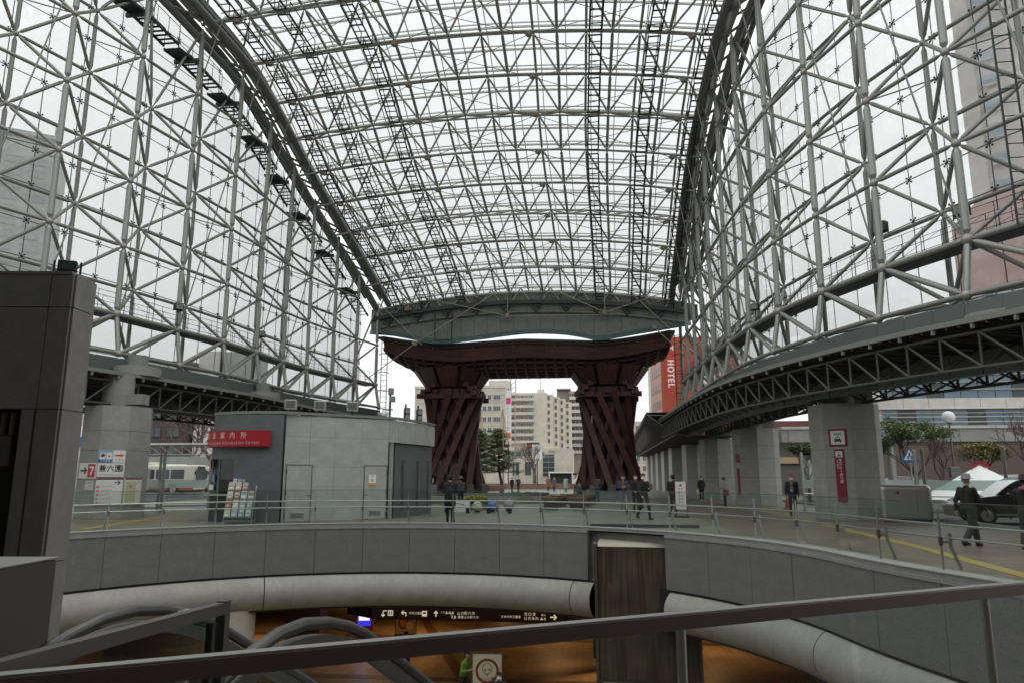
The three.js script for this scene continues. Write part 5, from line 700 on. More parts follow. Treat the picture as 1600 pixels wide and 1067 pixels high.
// ---------- street furniture of the plaza ----------
{
  const t = thing('steel_cabinet', 'rounded stainless steel cabinet at the taxi stand', 'cabinet', [11.65, 0, -29.2], -0.28);
  part('shell', rbox(1.72, 1.32, 0.42, 0.17, 0, 0.72, 0, 4), mSteelDull, t); part('base', box(1.6, 0.1, 0.34, 0, 0.05, 0), mDark, t); part('warning_lamp', new THREE.SphereGeometry(0.055, 12, 8).translate(-0.28, 1.1, 0.215), M(0.25, 0.02, 0.02, 0.3), t); part('keyhole', cyl(0.02, 0.02, 0.02, 0, 0, 0, 10).rotateX(PI / 2).translate(0.05, 1.08, 0.21), mSteel, t); part('seam', box(0.008, 1.0, 0.01, 0.35, 0.7, 0.212), mDark, t);
  for (const [x, z, l] of [[10.15, -40.4, 'red traffic cone behind the man in the suit'], [11.25, -30.3, 'red traffic cone against the taxi sign column']]) { const c = thing('traffic_cone', l, 'traffic cone', [x, 0, z], 0.3, 'red traffic cones'); part('base', rbox(0.38, 0.035, 0.38, 0.015, 0, 0.018, 0), mRed, c); part('cone', new THREE.LatheGeometry([[0.15, 0.03], [0.13, 0.08], [0.03, 0.68], [0.022, 0.7]].map(([a, b]) => new THREE.Vector2(a, b)), 20), mRed, c); }
  const s = thing('standing_sign', 'white standing notice with red side posts behind the railing', 'sign stand', [3.68, 0, -31.9], -0.1); for (const x of [-0.24, 0.24]) part('post', rbox(0.045, 1.5, 0.05, 0.01, x, 0.75, 0), mMaroon, s); part('panel', box(0.44, 1.15, 0.03, 0, 0.9, 0), mWhite, s); part('foot', rbox(0.62, 0.06, 0.4, 0.02, 0, 0.03, 0), mDark, s); const p = part('print', plane(0.43, 1.13), canvasMat(120, 315, (x, w, h) => { x.fillStyle = '#d4d3cc'; x.fillRect(0, 0, w, h); x.fillStyle = '#444'; x.beginPath(); x.moveTo(60, 18); x.lineTo(78, 52); x.lineTo(42, 52); x.fill(); for (let i = 0; i < 6; i++) { glyphs(x, [SMALL[i], SMALL[i + 4]], 30, 70 + i * 38, 26, 32, '#555', 3); } }), s); p.position.set(0, 0.9, 0.017);
}
// wooden block seats, stones, water table, flowers
const mSeat = M(0.30, 0.145, 0.08, 0.7, 0, { map: scaled(woodTex, 0.9) });
[[-2.25, -38.9, 'wooden block bench nearest the well, left of the pair'], [-2.0, -42.9, 'second wooden block bench behind the nearest one'], [-1.6, -46.6, 'farthest wooden block bench beside the boulders'], [-0.85, -38.9, 'wooden block bench nearest the well, right of the pair'], [-0.6, -42.7, 'second wooden block bench in the right hand row'], [-0.3, -46.4, 'farthest wooden block bench in the right hand row']].forEach(([x, z, l]) => { const t = thing('block_bench', l, 'bench', [x, 0, z], 0.15, 'wooden block benches by the water table'); for (let k = 0; k < 4; k++) part('plank', uvm(rbox(0.82, 0.16, 0.42, 0.015, 0, 0.54, -0.66 + k * 0.44)), mSeat, t); part('plinth', uvm(rbox(0.62, 0.46, 1.5, 0.02, 0, 0.23, 0)), M(0.07, 0.05, 0.04, 0.8), t); });
function stone(name, label, cat, x, z, sx, sy, sz, m, group) { const g = new THREE.IcosahedronGeometry(1, 3), p = g.attributes.position, v = V(); for (let i = 0; i < p.count; i++) { v.fromBufferAttribute(p, i); const n = 0.82 + 0.36 * nA(v.x * 2.1 + x * 3 + 9, v.y * 2.3 + v.z * 1.7 + z) + 0.1 * nB(v.x * 6 + 5, v.z * 6 + v.y * 5); v.multiplyScalar(n); v.y = Math.max(v.y, -0.35); p.setXYZ(i, v.x * sx, v.y * sy + 0.35 * sy, v.z * sz); } const h = mergeVertices(g.deleteAttribute('normal') && g, 1e-3); h.computeVertexNormals(); return single(name, label, cat, uvm(h), m, [x, 0, z], 0, group); }
const mStone = M(0.36, 0.35, 0.30, 0.85, 0, { map: scaled(speckTex, 0.9) });
stone('boulder', 'low flat pale boulder behind the benches', 'boulder', -3.3, -50, 1.5, 0.42, 1.0, mStone, 'boulders by the water table'); stone('boulder', 'small brown boulder right of the flat pale one', 'boulder', -0.4, -50.5, 0.6, 0.5, 0.5, M(0.22, 0.2, 0.15, 0.85, 0, { map: scaled(speckTex, 0.8) }), 'boulders by the water table'); stone('boulder', 'mossy brown boulder at the left end of the flat one', 'boulder', -4.4, -47.5, 0.55, 0.36, 0.45, M(0.2, 0.19, 0.09, 0.9, 0, { map: scaled(speckTex, 0.8) }), 'boulders by the water table');
{
  const t = thing('water_table', 'wide stepped stone water table between the gate and the well', 'fountain', [-7.2, 0, -50]);
  for (let k = 0; k < 3; k++) part('stone_step', uvm(new THREE.CylinderGeometry(6.4 - k * 1.1, 6.5 - k * 1.1, 0.22, 40).scale(1, 1, 0.55).translate(0, 0.11 + k * 0.215, 0)), k % 2 ? mStone : M(0.13, 0.135, 0.12, 0.35, 0, { map: scaled(speckTex, 1) }), t);
  part('water', new THREE.CylinderGeometry(3.9, 3.9, 0.02, 40).scale(1, 1, 0.55).translate(0, 0.66, 0), M(0.06, 0.075, 0.07, 0.04), t);
}
{
  const t = thing('flower_bed', 'round planter of small yellow flowers behind the man in black', 'planter', [-6.1, 0, -38.2]); part('pot', uvm(cyl(0.55, 0.66, 0.3, 0, 0, 0, 24)), M(0.18, 0.17, 0.15, 0.8), t);
  const lg = [], fg = []; for (let i = 0; i < 420; i++) { const a = rr(0, 2 * PI), r = Math.sqrt(rnd()) * 0.62, h = 0.3 + rr(0.02, 0.34) * (1.1 - r * 0.7); lg.push(new THREE.PlaneGeometry(0.05, 0.2).rotateX(rr(-1, 1)).rotateY(a).translate(r * Math.cos(a), h, r * Math.sin(a))); if (i % 3 === 0) fg.push(new THREE.OctahedronGeometry(0.045).translate(r * Math.cos(a), h + 0.12, r * Math.sin(a))); } part('leaves', fuse(lg), M(0.10, 0.15, 0.04, 0.8), t, 'stuff'); part('flowers', fuse(fg), M(0.36, 0.29, 0.03, 0.7), t, 'stuff');
  single('white_crate', 'white box beside the small balls behind the railing', 'box', rbox(0.85, 0.5, 0.5, 0.02, 0, 0.25, 0), mWhite, [-6.35, 0, -35.2], 0.1);
  const balls = [[-5.55, -35.1, 0.24, M(0.5, 0.46, 0.32, 0.4), 'cream ball ornament beside the white box'], [-4.85, -35.3, 0.24, M(0.07, 0.16, 0.42, 0.35), 'blue ball ornament right of the cream one'], [-4.2, -36.6, 0.26, M(0.3, 0.26, 0.27, 0.5), 'greyish ball ornament farthest right']]; for (const [x, z, r, m, l] of balls) { const b = thing('ball_ornament', l, 'ornament', [x, 0, z], 0, 'ball ornaments on the plaza'); part('ball', new THREE.SphereGeometry(r, 24, 16).translate(0, r + 0.05, 0), m, b); part('stand', new THREE.TorusGeometry(r * 0.5, 0.03, 6, 20).rotateX(PI / 2).translate(0, 0.045, 0), mDark, b); }
  const c = thing('chain_barrier', 'low black bollards joined by curved bars before the flowers', 'barrier', [-5.9, 0, -34.4]); for (let i = 0; i < 5; i++) { part('bollard', rbox(0.16, 0.24, 0.16, 0.02, -2 + i * 1.0, 0.12, 0), mBlack, c); if (i < 4) part('hoop', tubeG([V(-2 + i, 0.2, 0), V(-1.8 + i, 0.38, 0), V(-1.5 + i, 0.44, 0), V(-1.2 + i, 0.38, 0), V(-1 + i, 0.2, 0)], 0.018, 6), mSteelDark, c); }
}
// reddish planter wall with the pines behind the gate
{ const t = thing('planter_wall', 'low reddish stone planter wall below the pines', 'planter', [-16.3, 0, -73]); for (let i = 0; i < 7; i++) part('stone_slab', uvm(rbox(1.55, 0.85, 0.35, 0.03, -3 + i * 1.58, 0.42, -i * 0.22)), M(0.30, 0.185, 0.15, 0.8, 0, { map: scaled(speckTex, 1.2) }), t); part('soil', uvm(box(11, 0.7, 5, 1.5, 0.35, -3.4, 0.13)), M(0.10, 0.07, 0.05, 0.95), t);
  const u = thing('planter_wall', 'long reddish stone planter wall behind the far pedestrians', 'planter', [-2, 0, -104]); for (let i = 0; i < 12; i++) part('stone_slab', uvm(rbox(2.3, 0.8, 0.4, 0.03, -14 + i * 2.34, 0.4, 0)), M(0.30, 0.185, 0.14, 0.8, 0, { map: scaled(speckTex, 1.2) }), u); part('soil', uvm(box(27.5, 0.6, 3, -1, 0.3, -1.7)), M(0.10, 0.07, 0.05, 0.95), u); }
// ---------- floodlights, cameras and boxes ----------
function flood(x, y, z, turn, label, post = 0.9, s = 1) { const t = thing('floodlight', label, 'floodlight', [x, y, z], turn, 'floodlights on the wall trusses'); part('mast', cyl(0.03, 0.03, post, 0, 0, 0, 8), mDark, t); part('housing', rbox(0.42 * s, 0.36 * s, 0.26 * s, 0.03, 0, post + 0.2 * s, 0).rotateX(0), mDark, t); part('lens', box(0.34 * s, 0.28 * s, 0.015, 0, post + 0.2 * s, 0.135 * s), M(0.16, 0.17, 0.15, 0.3), t); part('yoke', fuse([box(0.03, 0.3 * s, 0.05, -0.24 * s, post + 0.12 * s, 0), box(0.03, 0.3 * s, 0.05, 0.24 * s, post + 0.12 * s, 0), box(0.5 * s, 0.03, 0.08, 0, post, 0)]), mDark, t); }
flood(-20.9, 9.1, -33.9, 0.9, 'floodlight on a mast on the wall above the bus column'); flood(-19.9, 9.1, -41.2, 0.8, 'small floodlight on the wall above the booth roof'); flood(10.9, 9.2, -27.2, -0.9, 'black floodlight on a tall mast above the taxi sign column', 1.4, 1.15); flood(12.3, 9.2, -24.2, -0.9, 'yellowish floodlight on the wall nearest the right edge', 0.9, 1.1); flood(8.2, 9.1, -36.2, -0.6, 'small floodlight on the taxi side wall, farthest right one towards the gate', 0.7, 0.9);
[[-13.2, -30.6], [-12.1, -31.2], [-10.8, -31.8], [-12.6, -29.6], [-11.5, -30.2]].forEach(([x, z], i) => { const t = thing('roof_speaker', `grey loudspeaker box on the booth roof, ${['first', 'second', 'third', 'fourth', 'fifth'][i]} from the red sign`, 'speaker', [x, 3.85, z], 0.3, 'boxes on the booth roof'); const h = i < 3 ? 0.75 : 0.1; part('stand', cyl(0.05, 0.05, h, 0, 0, 0, 8), mDark, t); part('cabinet', rbox(0.5, 0.42, 0.4, 0.03, 0, h + 0.2, 0), M(0.4, 0.4, 0.33, 0.6), t); part('grille', box(0.42, 0.32, 0.015, 0, h + 0.2, 0.205), M(0.1, 0.1, 0.09, 0.7), t); });
{ const t = thing('camera_mast', 'mast with stacked camera housings on the booth roof corner', 'camera mast', [-9.0, 3.85, -31.6]); part('pole', cyl(0.05, 0.05, 1.5, 0, 0, 0, 8), mDark, t); part('housing', rbox(0.22, 0.3, 0.2, 0.03, 0.03, 1.6, 0), mPanelGrey, t); part('housing', rbox(0.24, 0.26, 0.2, 0.03, 0.1, 1.25, 0), mPanelGrey, t); part('dome', new THREE.SphereGeometry(0.16, 16, 12).translate(-0.2, 0.6, 0.1), mWhite, t); part('arm', box(0.45, 0.06, 0.06, -0.1, 0.78, 0), mPanelGrey, t); part('bullet_camera', cyl(0.1, 0.1, 0.42, 0, -0.2, 0, 12).rotateZ(1.4).translate(-0.32, 0.55, 0), mPanelGrey, t); part('lower_box', rbox(0.4, 0.24, 0.3, 0.02, -0.05, 0.12, 0), mDark, t);
  [[-8.35, -31.9, 'left one of two dark lamp heads on the booth roof'], [-7.95, -32.6, 'right one of two dark lamp heads on the booth roof']].forEach(([x, z, l]) => { const q = thing('roof_lamp_head', l, 'lamp', [x, 3.95, z], 0.4, 'lamp heads on the booth roof'); part('pole', cyl(0.04, 0.04, 0.95, 0, 0, 0, 8), mDark, q); part('head', rbox(0.26, 0.55, 0.3, 0.04, 0.05, 0.5, 0.05), mDark, q); for (const y of [0.36, 0.62]) part('lens', cyl(0.09, 0.11, 0.08, 0, 0, 0, 14).rotateX(PI / 2).translate(0.05, y, 0.2), mPanelGrey, q); }); }

// ---------- buildings ----------
const mBeige = M(0.64, 0.595, 0.51, 0.8, 0, { map: scaled(grimeTex, 14) }), mBeige2 = M(0.69, 0.645, 0.54, 0.8, 0, { map: scaled(grimeTex, 18) }), mTaupe = M(0.36, 0.32, 0.28, 0.8, 0, { map: scaled(grimeTex, 12) }), mPale = M(0.70, 0.68, 0.62, 0.8, 0, { map: scaled(grimeTex, 15) }), mHotelRed = M(0.44, 0.085, 0.045, 0.75, 0, { map: scaled(grimeTex, 5) }), mPinkTile = M(0.55, 0.33, 0.28, 0.75, 0, { map: scaled(grimeTex, 5) }), mTowerTile = M(0.56, 0.51, 0.46, 0.7, 0, { map: scaled(grimeTex, 9) }), mBrownBldg = M(0.085, 0.06, 0.065, 0.8, 0, { map: scaled(grimeTex, 8) }), mGreyBldg = M(0.42, 0.42, 0.41, 0.8, 0, { map: scaled(grimeTex, 12) });
const block = (t, name, m, x0, x1, y0, y1, z0, z1) => part(name, uvm(box(x1 - x0, y1 - y0, Math.abs(z1 - z0), (x0 + x1) / 2, (y0 + y1) / 2, (z0 + z1) / 2)), m, t);
const winG = new Map();
function window_(t, x, y, z, w, h, m = mWindow, frame = mWhite) { const k = w.toFixed(2) + h.toFixed(2); if (!winG.has(k)) winG.set(k, [box(w, h, 0.06), fuse([box(w + 0.14, 0.1, 0.2, 0, -h / 2 - 0.05, 0.04), box(w + 0.14, 0.07, 0.14, 0, h / 2 + 0.03, 0.04), box(0.07, h, 0.14, -w / 2 - 0.03, 0, 0.04), box(0.07, h, 0.14, w / 2 + 0.03, 0, 0.04), box(0.05, h, 0.1, 0, 0, 0.04)])]); const [g, f] = winG.get(k), o = part('window', g, m, t); o.position.set(x, y, z); part('window_frame', f, frame, o); return o; }
{
  const a = thing('office_block', 'beige tiled office block with dark square windows left of the tall sign', 'building'); const z = -225;
  block(a, 'wall', mBeige, -56, -27, 0, 29.4, z, z - 18); block(a, 'parapet', mBeige2, -56.1, -26.9, 29.4, 30.2, z + 0.2, z - 18);
  for (const y of [26.4, 22.9, 19.5, 16.1]) for (const x of [-38.6, -37.1, -35, -33.5, -31.9, -30.2, -29.1, -41.5, -43, -46, -47.5]) window_(a, x, y, z + 0.05, 1.05, 1.5);
  for (const y of [4, 8]) for (const x of [-44, -39, -34]) window_(a, x, y, z + 0.05, 3.2, 2.2, mWindowBlue);
  for (let k = 0; k < 7; k++) part('joint_band', box(29, 0.08, 0.04, -41.5, 12.5 + k * 2.45, z + 0.03), mTaupe, a);
  const e = thing('stair_tower_building', 'pale block with a lattice mast rising behind the office block', 'building'); block(e, 'wall', mPale, -43, -34.5, 0, 41.8, -300, -312); for (const x of [-38.8, -37.2]) window_(e, x, 38.6, -299.95, 1.1, 1.8); member('mast', V(-33.8, 30, -300), V(-33.8, 46, -300), 0.15, mSteelDark, e, unitTube); for (let i = 0; i < 6; i++) member('mast_brace', V(-33.8, 30 + i * 2, -300), V(-31.6, 31 + i * 2, -300), 0.1, mSteelDark, e, unitTube); member('mast', V(-31.6, 30, -300), V(-31.6, 44, -300), 0.15, mSteelDark, e, unitTube);
  const b = thing('apartment_block', 'long beige apartment block with stacked balconies and stepped end', 'building'); const q = -285;
  block(b, 'wall', mBeige2, -33, -17.6, 12.6, 34.6, q, q - 15); block(b, 'podium', mBeige, -34, -7.6, 0, 12.6, q + 4, q - 15); block(b, 'roof_hut', mPale, -21.6, -19, 34.6, 36.4, q - 4, q - 8); member('antenna', V(-20.5, 36, q - 5), V(-20.5, 45, q - 5), 0.08, mSteelDark, b, unitTube);
  for (let f = 0; f < 7; f++) { const y = 33.2 - f * 2.78; block(b, 'balcony_recess', mTaupe, -32, -22.9, y - 1.1, y + 0.55, q + 0.06, q - 0.2); const r = block(b, 'balcony_front', mBeige2, -32.2, -22.7, y - 1.75, y - 0.75, q + 1.1, q + 0.9); block(b, 'balcony_slab', mBeige, -32.2, -22.7, y - 1.85, y - 1.7, q + 1.1, q); window_(b, -31, y - 0.1, q + 0.1, 1.7, 1.3, mWindow, mWhite); window_(b, -24, y - 0.1, q + 0.1, 1.6, 1.3, mWindowBlue, mWhite); window_(b, -27.5, y - 0.1, q + 0.1, 0.9, 1.0); }
  [[-17.6, 33.9], [-15.3, 33.0], [-13.0, 32.2], [-10.8, 31.0]].forEach(([x, h], i) => { block(b, 'stepped_wall', mBeige2, x, x + 2.5, 12.6, h, q - 0.8 * i, q - 15); for (let f = 0; f < 7; f++) window_(b, x + (i ? 1.2 : 0.7), h - 1.4 - f * 2.8, q - 0.8 * i + 0.05, 0.7, 1.4, mWindow, mTaupe); });
  for (const x of [-29.5, -24.8]) window_(b, x, 5, q + 4.05, 2.4, 5, mWindow, mBeige); for (const x of [-29.5, -24, -20.5]) window_(b, x, 10.6, q + 4.05, 4.2, 1.7, mWindowBlue); window_(b, -16.9, 6.2, q + 4.05, 4.4, 8.2, mWindow, mBeige); for (let k = 0; k < 4; k++) part('mullion', box(4.4, 0.14, 0.2, -16.9, 3.4 + k * 2, q + 4.15), mBeige, b); part('awning', box(15, 0.7, 3, -10, 2.9, q + 6), mDark, b);
  const lb = part('wall_lettering', plane(3.6, 1.4), canvasMat(256, 100, (x, w, h) => { x.fillStyle = '#b8ae98'; x.fillRect(0, 0, w, h); x.fillStyle = '#2a3c70'; x.font = 'bold 84px sans-serif'; x.fillText('Unit', 30, 80); }), b); lb.position.set(-15.4, 11.4, q + 4.1);
  const d = thing('balcony_tower', 'taupe apartment tower with pale balconies beside the right drum column', 'building'); const w = -310;
  block(d, 'wall', mTaupe, -9.5, 6, 0, 38, w, w - 14); block(d, 'roof_frame', mTaupe, -15, -9.5, 30, 38.6, w - 4, w - 14); part('roof_slab', box(6, 0.5, 12, -12, 39.2, w - 8), mTaupe, d);
  for (let f = 0; f < 9; f++) { const y = 36 - f * 2.85; block(d, 'balcony_recess', mWindow, -9.2, -4.2, y - 0.4, y + 0.9, w + 0.1, w - 0.1); const fr = block(d, 'balcony_front', mPale, -9.4, -4, y - 1.5, y - 0.45, w + 1.2, w + 1.0); block(d, 'balcony_slab', mPale, -9.4, -4, y - 1.65, y - 1.5, w + 1.2, w); for (const x of [-8.6, -7, -5.4]) part('window_frame', box(0.12, 1.3, 0.12, x, y + 0.25, w + 0.12), mWhite, d); window_(d, -1.8, y, w + 0.06, 0.9, 1.2); }
  const fl = thing('far_low_block', 'small beige block far beyond the folded canopy', 'building'); block(fl, 'wall', mBeige, 9.5, 22, 0, 16.6, -200, -212); for (let f = 0; f < 5; f++) for (const x of [10.6, 12.2, 13.8]) window_(fl, x, 14.8 - f * 2.7, -199.95, 0.8, 1.3);
}
{ // the red hotel
  const t = thing('red_hotel', 'red brick hotel with white vertical lettering beyond the right wall', 'hotel building', [12.5, 0, -130], 0.13);
  part('front_wall', uvm(box(14, 26.4, 0.5, 7, 13.2, -0.25)), mHotelRed, t); part('body', uvm(box(13.96, 26.2, 9, 7, 13.1, -5)), mPinkTile, t); part('edge_strip', uvm(box(13.4, 25.6, 3, 6.9, 12.8, -11)), mPale, t);
  for (let f = 1; f < 9; f++) for (let k = 0; k < 5; k++) { const o = part('window', box(0.08, 1.25, 0.95), mWindow, t); o.position.set(0, 26.6 - f * 3.0, -1.6 - k * 1.65); part('window_frame', fuse([box(0.16, 0.1, 1.1, 0, -0.68, 0), box(0.14, 1.25, 0.08, 0, 0, -0.5), box(0.14, 1.25, 0.08, 0, 0, 0.5)]), mPinkTile, o); }
  const s = part('lettering', plane(2.1, 9.2), canvasMat(220, 960, (x, w, h) => { x.fillStyle = '#a93c2a'; x.fillRect(0, 0, w, h); x.save(); x.translate(46, 20); x.rotate(PI / 2); x.fillStyle = '#e9dedb'; x.font = 'bold 172px sans-serif'; x.fillText('T', 0, 0); x.fillText('HOTEL', 260, 0); x.restore(); }), t); s.position.set(1.75, 20.5, 0.03);
}
{ // brown tile tower on the right, pale tower on the left
  const t = thing('brown_tower', 'tall brown tiled hotel tower seen through the glass wall', 'tower', [42.5, 0, -80], -0.5); part('shaft', uvm(box(26, 84, 26, 13.2, 42, -12)), mTowerTile, t); part('corner_pier', uvm(box(1.6, 84, 1.6, 0.4, 42, 0.9)), mTowerTile, t);
  for (let f = 0; f < 18; f++) { const y = 20 + f * 3.05; part('bay_window', uvm(box(1.5, 1.1, 0.5, 2.4, y, 1.1)), mWindowBlue, t); part('sill', box(1.7, 0.18, 0.65, 2.4, y - 0.65, 1.15), mTowerTile, t); for (const x of [7.2, 12, 17]) window_(t, x, y, 1.03, 1.4, 1.3, mWindowBlue, mTowerTile); for (const z of [-3, -7, -11]) { const o = window_(t, 0.17, y, z, 1.3, 1.3, mWindowBlue, mTowerTile); o.rotation.y = -PI / 2; } }
  const M_l = M(0.26, 0.28, 0.29, 0.3);
  const l = thing('pale_tower', 'hazy pale tower behind the glass at the left edge', 'tower', [-140, 0, -150], 0.6); part('shaft', uvm(box(22, 82, 20, 0, 41, -6)), mGreyBldg, l); part('crown', fuse([box(20, 1, 18, 0, 84, -6), box(0.6, 6, 0.6, 9.5, 85, 2)]), mGreyBldg, l); for (let f = 0; f < 16; f++) for (const x of [-8, -3, 2, 7]) window_(l, x, 30 + f * 3.1, 4.06, 3.4, 1.5, M_l, mGreyBldg);
}
{ // glass office with terraces and the raised walkway on the right
  const t = thing('glass_terrace_building', 'low building with bands of blue glass behind the taxi stand', 'building', [0, 0, 0]); const z = -70;
  block(t, 'core_wall', mGreyBldg, 25, 75, 0, 14, z - 1.2, z - 16); 
  for (let k = 0; k < 16; k++) { block(t, 'glass_panel', k % 5 === 3 ? mWindow : mWindowBlue, 26.6 + k * 1.5 + 0.03, 28.1 + k * 1.5 - 0.03, 8.9, 13.4, z - 1, z - 1.1); block(t, 'glass_panel', k % 4 === 1 ? mWindow : mWindowBlue, 26.4 + k * 1.5 + 0.03, 27.9 + k * 1.5 - 0.03, 6.1, 7.75, z + 0.25, z + 0.15); }
  for (const y of [9.6, 10.3, 11, 11.8, 12.6]) block(t, 'louvre', mGreyBldg, 26.5, 52, y, y + 0.09, z - 0.75, z - 1); for (const y of [6.55, 7.0, 7.35]) block(t, 'louvre', mPale, 26.3, 52, y, y + 0.07, z + 0.5, z + 0.25);
  for (let k = 0; k < 12; k++) block(t, 'terrace_panel', mPale, 26 + k * 2.2 + 0.02, 28.2 + k * 2.2 - 0.02, 7.8, 8.7, z + 0.8, z + 0.6); block(t, 'terrace_slab', mPale, 26, 54, 7.72, 7.8, z + 0.85, z - 1); block(t, 'corner_block', mPale, 24.5, 26.4, 6, 9.6, z + 0.5, z - 2); block(t, 'base_band', mPale, 25.5, 56, 5.75, 6.1, z + 0.9, z - 1); block(t, 'ground_floor', M(0.16, 0.105, 0.09, 0.85), 25, 60, 0, 5.7, z + 0.1, z - 1);
  const rt = thing('terracotta_wing', 'terracotta wing at the right end of the blue glass building', 'building', [40, 0, -73], -0.15); part('wall', uvm(box(14, 30, 12, 7, 15, -6)), mPinkTile, rt); part('bay', uvm(box(3.6, 2.2, 1.6, 3, 11.3, 0.6)), mPinkTile, rt); window_(rt, 3.4, 9.2, 0.05, 2, 2, mWindowBlue, mPinkTile); for (let f = 0; f < 5; f++) window_(rt, 3.4, 14.5 + f * 3, 0.05, 2, 1.6, mWindowBlue, mPinkTile);
  const w = thing('raised_walkway', 'raised pedestrian walkway on round posts before the glass building', 'walkway'); block(w, 'deck', mGreyBldg, 14, 70, 4.2, 5.15, -56, -59); block(w, 'deck_edge', mPale, 14, 70, 5.15, 5.35, -55.9, -59.1); block(w, 'lower_flange', mSteelDark, 14, 70, 4.05, 4.2, -56.2, -58.8); for (const x of [16, 22, 28, 34.5, 41]) part('post', uvm(cyl(0.32, 0.32, 4.1, x, 0, -57, 18)), mSteelDull, w); for (let k = 0; k < 18; k++) block(w, 'stiffener', mGreyBldg, 14.5 + k * 3, 14.62 + k * 3, 4.22, 5.13, -55.94, -56);
  const o = thing('orange_eaved_shop', 'low building with cream and orange eaves between the columns', 'building'); block(o, 'eaves', M(0.55, 0.40, 0.26, 0.8), 11.5, 26, 5.3, 6.4, -74, -75); block(o, 'roof_edge', M(0.17, 0.06, 0.05, 0.7), 11, 26.5, 6.4, 7.1, -73.8, -80); block(o, 'wall', M(0.14, 0.13, 0.12, 0.8), 11.6, 26, 0, 5.2, -75, -80); block(o, 'sign_band', M(0.5, 0.36, 0.24, 0.8), 11.6, 26, 3.0, 3.6, -74.7, -75); block(o, 'pillar', mHotelRed, 11.4, 12, 0, 7, -73.9, -74.6);
}
{ // left side
  const t = thing('dark_brown_building', 'dark brown building behind bare branches beyond the buses', 'building'); block(t, 'wall', mBrownBldg, -84, -71, 0, 22, -120, -134); for (let f = 0; f < 5; f++) for (const x of [-80, -76.5, -73]) window_(t, x, 6.5 + f * 3, -119.95, 2.4, 1.6, mWindow, mBrownBldg);
  const u = thing('white_slab_building', 'narrow white building between the dark building and the booth', 'building'); block(u, 'wall', mPale, -70.4, -66.5, 0, 24, -122, -132); block(u, 'side_wall', mGreyBldg, -66.5, -62, 0, 24, -123, -132); for (let f = 0; f < 4; f++) window_(u, -64, 6 + f * 3.2, -122.9, 1.4, 1.5);
  const v = thing('sign_board_building', 'pale office building with a vertical white and blue sign at far left', 'building'); block(v, 'wall', mPale, -132, -109.5, 0, 19, -150, -165); for (let f = 0; f < 4; f++) for (const x of [-119, -117, -115.5]) window_(v, x, 5 + f * 3.2, -149.9, 1.3, 1.7); const s = part('vertical_sign', box(2.2, 8.6, 0.3, -112.2, 12.4, -149.6), mWhite, v); const b = part('blue_panel', box(2.1, 2.2, 0.1, -112.2, 9.4, -149.38), M(0.05, 0.11, 0.32, 0.5), v); const r = part('red_lettering', plane(1.6, 4.2), canvasMat(96, 256, (x, w, h) => { x.fillStyle = '#e0ddd8'; x.fillRect(0, 0, w, h); x.save(); x.translate(30, 20); x.rotate(PI / 2); x.fillStyle = '#b82a3a'; x.font = 'italic 64px serif'; x.fillText('Choei', 20, 0); x.restore(); }), v); r.position.set(-112.2, 14.3, -149.42);
  const c = thing('bus_shelter_canopy', 'thin white latticed bus shelter roof behind the glass screens', 'canopy'); block(c, 'roof', mPale, -40, -26, 4.35, 4.5, -58, -63); for (let i = 0; i < 14; i++) { member('lattice', V(-39.5 + i, 4.3, -58.2), V(-38.6 + i, 3.55, -58.6), 0.035, mPale, c, unitTube); member('lattice', V(-38.6 + i, 3.55, -58.6), V(-38.5 + i, 4.3, -58.2), 0.035, mPale, c, unitTube); } member('lower_tube', V(-39, 3.55, -58.6), V(-26, 3.55, -58.6), 0.05, mPale, c, unitTube); for (const x of [-37, -30]) part('post', cyl(0.12, 0.12, 4.3, x, 0, -60, 12), mSteelDull, c);
  const st = thing('roadside_wall', 'pale low building wall along the far side of the bus road', 'wall'); block(st, 'wall', M(0.45, 0.43, 0.4, 0.8, 0, { map: scaled(grimeTex, 6) }), -110, -50, 0, 4.6, -99, -100); for (let k = 0; k < 10; k++) block(st, 'shutter', k % 3 ? M(0.3, 0.3, 0.3, 0.7) : M(0.3, 0.07, 0.05, 0.7), -92 + k * 4, -89 + k * 4, 0.1, 3.2, -98.9, -99);
}
{ // station building behind the camera: its overhanging roof keeps the landing in shade
  const t = thing('station_building', 'station front behind the photographer with a deep roof over the landing', 'station'); part('front_wall', uvm(box(90, 16, 1, -5, 8, 9)), mGreyBldg, t); part('roof', uvm(box(90, 0.6, 15.5, -5, 12.3, 2.2)), mDeck, t); for (const x of [-30, -18, 12, 24]) part('post', uvm(cyl(0.5, 0.5, 12, x, 0, 3, 20)), mColumn, t);
}
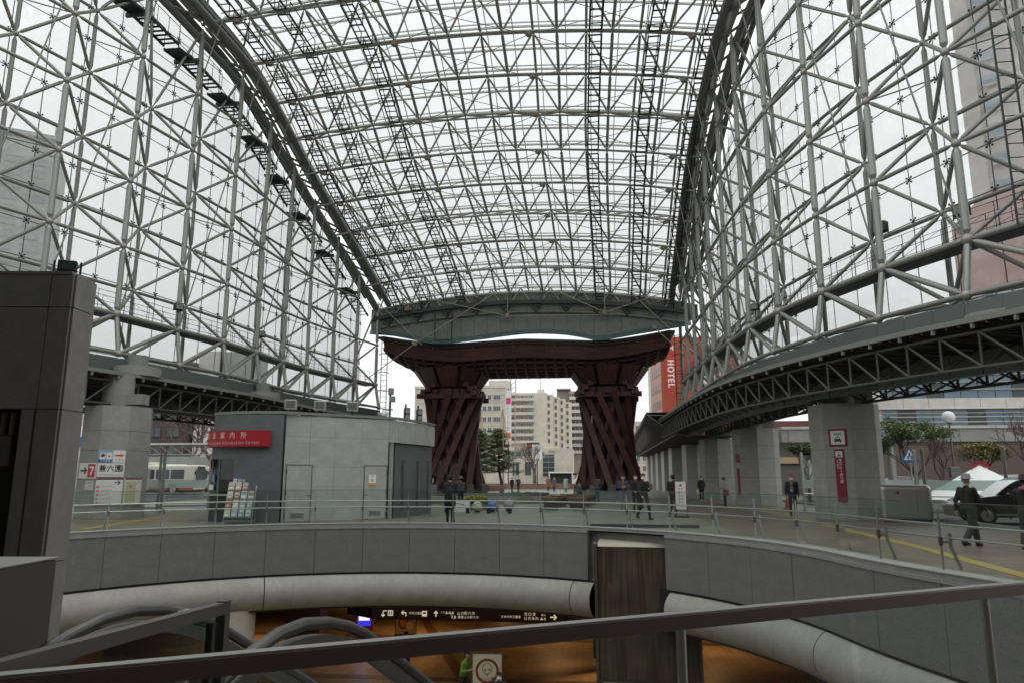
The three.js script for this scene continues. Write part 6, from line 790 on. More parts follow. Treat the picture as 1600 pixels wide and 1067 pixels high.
// small signs and frames beyond the gate
{
  const t = thing('tall_sign_strip', 'tall narrow sign strip on the corner of the office block', 'sign', [-17.3, 0, -150]); part('pole', cyl(0.14, 0.14, 20, 0, 0, -0.1, 8), mSteelDark, t); const s = part('strip', box(1.0, 10.6, 0.2, 0, 14.3, 0), mWhite, t); const f = part('lettering', plane(0.96, 10.4), canvasMat(64, 700, (x, w, h) => { x.fillStyle = '#d8dbdc'; x.fillRect(0, 0, w, h); x.fillStyle = '#d23a78'; x.fillRect(0, 100, w, 90); x.fillStyle = '#d2602a'; x.fillRect(0, 590, w, 80); for (let i = 0; i < 11; i++) glyphs(x, [SMALL[i % 12]], 12, 200 + i * 34, 26, 0, i < 4 ? '#6a8a9a' : '#b8485a', 3); }), t); f.position.set(0, 14.3, 0.11);
  const r = thing('roof_sign_board', 'dark sign board with a red square above the bare tree', 'sign', [-12.2, 0, -150]); part('post', cyl(0.1, 0.1, 7.6, 0, 0, -0.1, 8), mSteelDark, r); part('board', box(2.6, 1.2, 0.15, 0, 8.1, 0), mDark, r); const g = part('print', plane(2.5, 1.1), canvasMat(200, 90, (x, w, h) => { x.fillStyle = '#241c1c'; x.fillRect(0, 0, w, h); x.fillStyle = '#a82428'; x.fillRect(8, 14, 52, 56); x.fillStyle = '#d8d0c8'; x.font = 'italic 40px serif'; x.fillText('Volte', 74, 56); }), r); g.position.set(0, 8.1, 0.08); part('lower_board', box(2.6, 0.5, 0.12, 0, 7.1, 0), mWhite, r);
  const k = thing('white_stage_frame', 'white framed open booth behind the far pedestrians', 'stage', [-4.9, 0, -112]); for (const x of [-1.75, 1.75]) part('post', box(0.14, 2.5, 0.14, x, 1.25, 0), mWhite, k); part('lintel', box(3.7, 0.22, 0.9, 0, 2.4, -0.4), mWhite, k); part('back_panel', box(3.3, 2.2, 0.05, 0, 1.2, -0.8), mDark, k);
  const ws = [[-2.2, -108], [-0.9, -108.5], [0.1, -107.6]]; ws.forEach(([x, z], i) => { const n = thing('white_sculpture', `white openwork sculpture beside the stage, ${['left', 'middle', 'right'][i]} one`, 'sculpture', [x, 0, z], i, 'white openwork sculptures'); for (let j = 0; j < 5; j++) part('ring', new THREE.TorusGeometry(0.4 + 0.12 * j * (i + 1) / 2, 0.07, 6, 24).rotateY(j * 0.6).translate(j * 0.16 - 0.3, 0.75 + j * 0.22, 0), mWhite, n); part('base', cyl(0.5, 0.6, 0.25, 0, 0, 0, 16), mWhite, n); });
  const lamp = (x, z, h, label, name = 'street_lamp') => { const s2 = thing(name, label, 'street lamp', [x, 0, z], 0); part('pole', cyl(0.07, 0.045, h, 0, 0, 0, 10), mSteelDark, s2); part('globe', new THREE.SphereGeometry(0.33, 20, 14).translate(0, h + 0.28, 0), P(0.85, 0.86, 0.84, { transmission: 0.25, roughness: 0.5 }), s2); part('collar', cyl(0.1, 0.14, 0.1, 0, h - 0.06, 0, 12), mSteelDark, s2); part('banner_box', rbox(0.5, 0.55, 0.3, 0.03, 0, h * 0.42, 0), mSteelDark, s2); };
  lamp(19.4, -42, 4.6, 'street lamp with a white globe before the glass building'); const pl = thing('street_pole', 'slim grey street pole in front of the beige apartments', 'pole', [-14, 0, -132]); part('pole', cyl(0.14, 0.1, 15, 0, 0, 0, 10), mSteelDull, pl); part('light_box', box(1.8, 2.6, 0.4, 4.0, 6.2, 0), mWhite, pl); part('box_post', cyl(0.12, 0.12, 5, 4.0, 0, 0, 8), mSteelDark, pl);
  const road = (x, z, h, label, draw, shape) => { const s3 = thing('road_sign', label, 'road sign', [x, 0, z], -0.35); part('post', cyl(0.045, 0.045, h, 0, 0, -0.04, 8), mSteelDull, s3); const bb = shape.attributes.position, uu = shape.attributes.uv; for (let i = 0; i < bb.count; i++) uu.setXY(i, bb.getX(i) / 0.96 + 0.5, bb.getY(i) / 0.96 + 0.5); const p = part('plate', shape, canvasMat(128, 128, draw), s3); p.position.set(0, h - 0.1, 0.01); };
  road(18.0, -44, 3.0, 'blue triangular pedestrian crossing sign behind the glass screen', (x) => { x.fillStyle = '#2e5f9c'; x.fillRect(0, 0, 128, 128); x.fillStyle = '#dfe6ec'; x.beginPath(); x.moveTo(64, 22); x.lineTo(106, 100); x.lineTo(22, 100); x.fill(); x.fillStyle = '#1e3a66'; x.fillRect(58, 44, 12, 30); x.fillRect(48, 70, 10, 24); x.fillRect(70, 70, 10, 24); }, new THREE.ShapeGeometry(new THREE.Shape([new THREE.Vector2(-0.48, -0.4), new THREE.Vector2(0.48, -0.4), new THREE.Vector2(0, 0.45)])));
  road(19.75, -40, 2.15, 'round red no entry sign on the lamp post', (x) => { x.fillStyle = '#a8303a'; x.fillRect(0, 0, 128, 128); x.fillStyle = '#ddd'; x.fillRect(22, 52, 84, 24); }, (() => { const g = new THREE.CircleGeometry(0.42, 28); return g; })());
}

// ---------- trees ----------
function branches(list, p, d, len, r, depth, o) {
  const q = p.clone().addScaledVector(d, len); list.push(rodG(p, q, r, depth > 3 ? 7 : 4, r * 0.68));
  if (depth <= 0) { o.tips?.push(q); return; }
  const n = o.split + (rnd() < 0.4 ? 1 : 0);
  for (let i = 0; i < n; i++) { const s = V(rr(-1, 1), rr(-0.4, 1) * o.up, rr(-1, 1)).normalize(); branches(list, q, d.clone().multiplyScalar(o.straight).add(s.multiplyScalar(o.spread)).normalize(), len * rr(0.62, 0.86), r * 0.66, depth - 1, o); }
}
const mBark = M(0.085, 0.065, 0.05, 0.9), mTwig = M(0.12, 0.085, 0.075, 0.9), mPine = M(0.075, 0.115, 0.035, 0.85), mPineLight = M(0.12, 0.155, 0.05, 0.85), mLeaf = M(0.085, 0.12, 0.04, 0.8), mLeafOlive = M(0.17, 0.165, 0.05, 0.8), mStraw = M(0.42, 0.33, 0.18, 0.9);
function bareTree(x, z, h, label, depth = 6) { const t = thing('bare_tree', label, 'tree', [x, 0, z], rr(0, 6), 'leafless trees'), l = []; const o = { split: 2, straight: 1.0, spread: 0.72, up: 0.9 }; part('trunk', rodG(V(0, 0, 0), V(0, h * 0.27, 0), h * 0.028, 9, h * 0.021), mBark, t); for (let i = 0; i < 4; i++) branches(l, V(0, h * 0.25, 0), V(rr(-0.7, 0.7), 1, rr(-0.7, 0.7)).normalize(), h * 0.2, h * 0.016, depth, o); part('crown', fuse(l), mTwig, t, undefined, 'leafless brown twigs'); }
bareTree(-9.3, -118, 8, 'leafless street tree under the dark sign board'); bareTree(-1.0, -150, 12, 'wide leafless tree left of the right drum column'); bareTree(2.5, -160, 13, 'leafless tree right behind the right drum column', 5);
bareTree(-50, -92, 14, 'large leafless tree in front of the dark brown building', 7); bareTree(-58, -100, 13, 'second leafless tree by the dark brown building'); bareTree(-42, -96, 11, 'leafless tree in front of the white narrow building'); bareTree(29, -52, 6.5, 'leafless tree under the raised walkway'); bareTree(34, -50, 7, 'leafless tree at the right edge under the walkway'); bareTree(21.5, -48, 5, 'leafless shrub tree behind the crossing sign', 5); bareTree(-10.6, -53, 3.6, 'young leafless sapling in front of the left drum column', 4);
function pine(x, z, h, label) {
  const t = thing('pine_tree', label, 'tree', [x, 0.6, z], 0, 'pines beyond the gate'), c = []; let p = V(0, 0, 0); const pts = [p.clone()]; for (let i = 0; i < 7; i++) { p = p.clone().add(V(rr(-0.22, 0.22), h / 7.4, rr(-0.2, 0.2))); pts.push(p.clone()); }
  const curve = new THREE.CatmullRomCurve3(pts); part('trunk', fuse(curve.getPoints(14).slice(0, -1).map((a, i) => rodG(a, curve.getPoint((i + 1) / 14), 0.17 * (1 - i / 17), 8, 0.17 * (1 - (i + 1) / 17)))), mBark, t);
  const limbs = [], light = [];
  for (let i = 0; i < 46; i++) { const u = 0.26 + 0.73 * i / 46, a = i * 2.4 + rr(-0.4, 0.4), L = (1.08 - u) * h * 0.40 * rr(0.75, 1.15) + 0.35, s = curve.getPoint(u), e = s.clone().add(V(Math.cos(a) * L, rr(-0.05, 0.25), Math.sin(a) * L)); limbs.push(rodG(s, e, 0.045, 5, 0.015));
    for (let k = 0; k < 5; k++) { const m = s.clone().lerp(e, 0.35 + 0.16 * k).add(V(rr(-0.25, 0.25), rr(0, 0.15), rr(-0.25, 0.25))), R = rr(0.26, 0.44); for (let n = 0; n < 70; n++) { const d = V(rr(-1, 1), rr(-0.15, 0.9), rr(-1, 1)).normalize(), q = m.clone().add(V(rr(-1, 1) * R, rr(-0.3, 0.35) * R, rr(-1, 1) * R)), w = V(d.z, 0.2, -d.x).normalize().multiplyScalar(0.034), f = q.clone().addScaledVector(d, rr(0.12, 0.24)); const g = new THREE.BufferGeometry(); g.setAttribute('position', new THREE.Float32BufferAttribute([q.x - w.x, q.y - w.y, q.z - w.z, q.x + w.x, q.y + w.y, q.z + w.z, f.x, f.y, f.z], 3)); (n % 3 ? c : light).push(g); } } }
  const tri = (list) => { const a = new Float32Array(list.length * 9); list.forEach((g, i) => a.set(g.attributes.position.array, i * 9)); const g = new THREE.BufferGeometry(); g.setAttribute('position', new THREE.BufferAttribute(a, 3)); g.computeVertexNormals(); g.setAttribute('uv', new THREE.BufferAttribute(new Float32Array(list.length * 6), 2)); return g; };
  part('limbs', fuse(limbs), mBark, t, 'stuff'); part('crown', tri(c), mPine, t); part('crown', tri(light), mPineLight, t);
  const ropes = []; for (let i = 0; i < 9; i++) { const a = i / 9 * 2 * PI; ropes.push(rodG(V(0, h + 2.0, 0), V(Math.cos(a) * 0.75, h * 0.72, Math.sin(a) * 0.75), 0.016, 4)); } part('straw_ropes', fuse(ropes), mStraw, t, 'stuff'); part('rope_pole', cyl(0.06, 0.04, h + 2, 0.1, 0, 0.1, 8), mStraw, t);
}
pine(-12.0, -77.5, 6.2, 'left one of two clipped pines beside the left drum column'); pine(-9.7, -78.5, 6.4, 'right one of two clipped pines beside the left drum column'); pine(-14.2, -80, 5.4, 'clipped pine mostly hidden behind the left drum column');
function leafTree(x, z, h, r, m, label, n = 5200) {
  const t = thing('leafy_tree', label, 'tree', [x, 0, z], rr(0, 6), 'leafy trees by the taxi road'), l = [], tips = []; part('trunk', rodG(V(0, 0, 0), V(0, h * 0.35, 0), 0.13, 8, 0.09), mBark, t); for (let i = 0; i < 4; i++) branches(l, V(0, h * 0.33, 0), V(rr(-0.8, 0.8), 1, rr(-0.8, 0.8)).normalize(), h * 0.2, 0.06, 4, { split: 2, straight: 1, spread: 0.75, up: 0.7, tips }); part('limbs', fuse(l), mBark, t, 'stuff');
  const a = new Float32Array(n * 18); for (let i = 0; i < n; i++) { const c = tips[i % tips.length].clone().add(V(rr(-1, 1), rr(-0.6, 0.7), rr(-1, 1)).multiplyScalar(r * 0.15)), s = rr(0.035, 0.07), q = new THREE.Quaternion().setFromEuler(new THREE.Euler(rr(-1, 1), rr(0, 6), rr(-1, 1))), P4 = [[-1, -0.6], [1, -0.6], [1, 0.6], [-1, 0.6]].map(([u, v]) => V(u * s, 0, v * s).applyQuaternion(q).add(c)); [0, 1, 2, 0, 2, 3].forEach((k, j) => { a[i * 18 + j * 3] = P4[k].x; a[i * 18 + j * 3 + 1] = P4[k].y; a[i * 18 + j * 3 + 2] = P4[k].z; }); }
  const g = new THREE.BufferGeometry(); g.setAttribute('position', new THREE.BufferAttribute(a, 3)); g.computeVertexNormals(); part('crown', g, m, t);
}
leafTree(18.9, -45.5, 5.2, 2.4, mLeaf, 'leafy green tree left of the globe street lamp', 7000); leafTree(26.8, -54, 4.3, 2.2, mLeafOlive, 'olive green tree above the white pyramid'); leafTree(33.5, -52, 4.6, 2, mLeafOlive, 'olive green tree at the right edge'); leafTree(14.6, -52, 4.4, 1.8, mLeaf, 'small green tree between the columns behind the man in the suit', 3500);
// ---------- vehicles ----------
const wheelG = (r, w) => new THREE.CylinderGeometry(r, r, w, 24).rotateZ(PI / 2);
function wheel(t, x, y, z, r, w) { const o = part('wheel', wheelG(r, w), mRubber, t); o.position.set(x, y, z); part('rim', wheelG(r * 0.62, w + 0.03), mSteelDull, o); part('hub', wheelG(r * 0.2, w + 0.06), mSteelDark, o); return o; }
function bus(x, z, turn, colour, stripe, label) {
  const t = thing('bus', label, 'bus', [x, 0, z], turn, 'buses at the bus stops'), L = 10.4, W = 2.4;   // along x, front at +x
  part('body', rbox(L, 2.45, W, 0.16, 0, 1.62, 0, 3), colour, t); part('roof_unit', rbox(3, 0.3, 1.6, 0.1, -1, 2.98, 0), colour, t); part('stripe', box(L - 0.3, 0.24, W + 0.02, 0, 0.62, 0), stripe, t); part('underframe', box(L - 0.6, 0.3, W - 0.3, 0, 0.35, 0), mBlack, t);
  for (const s of [-1, 1]) for (let i = 0; i < 6; i++) { const w = part('window', rbox(1.36, 0.92, 0.03, 0.012), mWindow, t); w.position.set(-4.1 + i * 1.5, 1.95, s * (W / 2 + 0.006)); if (i % 3 === 1) part('window_notice', box(0.4, 0.5, 0.01, 0.2, -0.05, s * 0.02), M(0.05, 0.25, 0.5, 0.5), w); }
  part('windscreen', rbox(0.03, 1.25, 2.1, 0.012, L / 2 + 0.004, 1.85, 0), mWindow, t); part('destination_sign', box(0.04, 0.26, 1.5, L / 2 + 0.01, 2.62, 0), mBlack, t); for (const s of [-1, 1]) { part('headlight', rbox(0.05, 0.16, 0.34, 0.02, L / 2 + 0.01, 0.78, s * 0.85), mWhite, t); part('mirror', rbox(0.1, 0.34, 0.2, 0.02, L / 2 + 0.12, 2.1, s * 1.4), mBlack, t); for (const wx of [3.05, -2.7]) { const w = wheel(t, wx, 0.48, s * (W / 2 - 0.12), 0.48, 0.27); w.rotation.y = PI / 2; part('wheel_arch', new THREE.TorusGeometry(0.56, 0.06, 6, 20, PI).translate(wx, 0.48, s * (W / 2 + 0.0)), mBlack, t); } }
}
const mCream = M(0.62, 0.58, 0.48, 0.4), mBusRed = M(0.42, 0.03, 0.04, 0.4), mBusBlue = M(0.10, 0.15, 0.2, 0.4);
bus(-44.3, -69.5, 0.06, mCream, mBusRed, 'cream bus with a red stripe beside the booth'); bus(-52.5, -59, 0.3, mBusRed, mCream, 'red topped bus beside the stone pylon'); bus(-47.5, -80, 0.02, mCream, mBusRed, 'cream bus farther back, behind the glass screen');
function car(x, z, turn, m, label, tall = 1) {
  const t = thing('parked_car', label, 'car', [x, 0, z], turn, 'cars on the taxi side'), H = 1.5 * tall, W = 1.72;   // along x, front at -x
  const lower = new THREE.Shape(); lower.moveTo(-2.2, 0.32); lower.lineTo(-2.25, 0.62); lower.quadraticCurveTo(-2.15, 0.82, -1.7, 0.88); lower.lineTo(-0.95, 0.98); lower.lineTo(1.9, 1.0); lower.quadraticCurveTo(2.2, 0.98, 2.24, 0.7); lower.lineTo(2.2, 0.34);
  for (const [cx] of [[1.35], [-1.38]]) { lower.lineTo(cx + 0.38, 0.3); lower.absarc(cx, 0.32, 0.37, 0, PI, false); } lower.lineTo(-2.2, 0.32);
  part('body', new THREE.ExtrudeGeometry(lower, { depth: W - 0.1, bevelEnabled: true, bevelSize: 0.05, bevelThickness: 0.05, bevelSegments: 2, curveSegments: 10 }).translate(0, 0, -W / 2 + 0.05), m, t);
  const cab = new THREE.Shape(); cab.moveTo(-1.05, 0.96); cab.quadraticCurveTo(-0.5, H - 0.12, 0.0, H - 0.03); cab.quadraticCurveTo(0.9, H + 0.03, 1.5, H - 0.12); cab.lineTo(2.0, 0.98); part('glasshouse', new THREE.ExtrudeGeometry(cab, { depth: W - 0.36, bevelEnabled: true, bevelSize: 0.02, bevelThickness: 0.1, bevelSegments: 3 }).translate(0, 0, -W / 2 + 0.18), m, t);
  for (const s of [-1, 1]) { const z0 = s * (W / 2 - 0.062); for (const [a, b, c, d] of [[-0.78, 0.16, 0.45, -0.12], [0.26, 1.0, 1.0, 0.26], [1.1, 1.72, 1.4, 1.1]]) part('side_window', quad(V(a, 1.03, z0), V(b, 1.03, z0), V(c === 0.45 ? 0.16 : c, H - 0.15, z0 - s * 0.05), V(d, H - 0.15, z0 - s * 0.05)), mWindow, t); part('door_handle', rbox(0.16, 0.03, 0.03, 0.01, 0.1, 0.86, s * (W / 2 + 0.005)), mSteel, t); part('mirror', rbox(0.12, 0.12, 0.2, 0.03, -0.72, 1.05, s * (W / 2 + 0.08)), m, t); part('headlight', rbox(0.2, 0.13, 0.3, 0.03, -2.16, 0.72, s * 0.62), mWhite, t); part('tail_light', rbox(0.08, 0.2, 0.26, 0.03, 2.22, 0.8, s * 0.66), mRed, t); for (const wx of [-1.38, 1.35]) { const w = wheel(t, wx, 0.32, s * (W / 2 - 0.1), 0.32, 0.2); w.rotation.y = PI / 2; } }
  part('windscreen', quad(V(-1.02, 1.0, -0.68), V(-1.02, 1.0, 0.68), V(-0.28, H - 0.13, 0.6), V(-0.28, H - 0.13, -0.6)), mWindow, t); part('sill_trim', box(2.2, 0.05, W + 0.03, 0, 0.36, 0), mSteelDull, t);
}
const mCarBlack = P(0.015, 0.016, 0.018, { roughness: 0.3, clearcoat: 1, clearcoatRoughness: 0.05 }), mCarWhite = P(0.7, 0.7, 0.69, { roughness: 0.35, clearcoat: 1 }), mCarSilver = P(0.35, 0.36, 0.37, { roughness: 0.35, metalness: 0.4, clearcoat: 1 }), mCarMaroon = P(0.12, 0.02, 0.025, { roughness: 0.35, clearcoat: 1 });
car(15.3, -28.6, -0.12, mCarBlack, 'black car standing behind the man in the hat', 1.1); car(21.5, -55, 0.4, mCarSilver, 'silver parked car behind the crossing sign'); car(23.5, -61, -0.2, mCarWhite, 'white parked car left of the leafy tree', 1.15); car(25.6, -62, 0.1, mCarSilver, 'silver parked car below the leafy tree'); car(28.2, -63, 0.0, mCarBlack, 'dark parked car right of the leafy tree'); car(33.5, -64, 0.1, mCarWhite, 'white parked van behind the white pyramid', 1.25); car(37.5, -60, 0.1, mCarMaroon, 'maroon parked car at the right edge');
{ const t = thing('white_pyramid', 'white pyramid roof with thin seams behind the man in the hat', 'tent', [19.7, 0, -40]); const g = new THREE.ConeGeometry(2.9, 1.75, 4).rotateY(PI / 4 + 0.35).translate(0, 1.4, 0); part('roof', g.toNonIndexed(), M(0.74, 0.75, 0.75, 0.45), t); for (let i = 0; i < 4; i++) { const a = i * PI / 2 + 0.35 + PI / 4 - 0.78; member('seam', V(Math.cos(a) * 1.03, 1.42, Math.sin(a) * 1.03), V(0, 2.29, 0), 0.016, mSteelDull, t, unitRod); } part('skirt', uvm(box(3.9, 0.55, 3.9, 0, 0.28, 0, 0.35)), mWhite, t); }

// ---------- people ----------
const mc = new MarchingCubes(46, new THREE.MeshBasicMaterial(), false, false, 40000); mc.isolation = 0;
const mPerson = M(1, 1, 1, 0.85, 0, { vertexColors: true });
const SKIN = [0.50, 0.30, 0.21];
function person(o) {
  const { x, z, y = 0, turn = 0, h = 1.7, top = [0.02, 0.02, 0.025], legs = [0.02, 0.022, 0.03], hair = [0.012, 0.010, 0.009], shoes = [0.015, 0.014, 0.013], stride = 0, coat = 0, arms = ['down', 'down'], label, mask, hat, bag, lean = 0, inner, sit, look = 0 } = o;
  const t = thing('person', label, 'person', [x, y, z], turn), k = h / 1.72, S = [], add = (a, b, ra, rb, c, w = 0.035) => S.push([a[0], a[1], a[2], b[0], b[1], b[2], ra, rb, c, w]);
  const hy = sit ? 0.52 : 0.93, dy = hy - 0.93, L = (p, yy) => [p[0], p[1] + dy, p[2] + lean * Math.max(0, p[1] - 0.95)];
  for (const s of [-1, 1]) {
    const st = stride * s, hip = [s * 0.09, hy, 0], knee = sit ? [s * 0.12, 0.5, 0.42] : [s * 0.095, 0.50, 0.10 * Math.abs(st) + st * 0.14], ank = sit ? [s * 0.12, 0.1, 0.40] : [s * 0.09, 0.09 + (st < 0 ? 0.05 * -st : 0), st * 0.30 - (st < 0 ? 0.06 : 0)];
    const lw = o.baggy ?? 1; add(hip, knee, 0.088 * lw, 0.066 * lw, legs); add(knee, ank, 0.064 * lw, 0.048 * lw, legs); add([ank[0], 0.045 + ank[1] - 0.09, ank[2] - 0.03], [ank[0] + s * 0.02, 0.035 + ank[1] - 0.09, ank[2] + 0.15], 0.045, 0.036, shoes, 0.02);
    add(L([s * 0.075, 0.98, 0]), L([s * 0.10, 1.33, 0]), 0.10, 0.105, top); add(L([s * 0.10, 1.36, -0.01]), L([s * 0.185, 1.395, -0.01]), 0.075, 0.062, top);
    const kind = arms[s < 0 ? 1 : 0], sh = L([s * 0.20, 1.385, -0.01]), el = L(kind === 'raise' ? [s * 0.27, 1.20, 0.17] : kind === 'swing' ? [s * 0.24, 1.12, -0.12 * s * (stride || 1)] : kind === 'pocket' ? [s * 0.28, 1.12, -0.06] : [s * 0.245, 1.11, kind === 'down' ? -0.01 : 0.02]), wr = L(kind === 'raise' ? [s * 0.10, 1.42, 0.26] : kind === 'phone' ? [s * 0.09, 1.16, 0.27] : kind === 'front' ? [s * 0.07, 0.98, 0.20] : kind === 'pocket' ? [s * 0.20, 0.93, 0.06] : kind === 'swing' ? [s * 0.24, 0.90, -0.22 * s * (stride || 1) + 0.08] : [s * 0.25, 0.87, 0.05]);
    add(sh, el, 0.060, 0.048, top); add(el, wr, 0.046, 0.036, top);
    if (kind !== 'pocket') { const d = V(...wr).sub(V(...el)).normalize(), p = V(...wr).addScaledVector(d, 0.07); add(wr, p.toArray(), 0.030, 0.034, SKIN, 0.012); for (let f = 0; f < 4; f++) { const a = p.clone().add(V(0, 0.024 - f * 0.016, 0).applyAxisAngle(V(1, 0, 0), kind === 'down' || kind === 'swing' ? PI / 2 : 0)), b = a.clone().addScaledVector(d, [0.062, 0.075, 0.07, 0.055][f]).add(V(-s * 0.02, 0, 0)); (o._f ??= []).push(rodG(a, b, 0.010, 5, 0.008)); } (o._f ??= []).push(rodG(V(...wr).addScaledVector(d, 0.03).add(V(-s * 0.022, 0, 0.02)), V(...wr).addScaledVector(d, 0.085).add(V(-s * 0.045, 0.005, 0.035)), 0.011, 5, 0.009)); }
  }
  if (coat) { add(L([0, 1.15, 0]), [0, coat * 1 + 0.05, -0.01], 0.155, 0.175, top, 0.05); for (const s of [-1, 1]) add([s * 0.08, hy, 0], [s * 0.10, coat + 0.03, 0], 0.13, 0.12, top, 0.05); }
  add([-0.08, hy, -0.02], [0.08, hy, -0.02], 0.10, 0.10, coat ? top : legs);
  if (inner) add(L([0, 1.08, 0.06]), L([0, 1.36, 0.055]), 0.055, 0.05, inner, 0.01);
  add(L([0, 1.42, -0.015]), L([0, 1.455, -0.012]), 0.066, 0.06, top, 0.03); add(L([0, 1.47, 0.0]), L([0, 1.53, 0.012]), 0.046, 0.048, SKIN, 0.015);
  const hd = V(0, 1.605 + dy, 0.02 + lean * 0.66), hp = (a, b, c) => { const v = V(a, b, c); v.applyEuler(new THREE.Euler(o.nod ?? 0, look, 0)); return v.add(hd).toArray(); };
  add(hp(0, 0.035, -0.005), hp(0, -0.045, 0.022), 0.088, 0.062, SKIN, 0.02); add(hp(0, -0.005, 0.09), hp(0, -0.025, 0.102), 0.012, 0.014, SKIN, 0.012); for (const s of [-1, 1]) add(hp(s * 0.082, 0.005, 0), hp(s * 0.085, -0.03, 0), 0.016, 0.012, SKIN, 0.01);
  add(hp(0, 0.055, -0.022), hp(0, 0.03, -0.03), 0.094, 0.088, hair, 0.012); if (o.long) add(hp(0, 0, -0.055), hp(0, -0.17, -0.06), 0.075, 0.06, hair, 0.02); add(hp(-0.05, 0.085, 0.045), hp(0.05, 0.085, 0.045), 0.035, 0.035, hair, 0.01);
  // the field
  const n = 46, lo = [-0.62, -0.03, -0.62], hi = [0.62, 1.85 + (sit ? 0.1 : 0), 0.62], cell = lo.map((a, i) => (hi[i] - a) / (n - 1)), F = mc.field;
  const dist = (px, py, pz, s) => { const ax = s[0], ay = s[1], az = s[2], bx = s[3] - ax, by = s[4] - ay, bz = s[5] - az, q = bx * bx + by * by + bz * bz || 1e-9, u = clamp(((px - ax) * bx + (py - ay) * by + (pz - az) * bz) / q, 0, 1), ex = px - ax - bx * u, ey = py - ay - by * u, ez = pz - az - bz * u; return Math.sqrt(ex * ex + ey * ey + ez * ez) - lerp(s[6], s[7], u); };
  for (let iz = 0; iz < n; iz++) for (let iy = 0; iy < n; iy++) for (let ix = 0; ix < n; ix++) { const px = lo[0] + ix * cell[0], py = lo[1] + iy * cell[1], pz = lo[2] + iz * cell[2]; let d = 1; for (const s of S) { const e = dist(px, py, pz, s); if (e > d + 0.2) continue; const w = s[9], hh = clamp(0.5 + 0.5 * (d - e) / w, 0, 1); d = lerp(d, e, hh) - w * hh * (1 - hh); } F[ix + iy * n + iz * n * n] = -d; }
  mc.update();
  const pos = new Float32Array(mc.count * 3), half = n / 2; for (let i = 0; i < mc.count; i++) for (let c = 0; c < 3; c++) pos[i * 3 + c] = (lo[c] + (mc.positionArray[i * 3 + c] * half + half) * cell[c]) * k;
  let g = new THREE.BufferGeometry(); g.setAttribute('position', new THREE.BufferAttribute(pos, 3)); g = mergeVertices(g, 1e-4); g.computeVertexNormals();
  const tint = (geo, fix) => { const p = geo.attributes.position, col = new Float32Array(p.count * 3); for (let i = 0; i < p.count; i++) { let best = 9, c = SKIN; if (!fix) for (const s of S) { const e = dist(p.getX(i) / k, p.getY(i) / k, p.getZ(i) / k, s); if (e < best) { best = e; c = s[8]; } } const v = fix ? 1 : 0.85 + 0.3 * nB(p.getX(i) * 40 + x, p.getY(i) * 30 + p.getZ(i) * 25); col.set([c[0] * v, c[1] * v, c[2] * v], i * 3); } geo.setAttribute('color', new THREE.BufferAttribute(col, 3)); return geo; };
  tint(g);
  const hands = o._f ? fuse(o._f.map((a) => a.scale(k, k, k))) : null; if (hands) tint(hands, true);
  const strip = (a) => { const b = a.index ? a.toNonIndexed() : a; b.deleteAttribute('uv'); return b; };
  part('body', hands ? mergeGeometries([strip(g), strip(hands)]) : g, mPerson, t);
  const H = (geo) => { geo.rotateX(o.nod ?? 0).rotateY(look).translate(hd.x, hd.y, hd.z).scale(k, k, k); return geo; };
  if (mask) part('face_mask', H(new THREE.SphereGeometry(0.072, 12, 8, 0, PI, 0.6, 1.7).scale(1, 0.75, 1).translate(0, -0.048, 0.036)), mWhite, t);
  if (hat) { part('hat', H(new THREE.LatheGeometry([[0.001, 0.19], [0.07, 0.185], [0.1, 0.16], [0.112, 0.075], [0.165, 0.062], [0.17, 0.055], [0.11, 0.06]].map(([a, b]) => new THREE.Vector2(a, b)), 20)), hat, t); }
  if (bag) { const b = part('bag', new RoundedBoxGeometry(...bag.size, 2, 0.03).translate(...bag.at).scale(k, k, k), bag.m, t); if (bag.strap) part('bag_strap', rodG(V(bag.at[0], bag.at[1] + bag.size[1] / 2, bag.at[2]), V(...bag.strap), 0.012, 6).scale(k, k, k), bag.m, t); }
  if (o.scarf) part('scarf', fuse([new THREE.TorusGeometry(0.095, 0.045, 8, 20).rotateX(PI / 2).translate(0, 1.45, 0), rbox(0.11, 0.5, 0.04, 0.015, -0.08, 1.2, 0.14)]).scale(k, k, k), o.scarf, t);
  if (o.phone) part('phone', box(0.075, 0.15, 0.01, 0, 1.2, 0.34).scale(k, k, k), mBlack, t);
  if (o.tie) part('tie', fuse([rbox(0.045, 0.3, 0.012, 0.004, 0, 1.25, 0.135)]).scale(k, k, k), mBlack, t);
  return t;
}
const B_ = [0.014, 0.014, 0.016], NAVY = [0.018, 0.022, 0.035], JEAN = [0.06, 0.085, 0.13];
person({ x: -5.35, z: -27.3, turn: PI, h: 1.72, top: B_, legs: NAVY, coat: 0.62, arms: ['phone', 'phone'], phone: 1, label: 'person in a long black coat standing at the railing, back turned' });
person({ x: -7.0, z: -38.6, turn: -2.6, h: 1.66, top: [0.06, 0.055, 0.045], arms: ['raise', 'phone'], hat: M(0.12, 0.11, 0.1, 0.9), label: 'person in an olive jacket and cap behind the one in black' });
person({ x: 1.98, z: -29.9, turn: 0.5, h: 1.78, top: B_, legs: B_, stride: 0.9, arms: ['phone', 'swing'], mask: 1, look: -0.6, label: 'masked person in black walking beside the railing' });
person({ x: 1.5, z: -37.8, turn: 0.1, h: 1.74, top: [0.045, 0.055, 0.075], inner: [0.38, 0.05, 0.05], legs: [0.14, 0.17, 0.19], hair: [0.03, 0.02, 0.02], arms: ['phone', 'phone'], label: 'person in a blue jacket over a red top, looking down' });
person({ x: 2.02, z: -35.8, turn: -0.1, h: 1.77, top: B_, legs: B_, arms: ['down', 'front'], mask: 1, bag: { size: [0.26, 0.5, 0.16], at: [0.2, 0.45, 0.12], m: mBlack, strap: [0.22, 0.85, 0.05] }, label: 'masked person in black carrying a dark bag' });
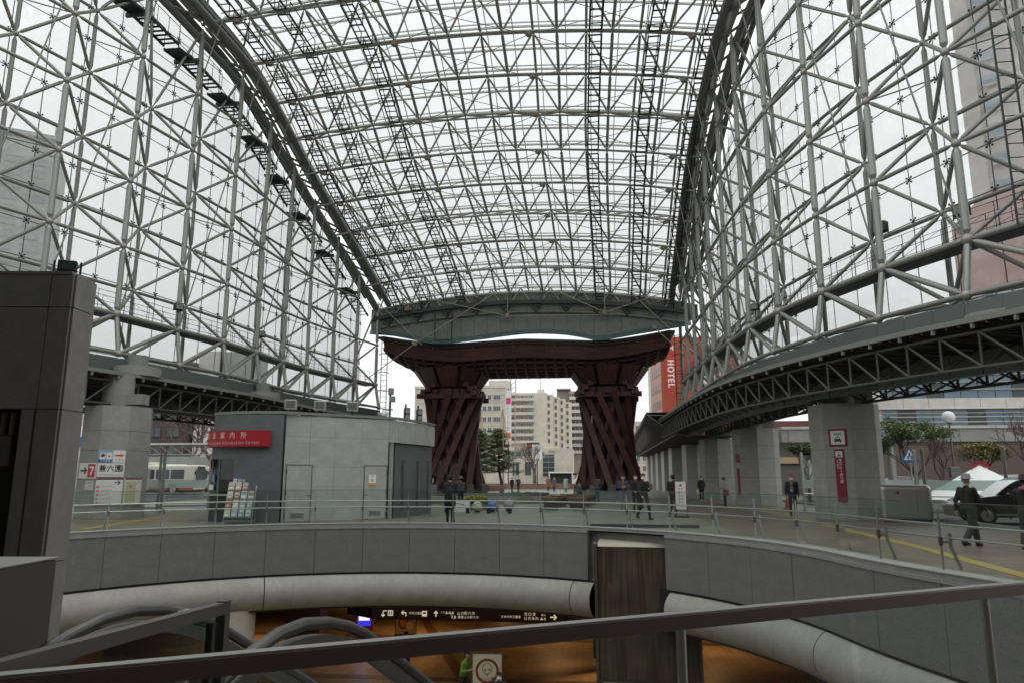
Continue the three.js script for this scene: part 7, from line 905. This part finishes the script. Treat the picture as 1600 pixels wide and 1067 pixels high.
person({ x: 3.55, z: -33.6, turn: PI, h: 1.75, top: B_, legs: B_, arms: ['front', 'front'], label: 'person in black hidden behind the standing notice' });
person({ x: 7.7, z: -54, turn: 0.2, h: 1.72, top: B_, legs: B_, coat: 0.8, long: 1, mask: 1, bag: { size: [0.2, 0.3, 0.08], at: [-0.3, 0.62, 0.03], m: M(0.55, 0.5, 0.38, 0.9) }, arms: ['pocket', 'down'], shoes: [0.5, 0.5, 0.48], label: 'masked person in a black coat with white shoes by the third column' });
person({ x: 7.4, z: -42.9, turn: -1.5, h: 1.62, top: [0.25, 0.25, 0.25], legs: B_, nod: 0.5, arms: ['phone', 'phone'], phone: 1, bag: { size: [0.12, 0.32, 0.3], at: [0.16, 0.85, -0.05], m: M(0.2, 0.05, 0.06, 0.8), strap: [0.1, 1.4, 0] }, label: 'person in a grey hoodie looking at a phone by the column' });
person({ x: 8.5, z: -32.9, turn: -0.2, h: 1.74, top: [0.018, 0.02, 0.028], inner: [0.6, 0.6, 0.6], legs: NAVY, hair: [0.16, 0.10, 0.07], mask: 1, tie: 1, label: 'person in a dark suit and white mask beside the taxi column' });
person({ x: 9.05, z: -19.1, turn: 2.0, h: 1.68, top: [0.014, 0.014, 0.013], legs: [0.03, 0.03, 0.026], hair: [0.28, 0.27, 0.26], stride: 1.0, baggy: 1.35, arms: ['swing', 'swing'], hat: M(0.20, 0.215, 0.21, 0.9), label: 'person in a grey hat and dark jacket walking past the car' });
person({ x: 9.95, z: -18.3, turn: 2.4, h: 1.66, top: [0.02, 0.016, 0.016], legs: [0.03, 0.03, 0.03], hair: [0.02, 0.012, 0.01], stride: -0.8, baggy: 1.3, arms: ['swing', 'pocket'], hat: M(0.05, 0.022, 0.018, 0.9), scarf: M(0.34, 0.09, 0.13, 0.9), label: 'person in a brown hat and pink scarf at the right edge' });
person({ x: 0.25, z: -51.5, turn: 2.7, h: 1.72, top: [0.085, 0.075, 0.05], legs: [0.045, 0.085, 0.14], arms: ['phone', 'raise'], label: 'person in a khaki jacket and blue jeans before the right drum column' });
person({ x: -0.9, z: -50.2, turn: -1.2, h: 1.7, top: [0.05, 0.055, 0.06], legs: JEAN, sit: 1, arms: ['front', 'front'], label: 'seated person in blue jeans beside the right drum column' });
[[-9.5, -86, [0.016, 0.016, 0.02], B_, 'left one of two people in black walking below the pines', 0.5], [-8.75, -86, B_, B_, 'right one of two people in black walking below the pines', -0.4], [-5.6, -92, [0.22, 0.09, 0.05], B_, 'far person in a reddish brown coat', 0.3], [-4.6, -87, [0.10, 0.11, 0.11], B_, 'far person in a dark grey coat left of the pale one', -0.4], [-3.2, -86.5, [0.30, 0.34, 0.32], B_, 'far person in a pale grey green long coat', 0.2], [-1.35, -86.3, [0.14, 0.20, 0.28], NAVY, 'far person in a light blue long coat', 0.6], [-0.35, -91, [0.05, 0.02, 0.03], NAVY, 'far person in dark red left of the one in white trousers', 0.2], [0.25, -91.5, NAVY, [0.5, 0.47, 0.42], 'far person in navy top and white trousers', -0.3], [1.15, -93, B_, B_, 'far person in black with a pale front', 0.4], [3.2, -88, B_, B_, 'far person in black beside the right drum column', 0.3], [-10.8, -71, [0.03, 0.06, 0.12], NAVY, 'person in a blue jacket sitting below the pines', 0]].forEach(([x, z, top, legs, label, s], i) => person({ x, z, turn: i % 2 ? 0.3 : 2.9, h: 1.64 + (i * 7 % 5) * 0.03, top, legs, stride: s, coat: [4, 5, 3, 2].includes(i) ? 0.45 : 0, arms: i % 3 ? ['swing', 'phone'] : ['down', 'pocket'], mask: i % 2, sit: i === 10, y: i === 10 ? 0.5 : 0, inner: i === 8 ? [0.4, 0.32, 0.3] : undefined, label }));
person({ x: -7.35, y: -6, z: -29.1, turn: 0.2, h: 1.72, top: B_, legs: [0.05, 0.06, 0.08], stride: 0.6, arms: ['pocket', 'pocket'], label: 'person in dark clothes walking in the hall below' });
person({ x: -4.6, y: -6, z: -26.3, turn: 1.3, h: 1.7, top: [0.16, 0.30, 0.03], legs: B_, arms: ['phone', 'phone'], lean: 0.2, label: 'person in a bright green jacket beside the round emblem banner' });
person({ x: -3.05, y: -6, z: -23.9, turn: 0.1, h: 1.66, top: B_, legs: B_, mask: 1, label: 'masked person with dark hair at the bottom edge of the hall' });
person({ x: -5.0, y: -6, z: -22.6, turn: PI, h: 1.72, top: B_, legs: B_, label: 'dark haired person at the bottom edge, seen from above' });
renderer.render(scene, camera);
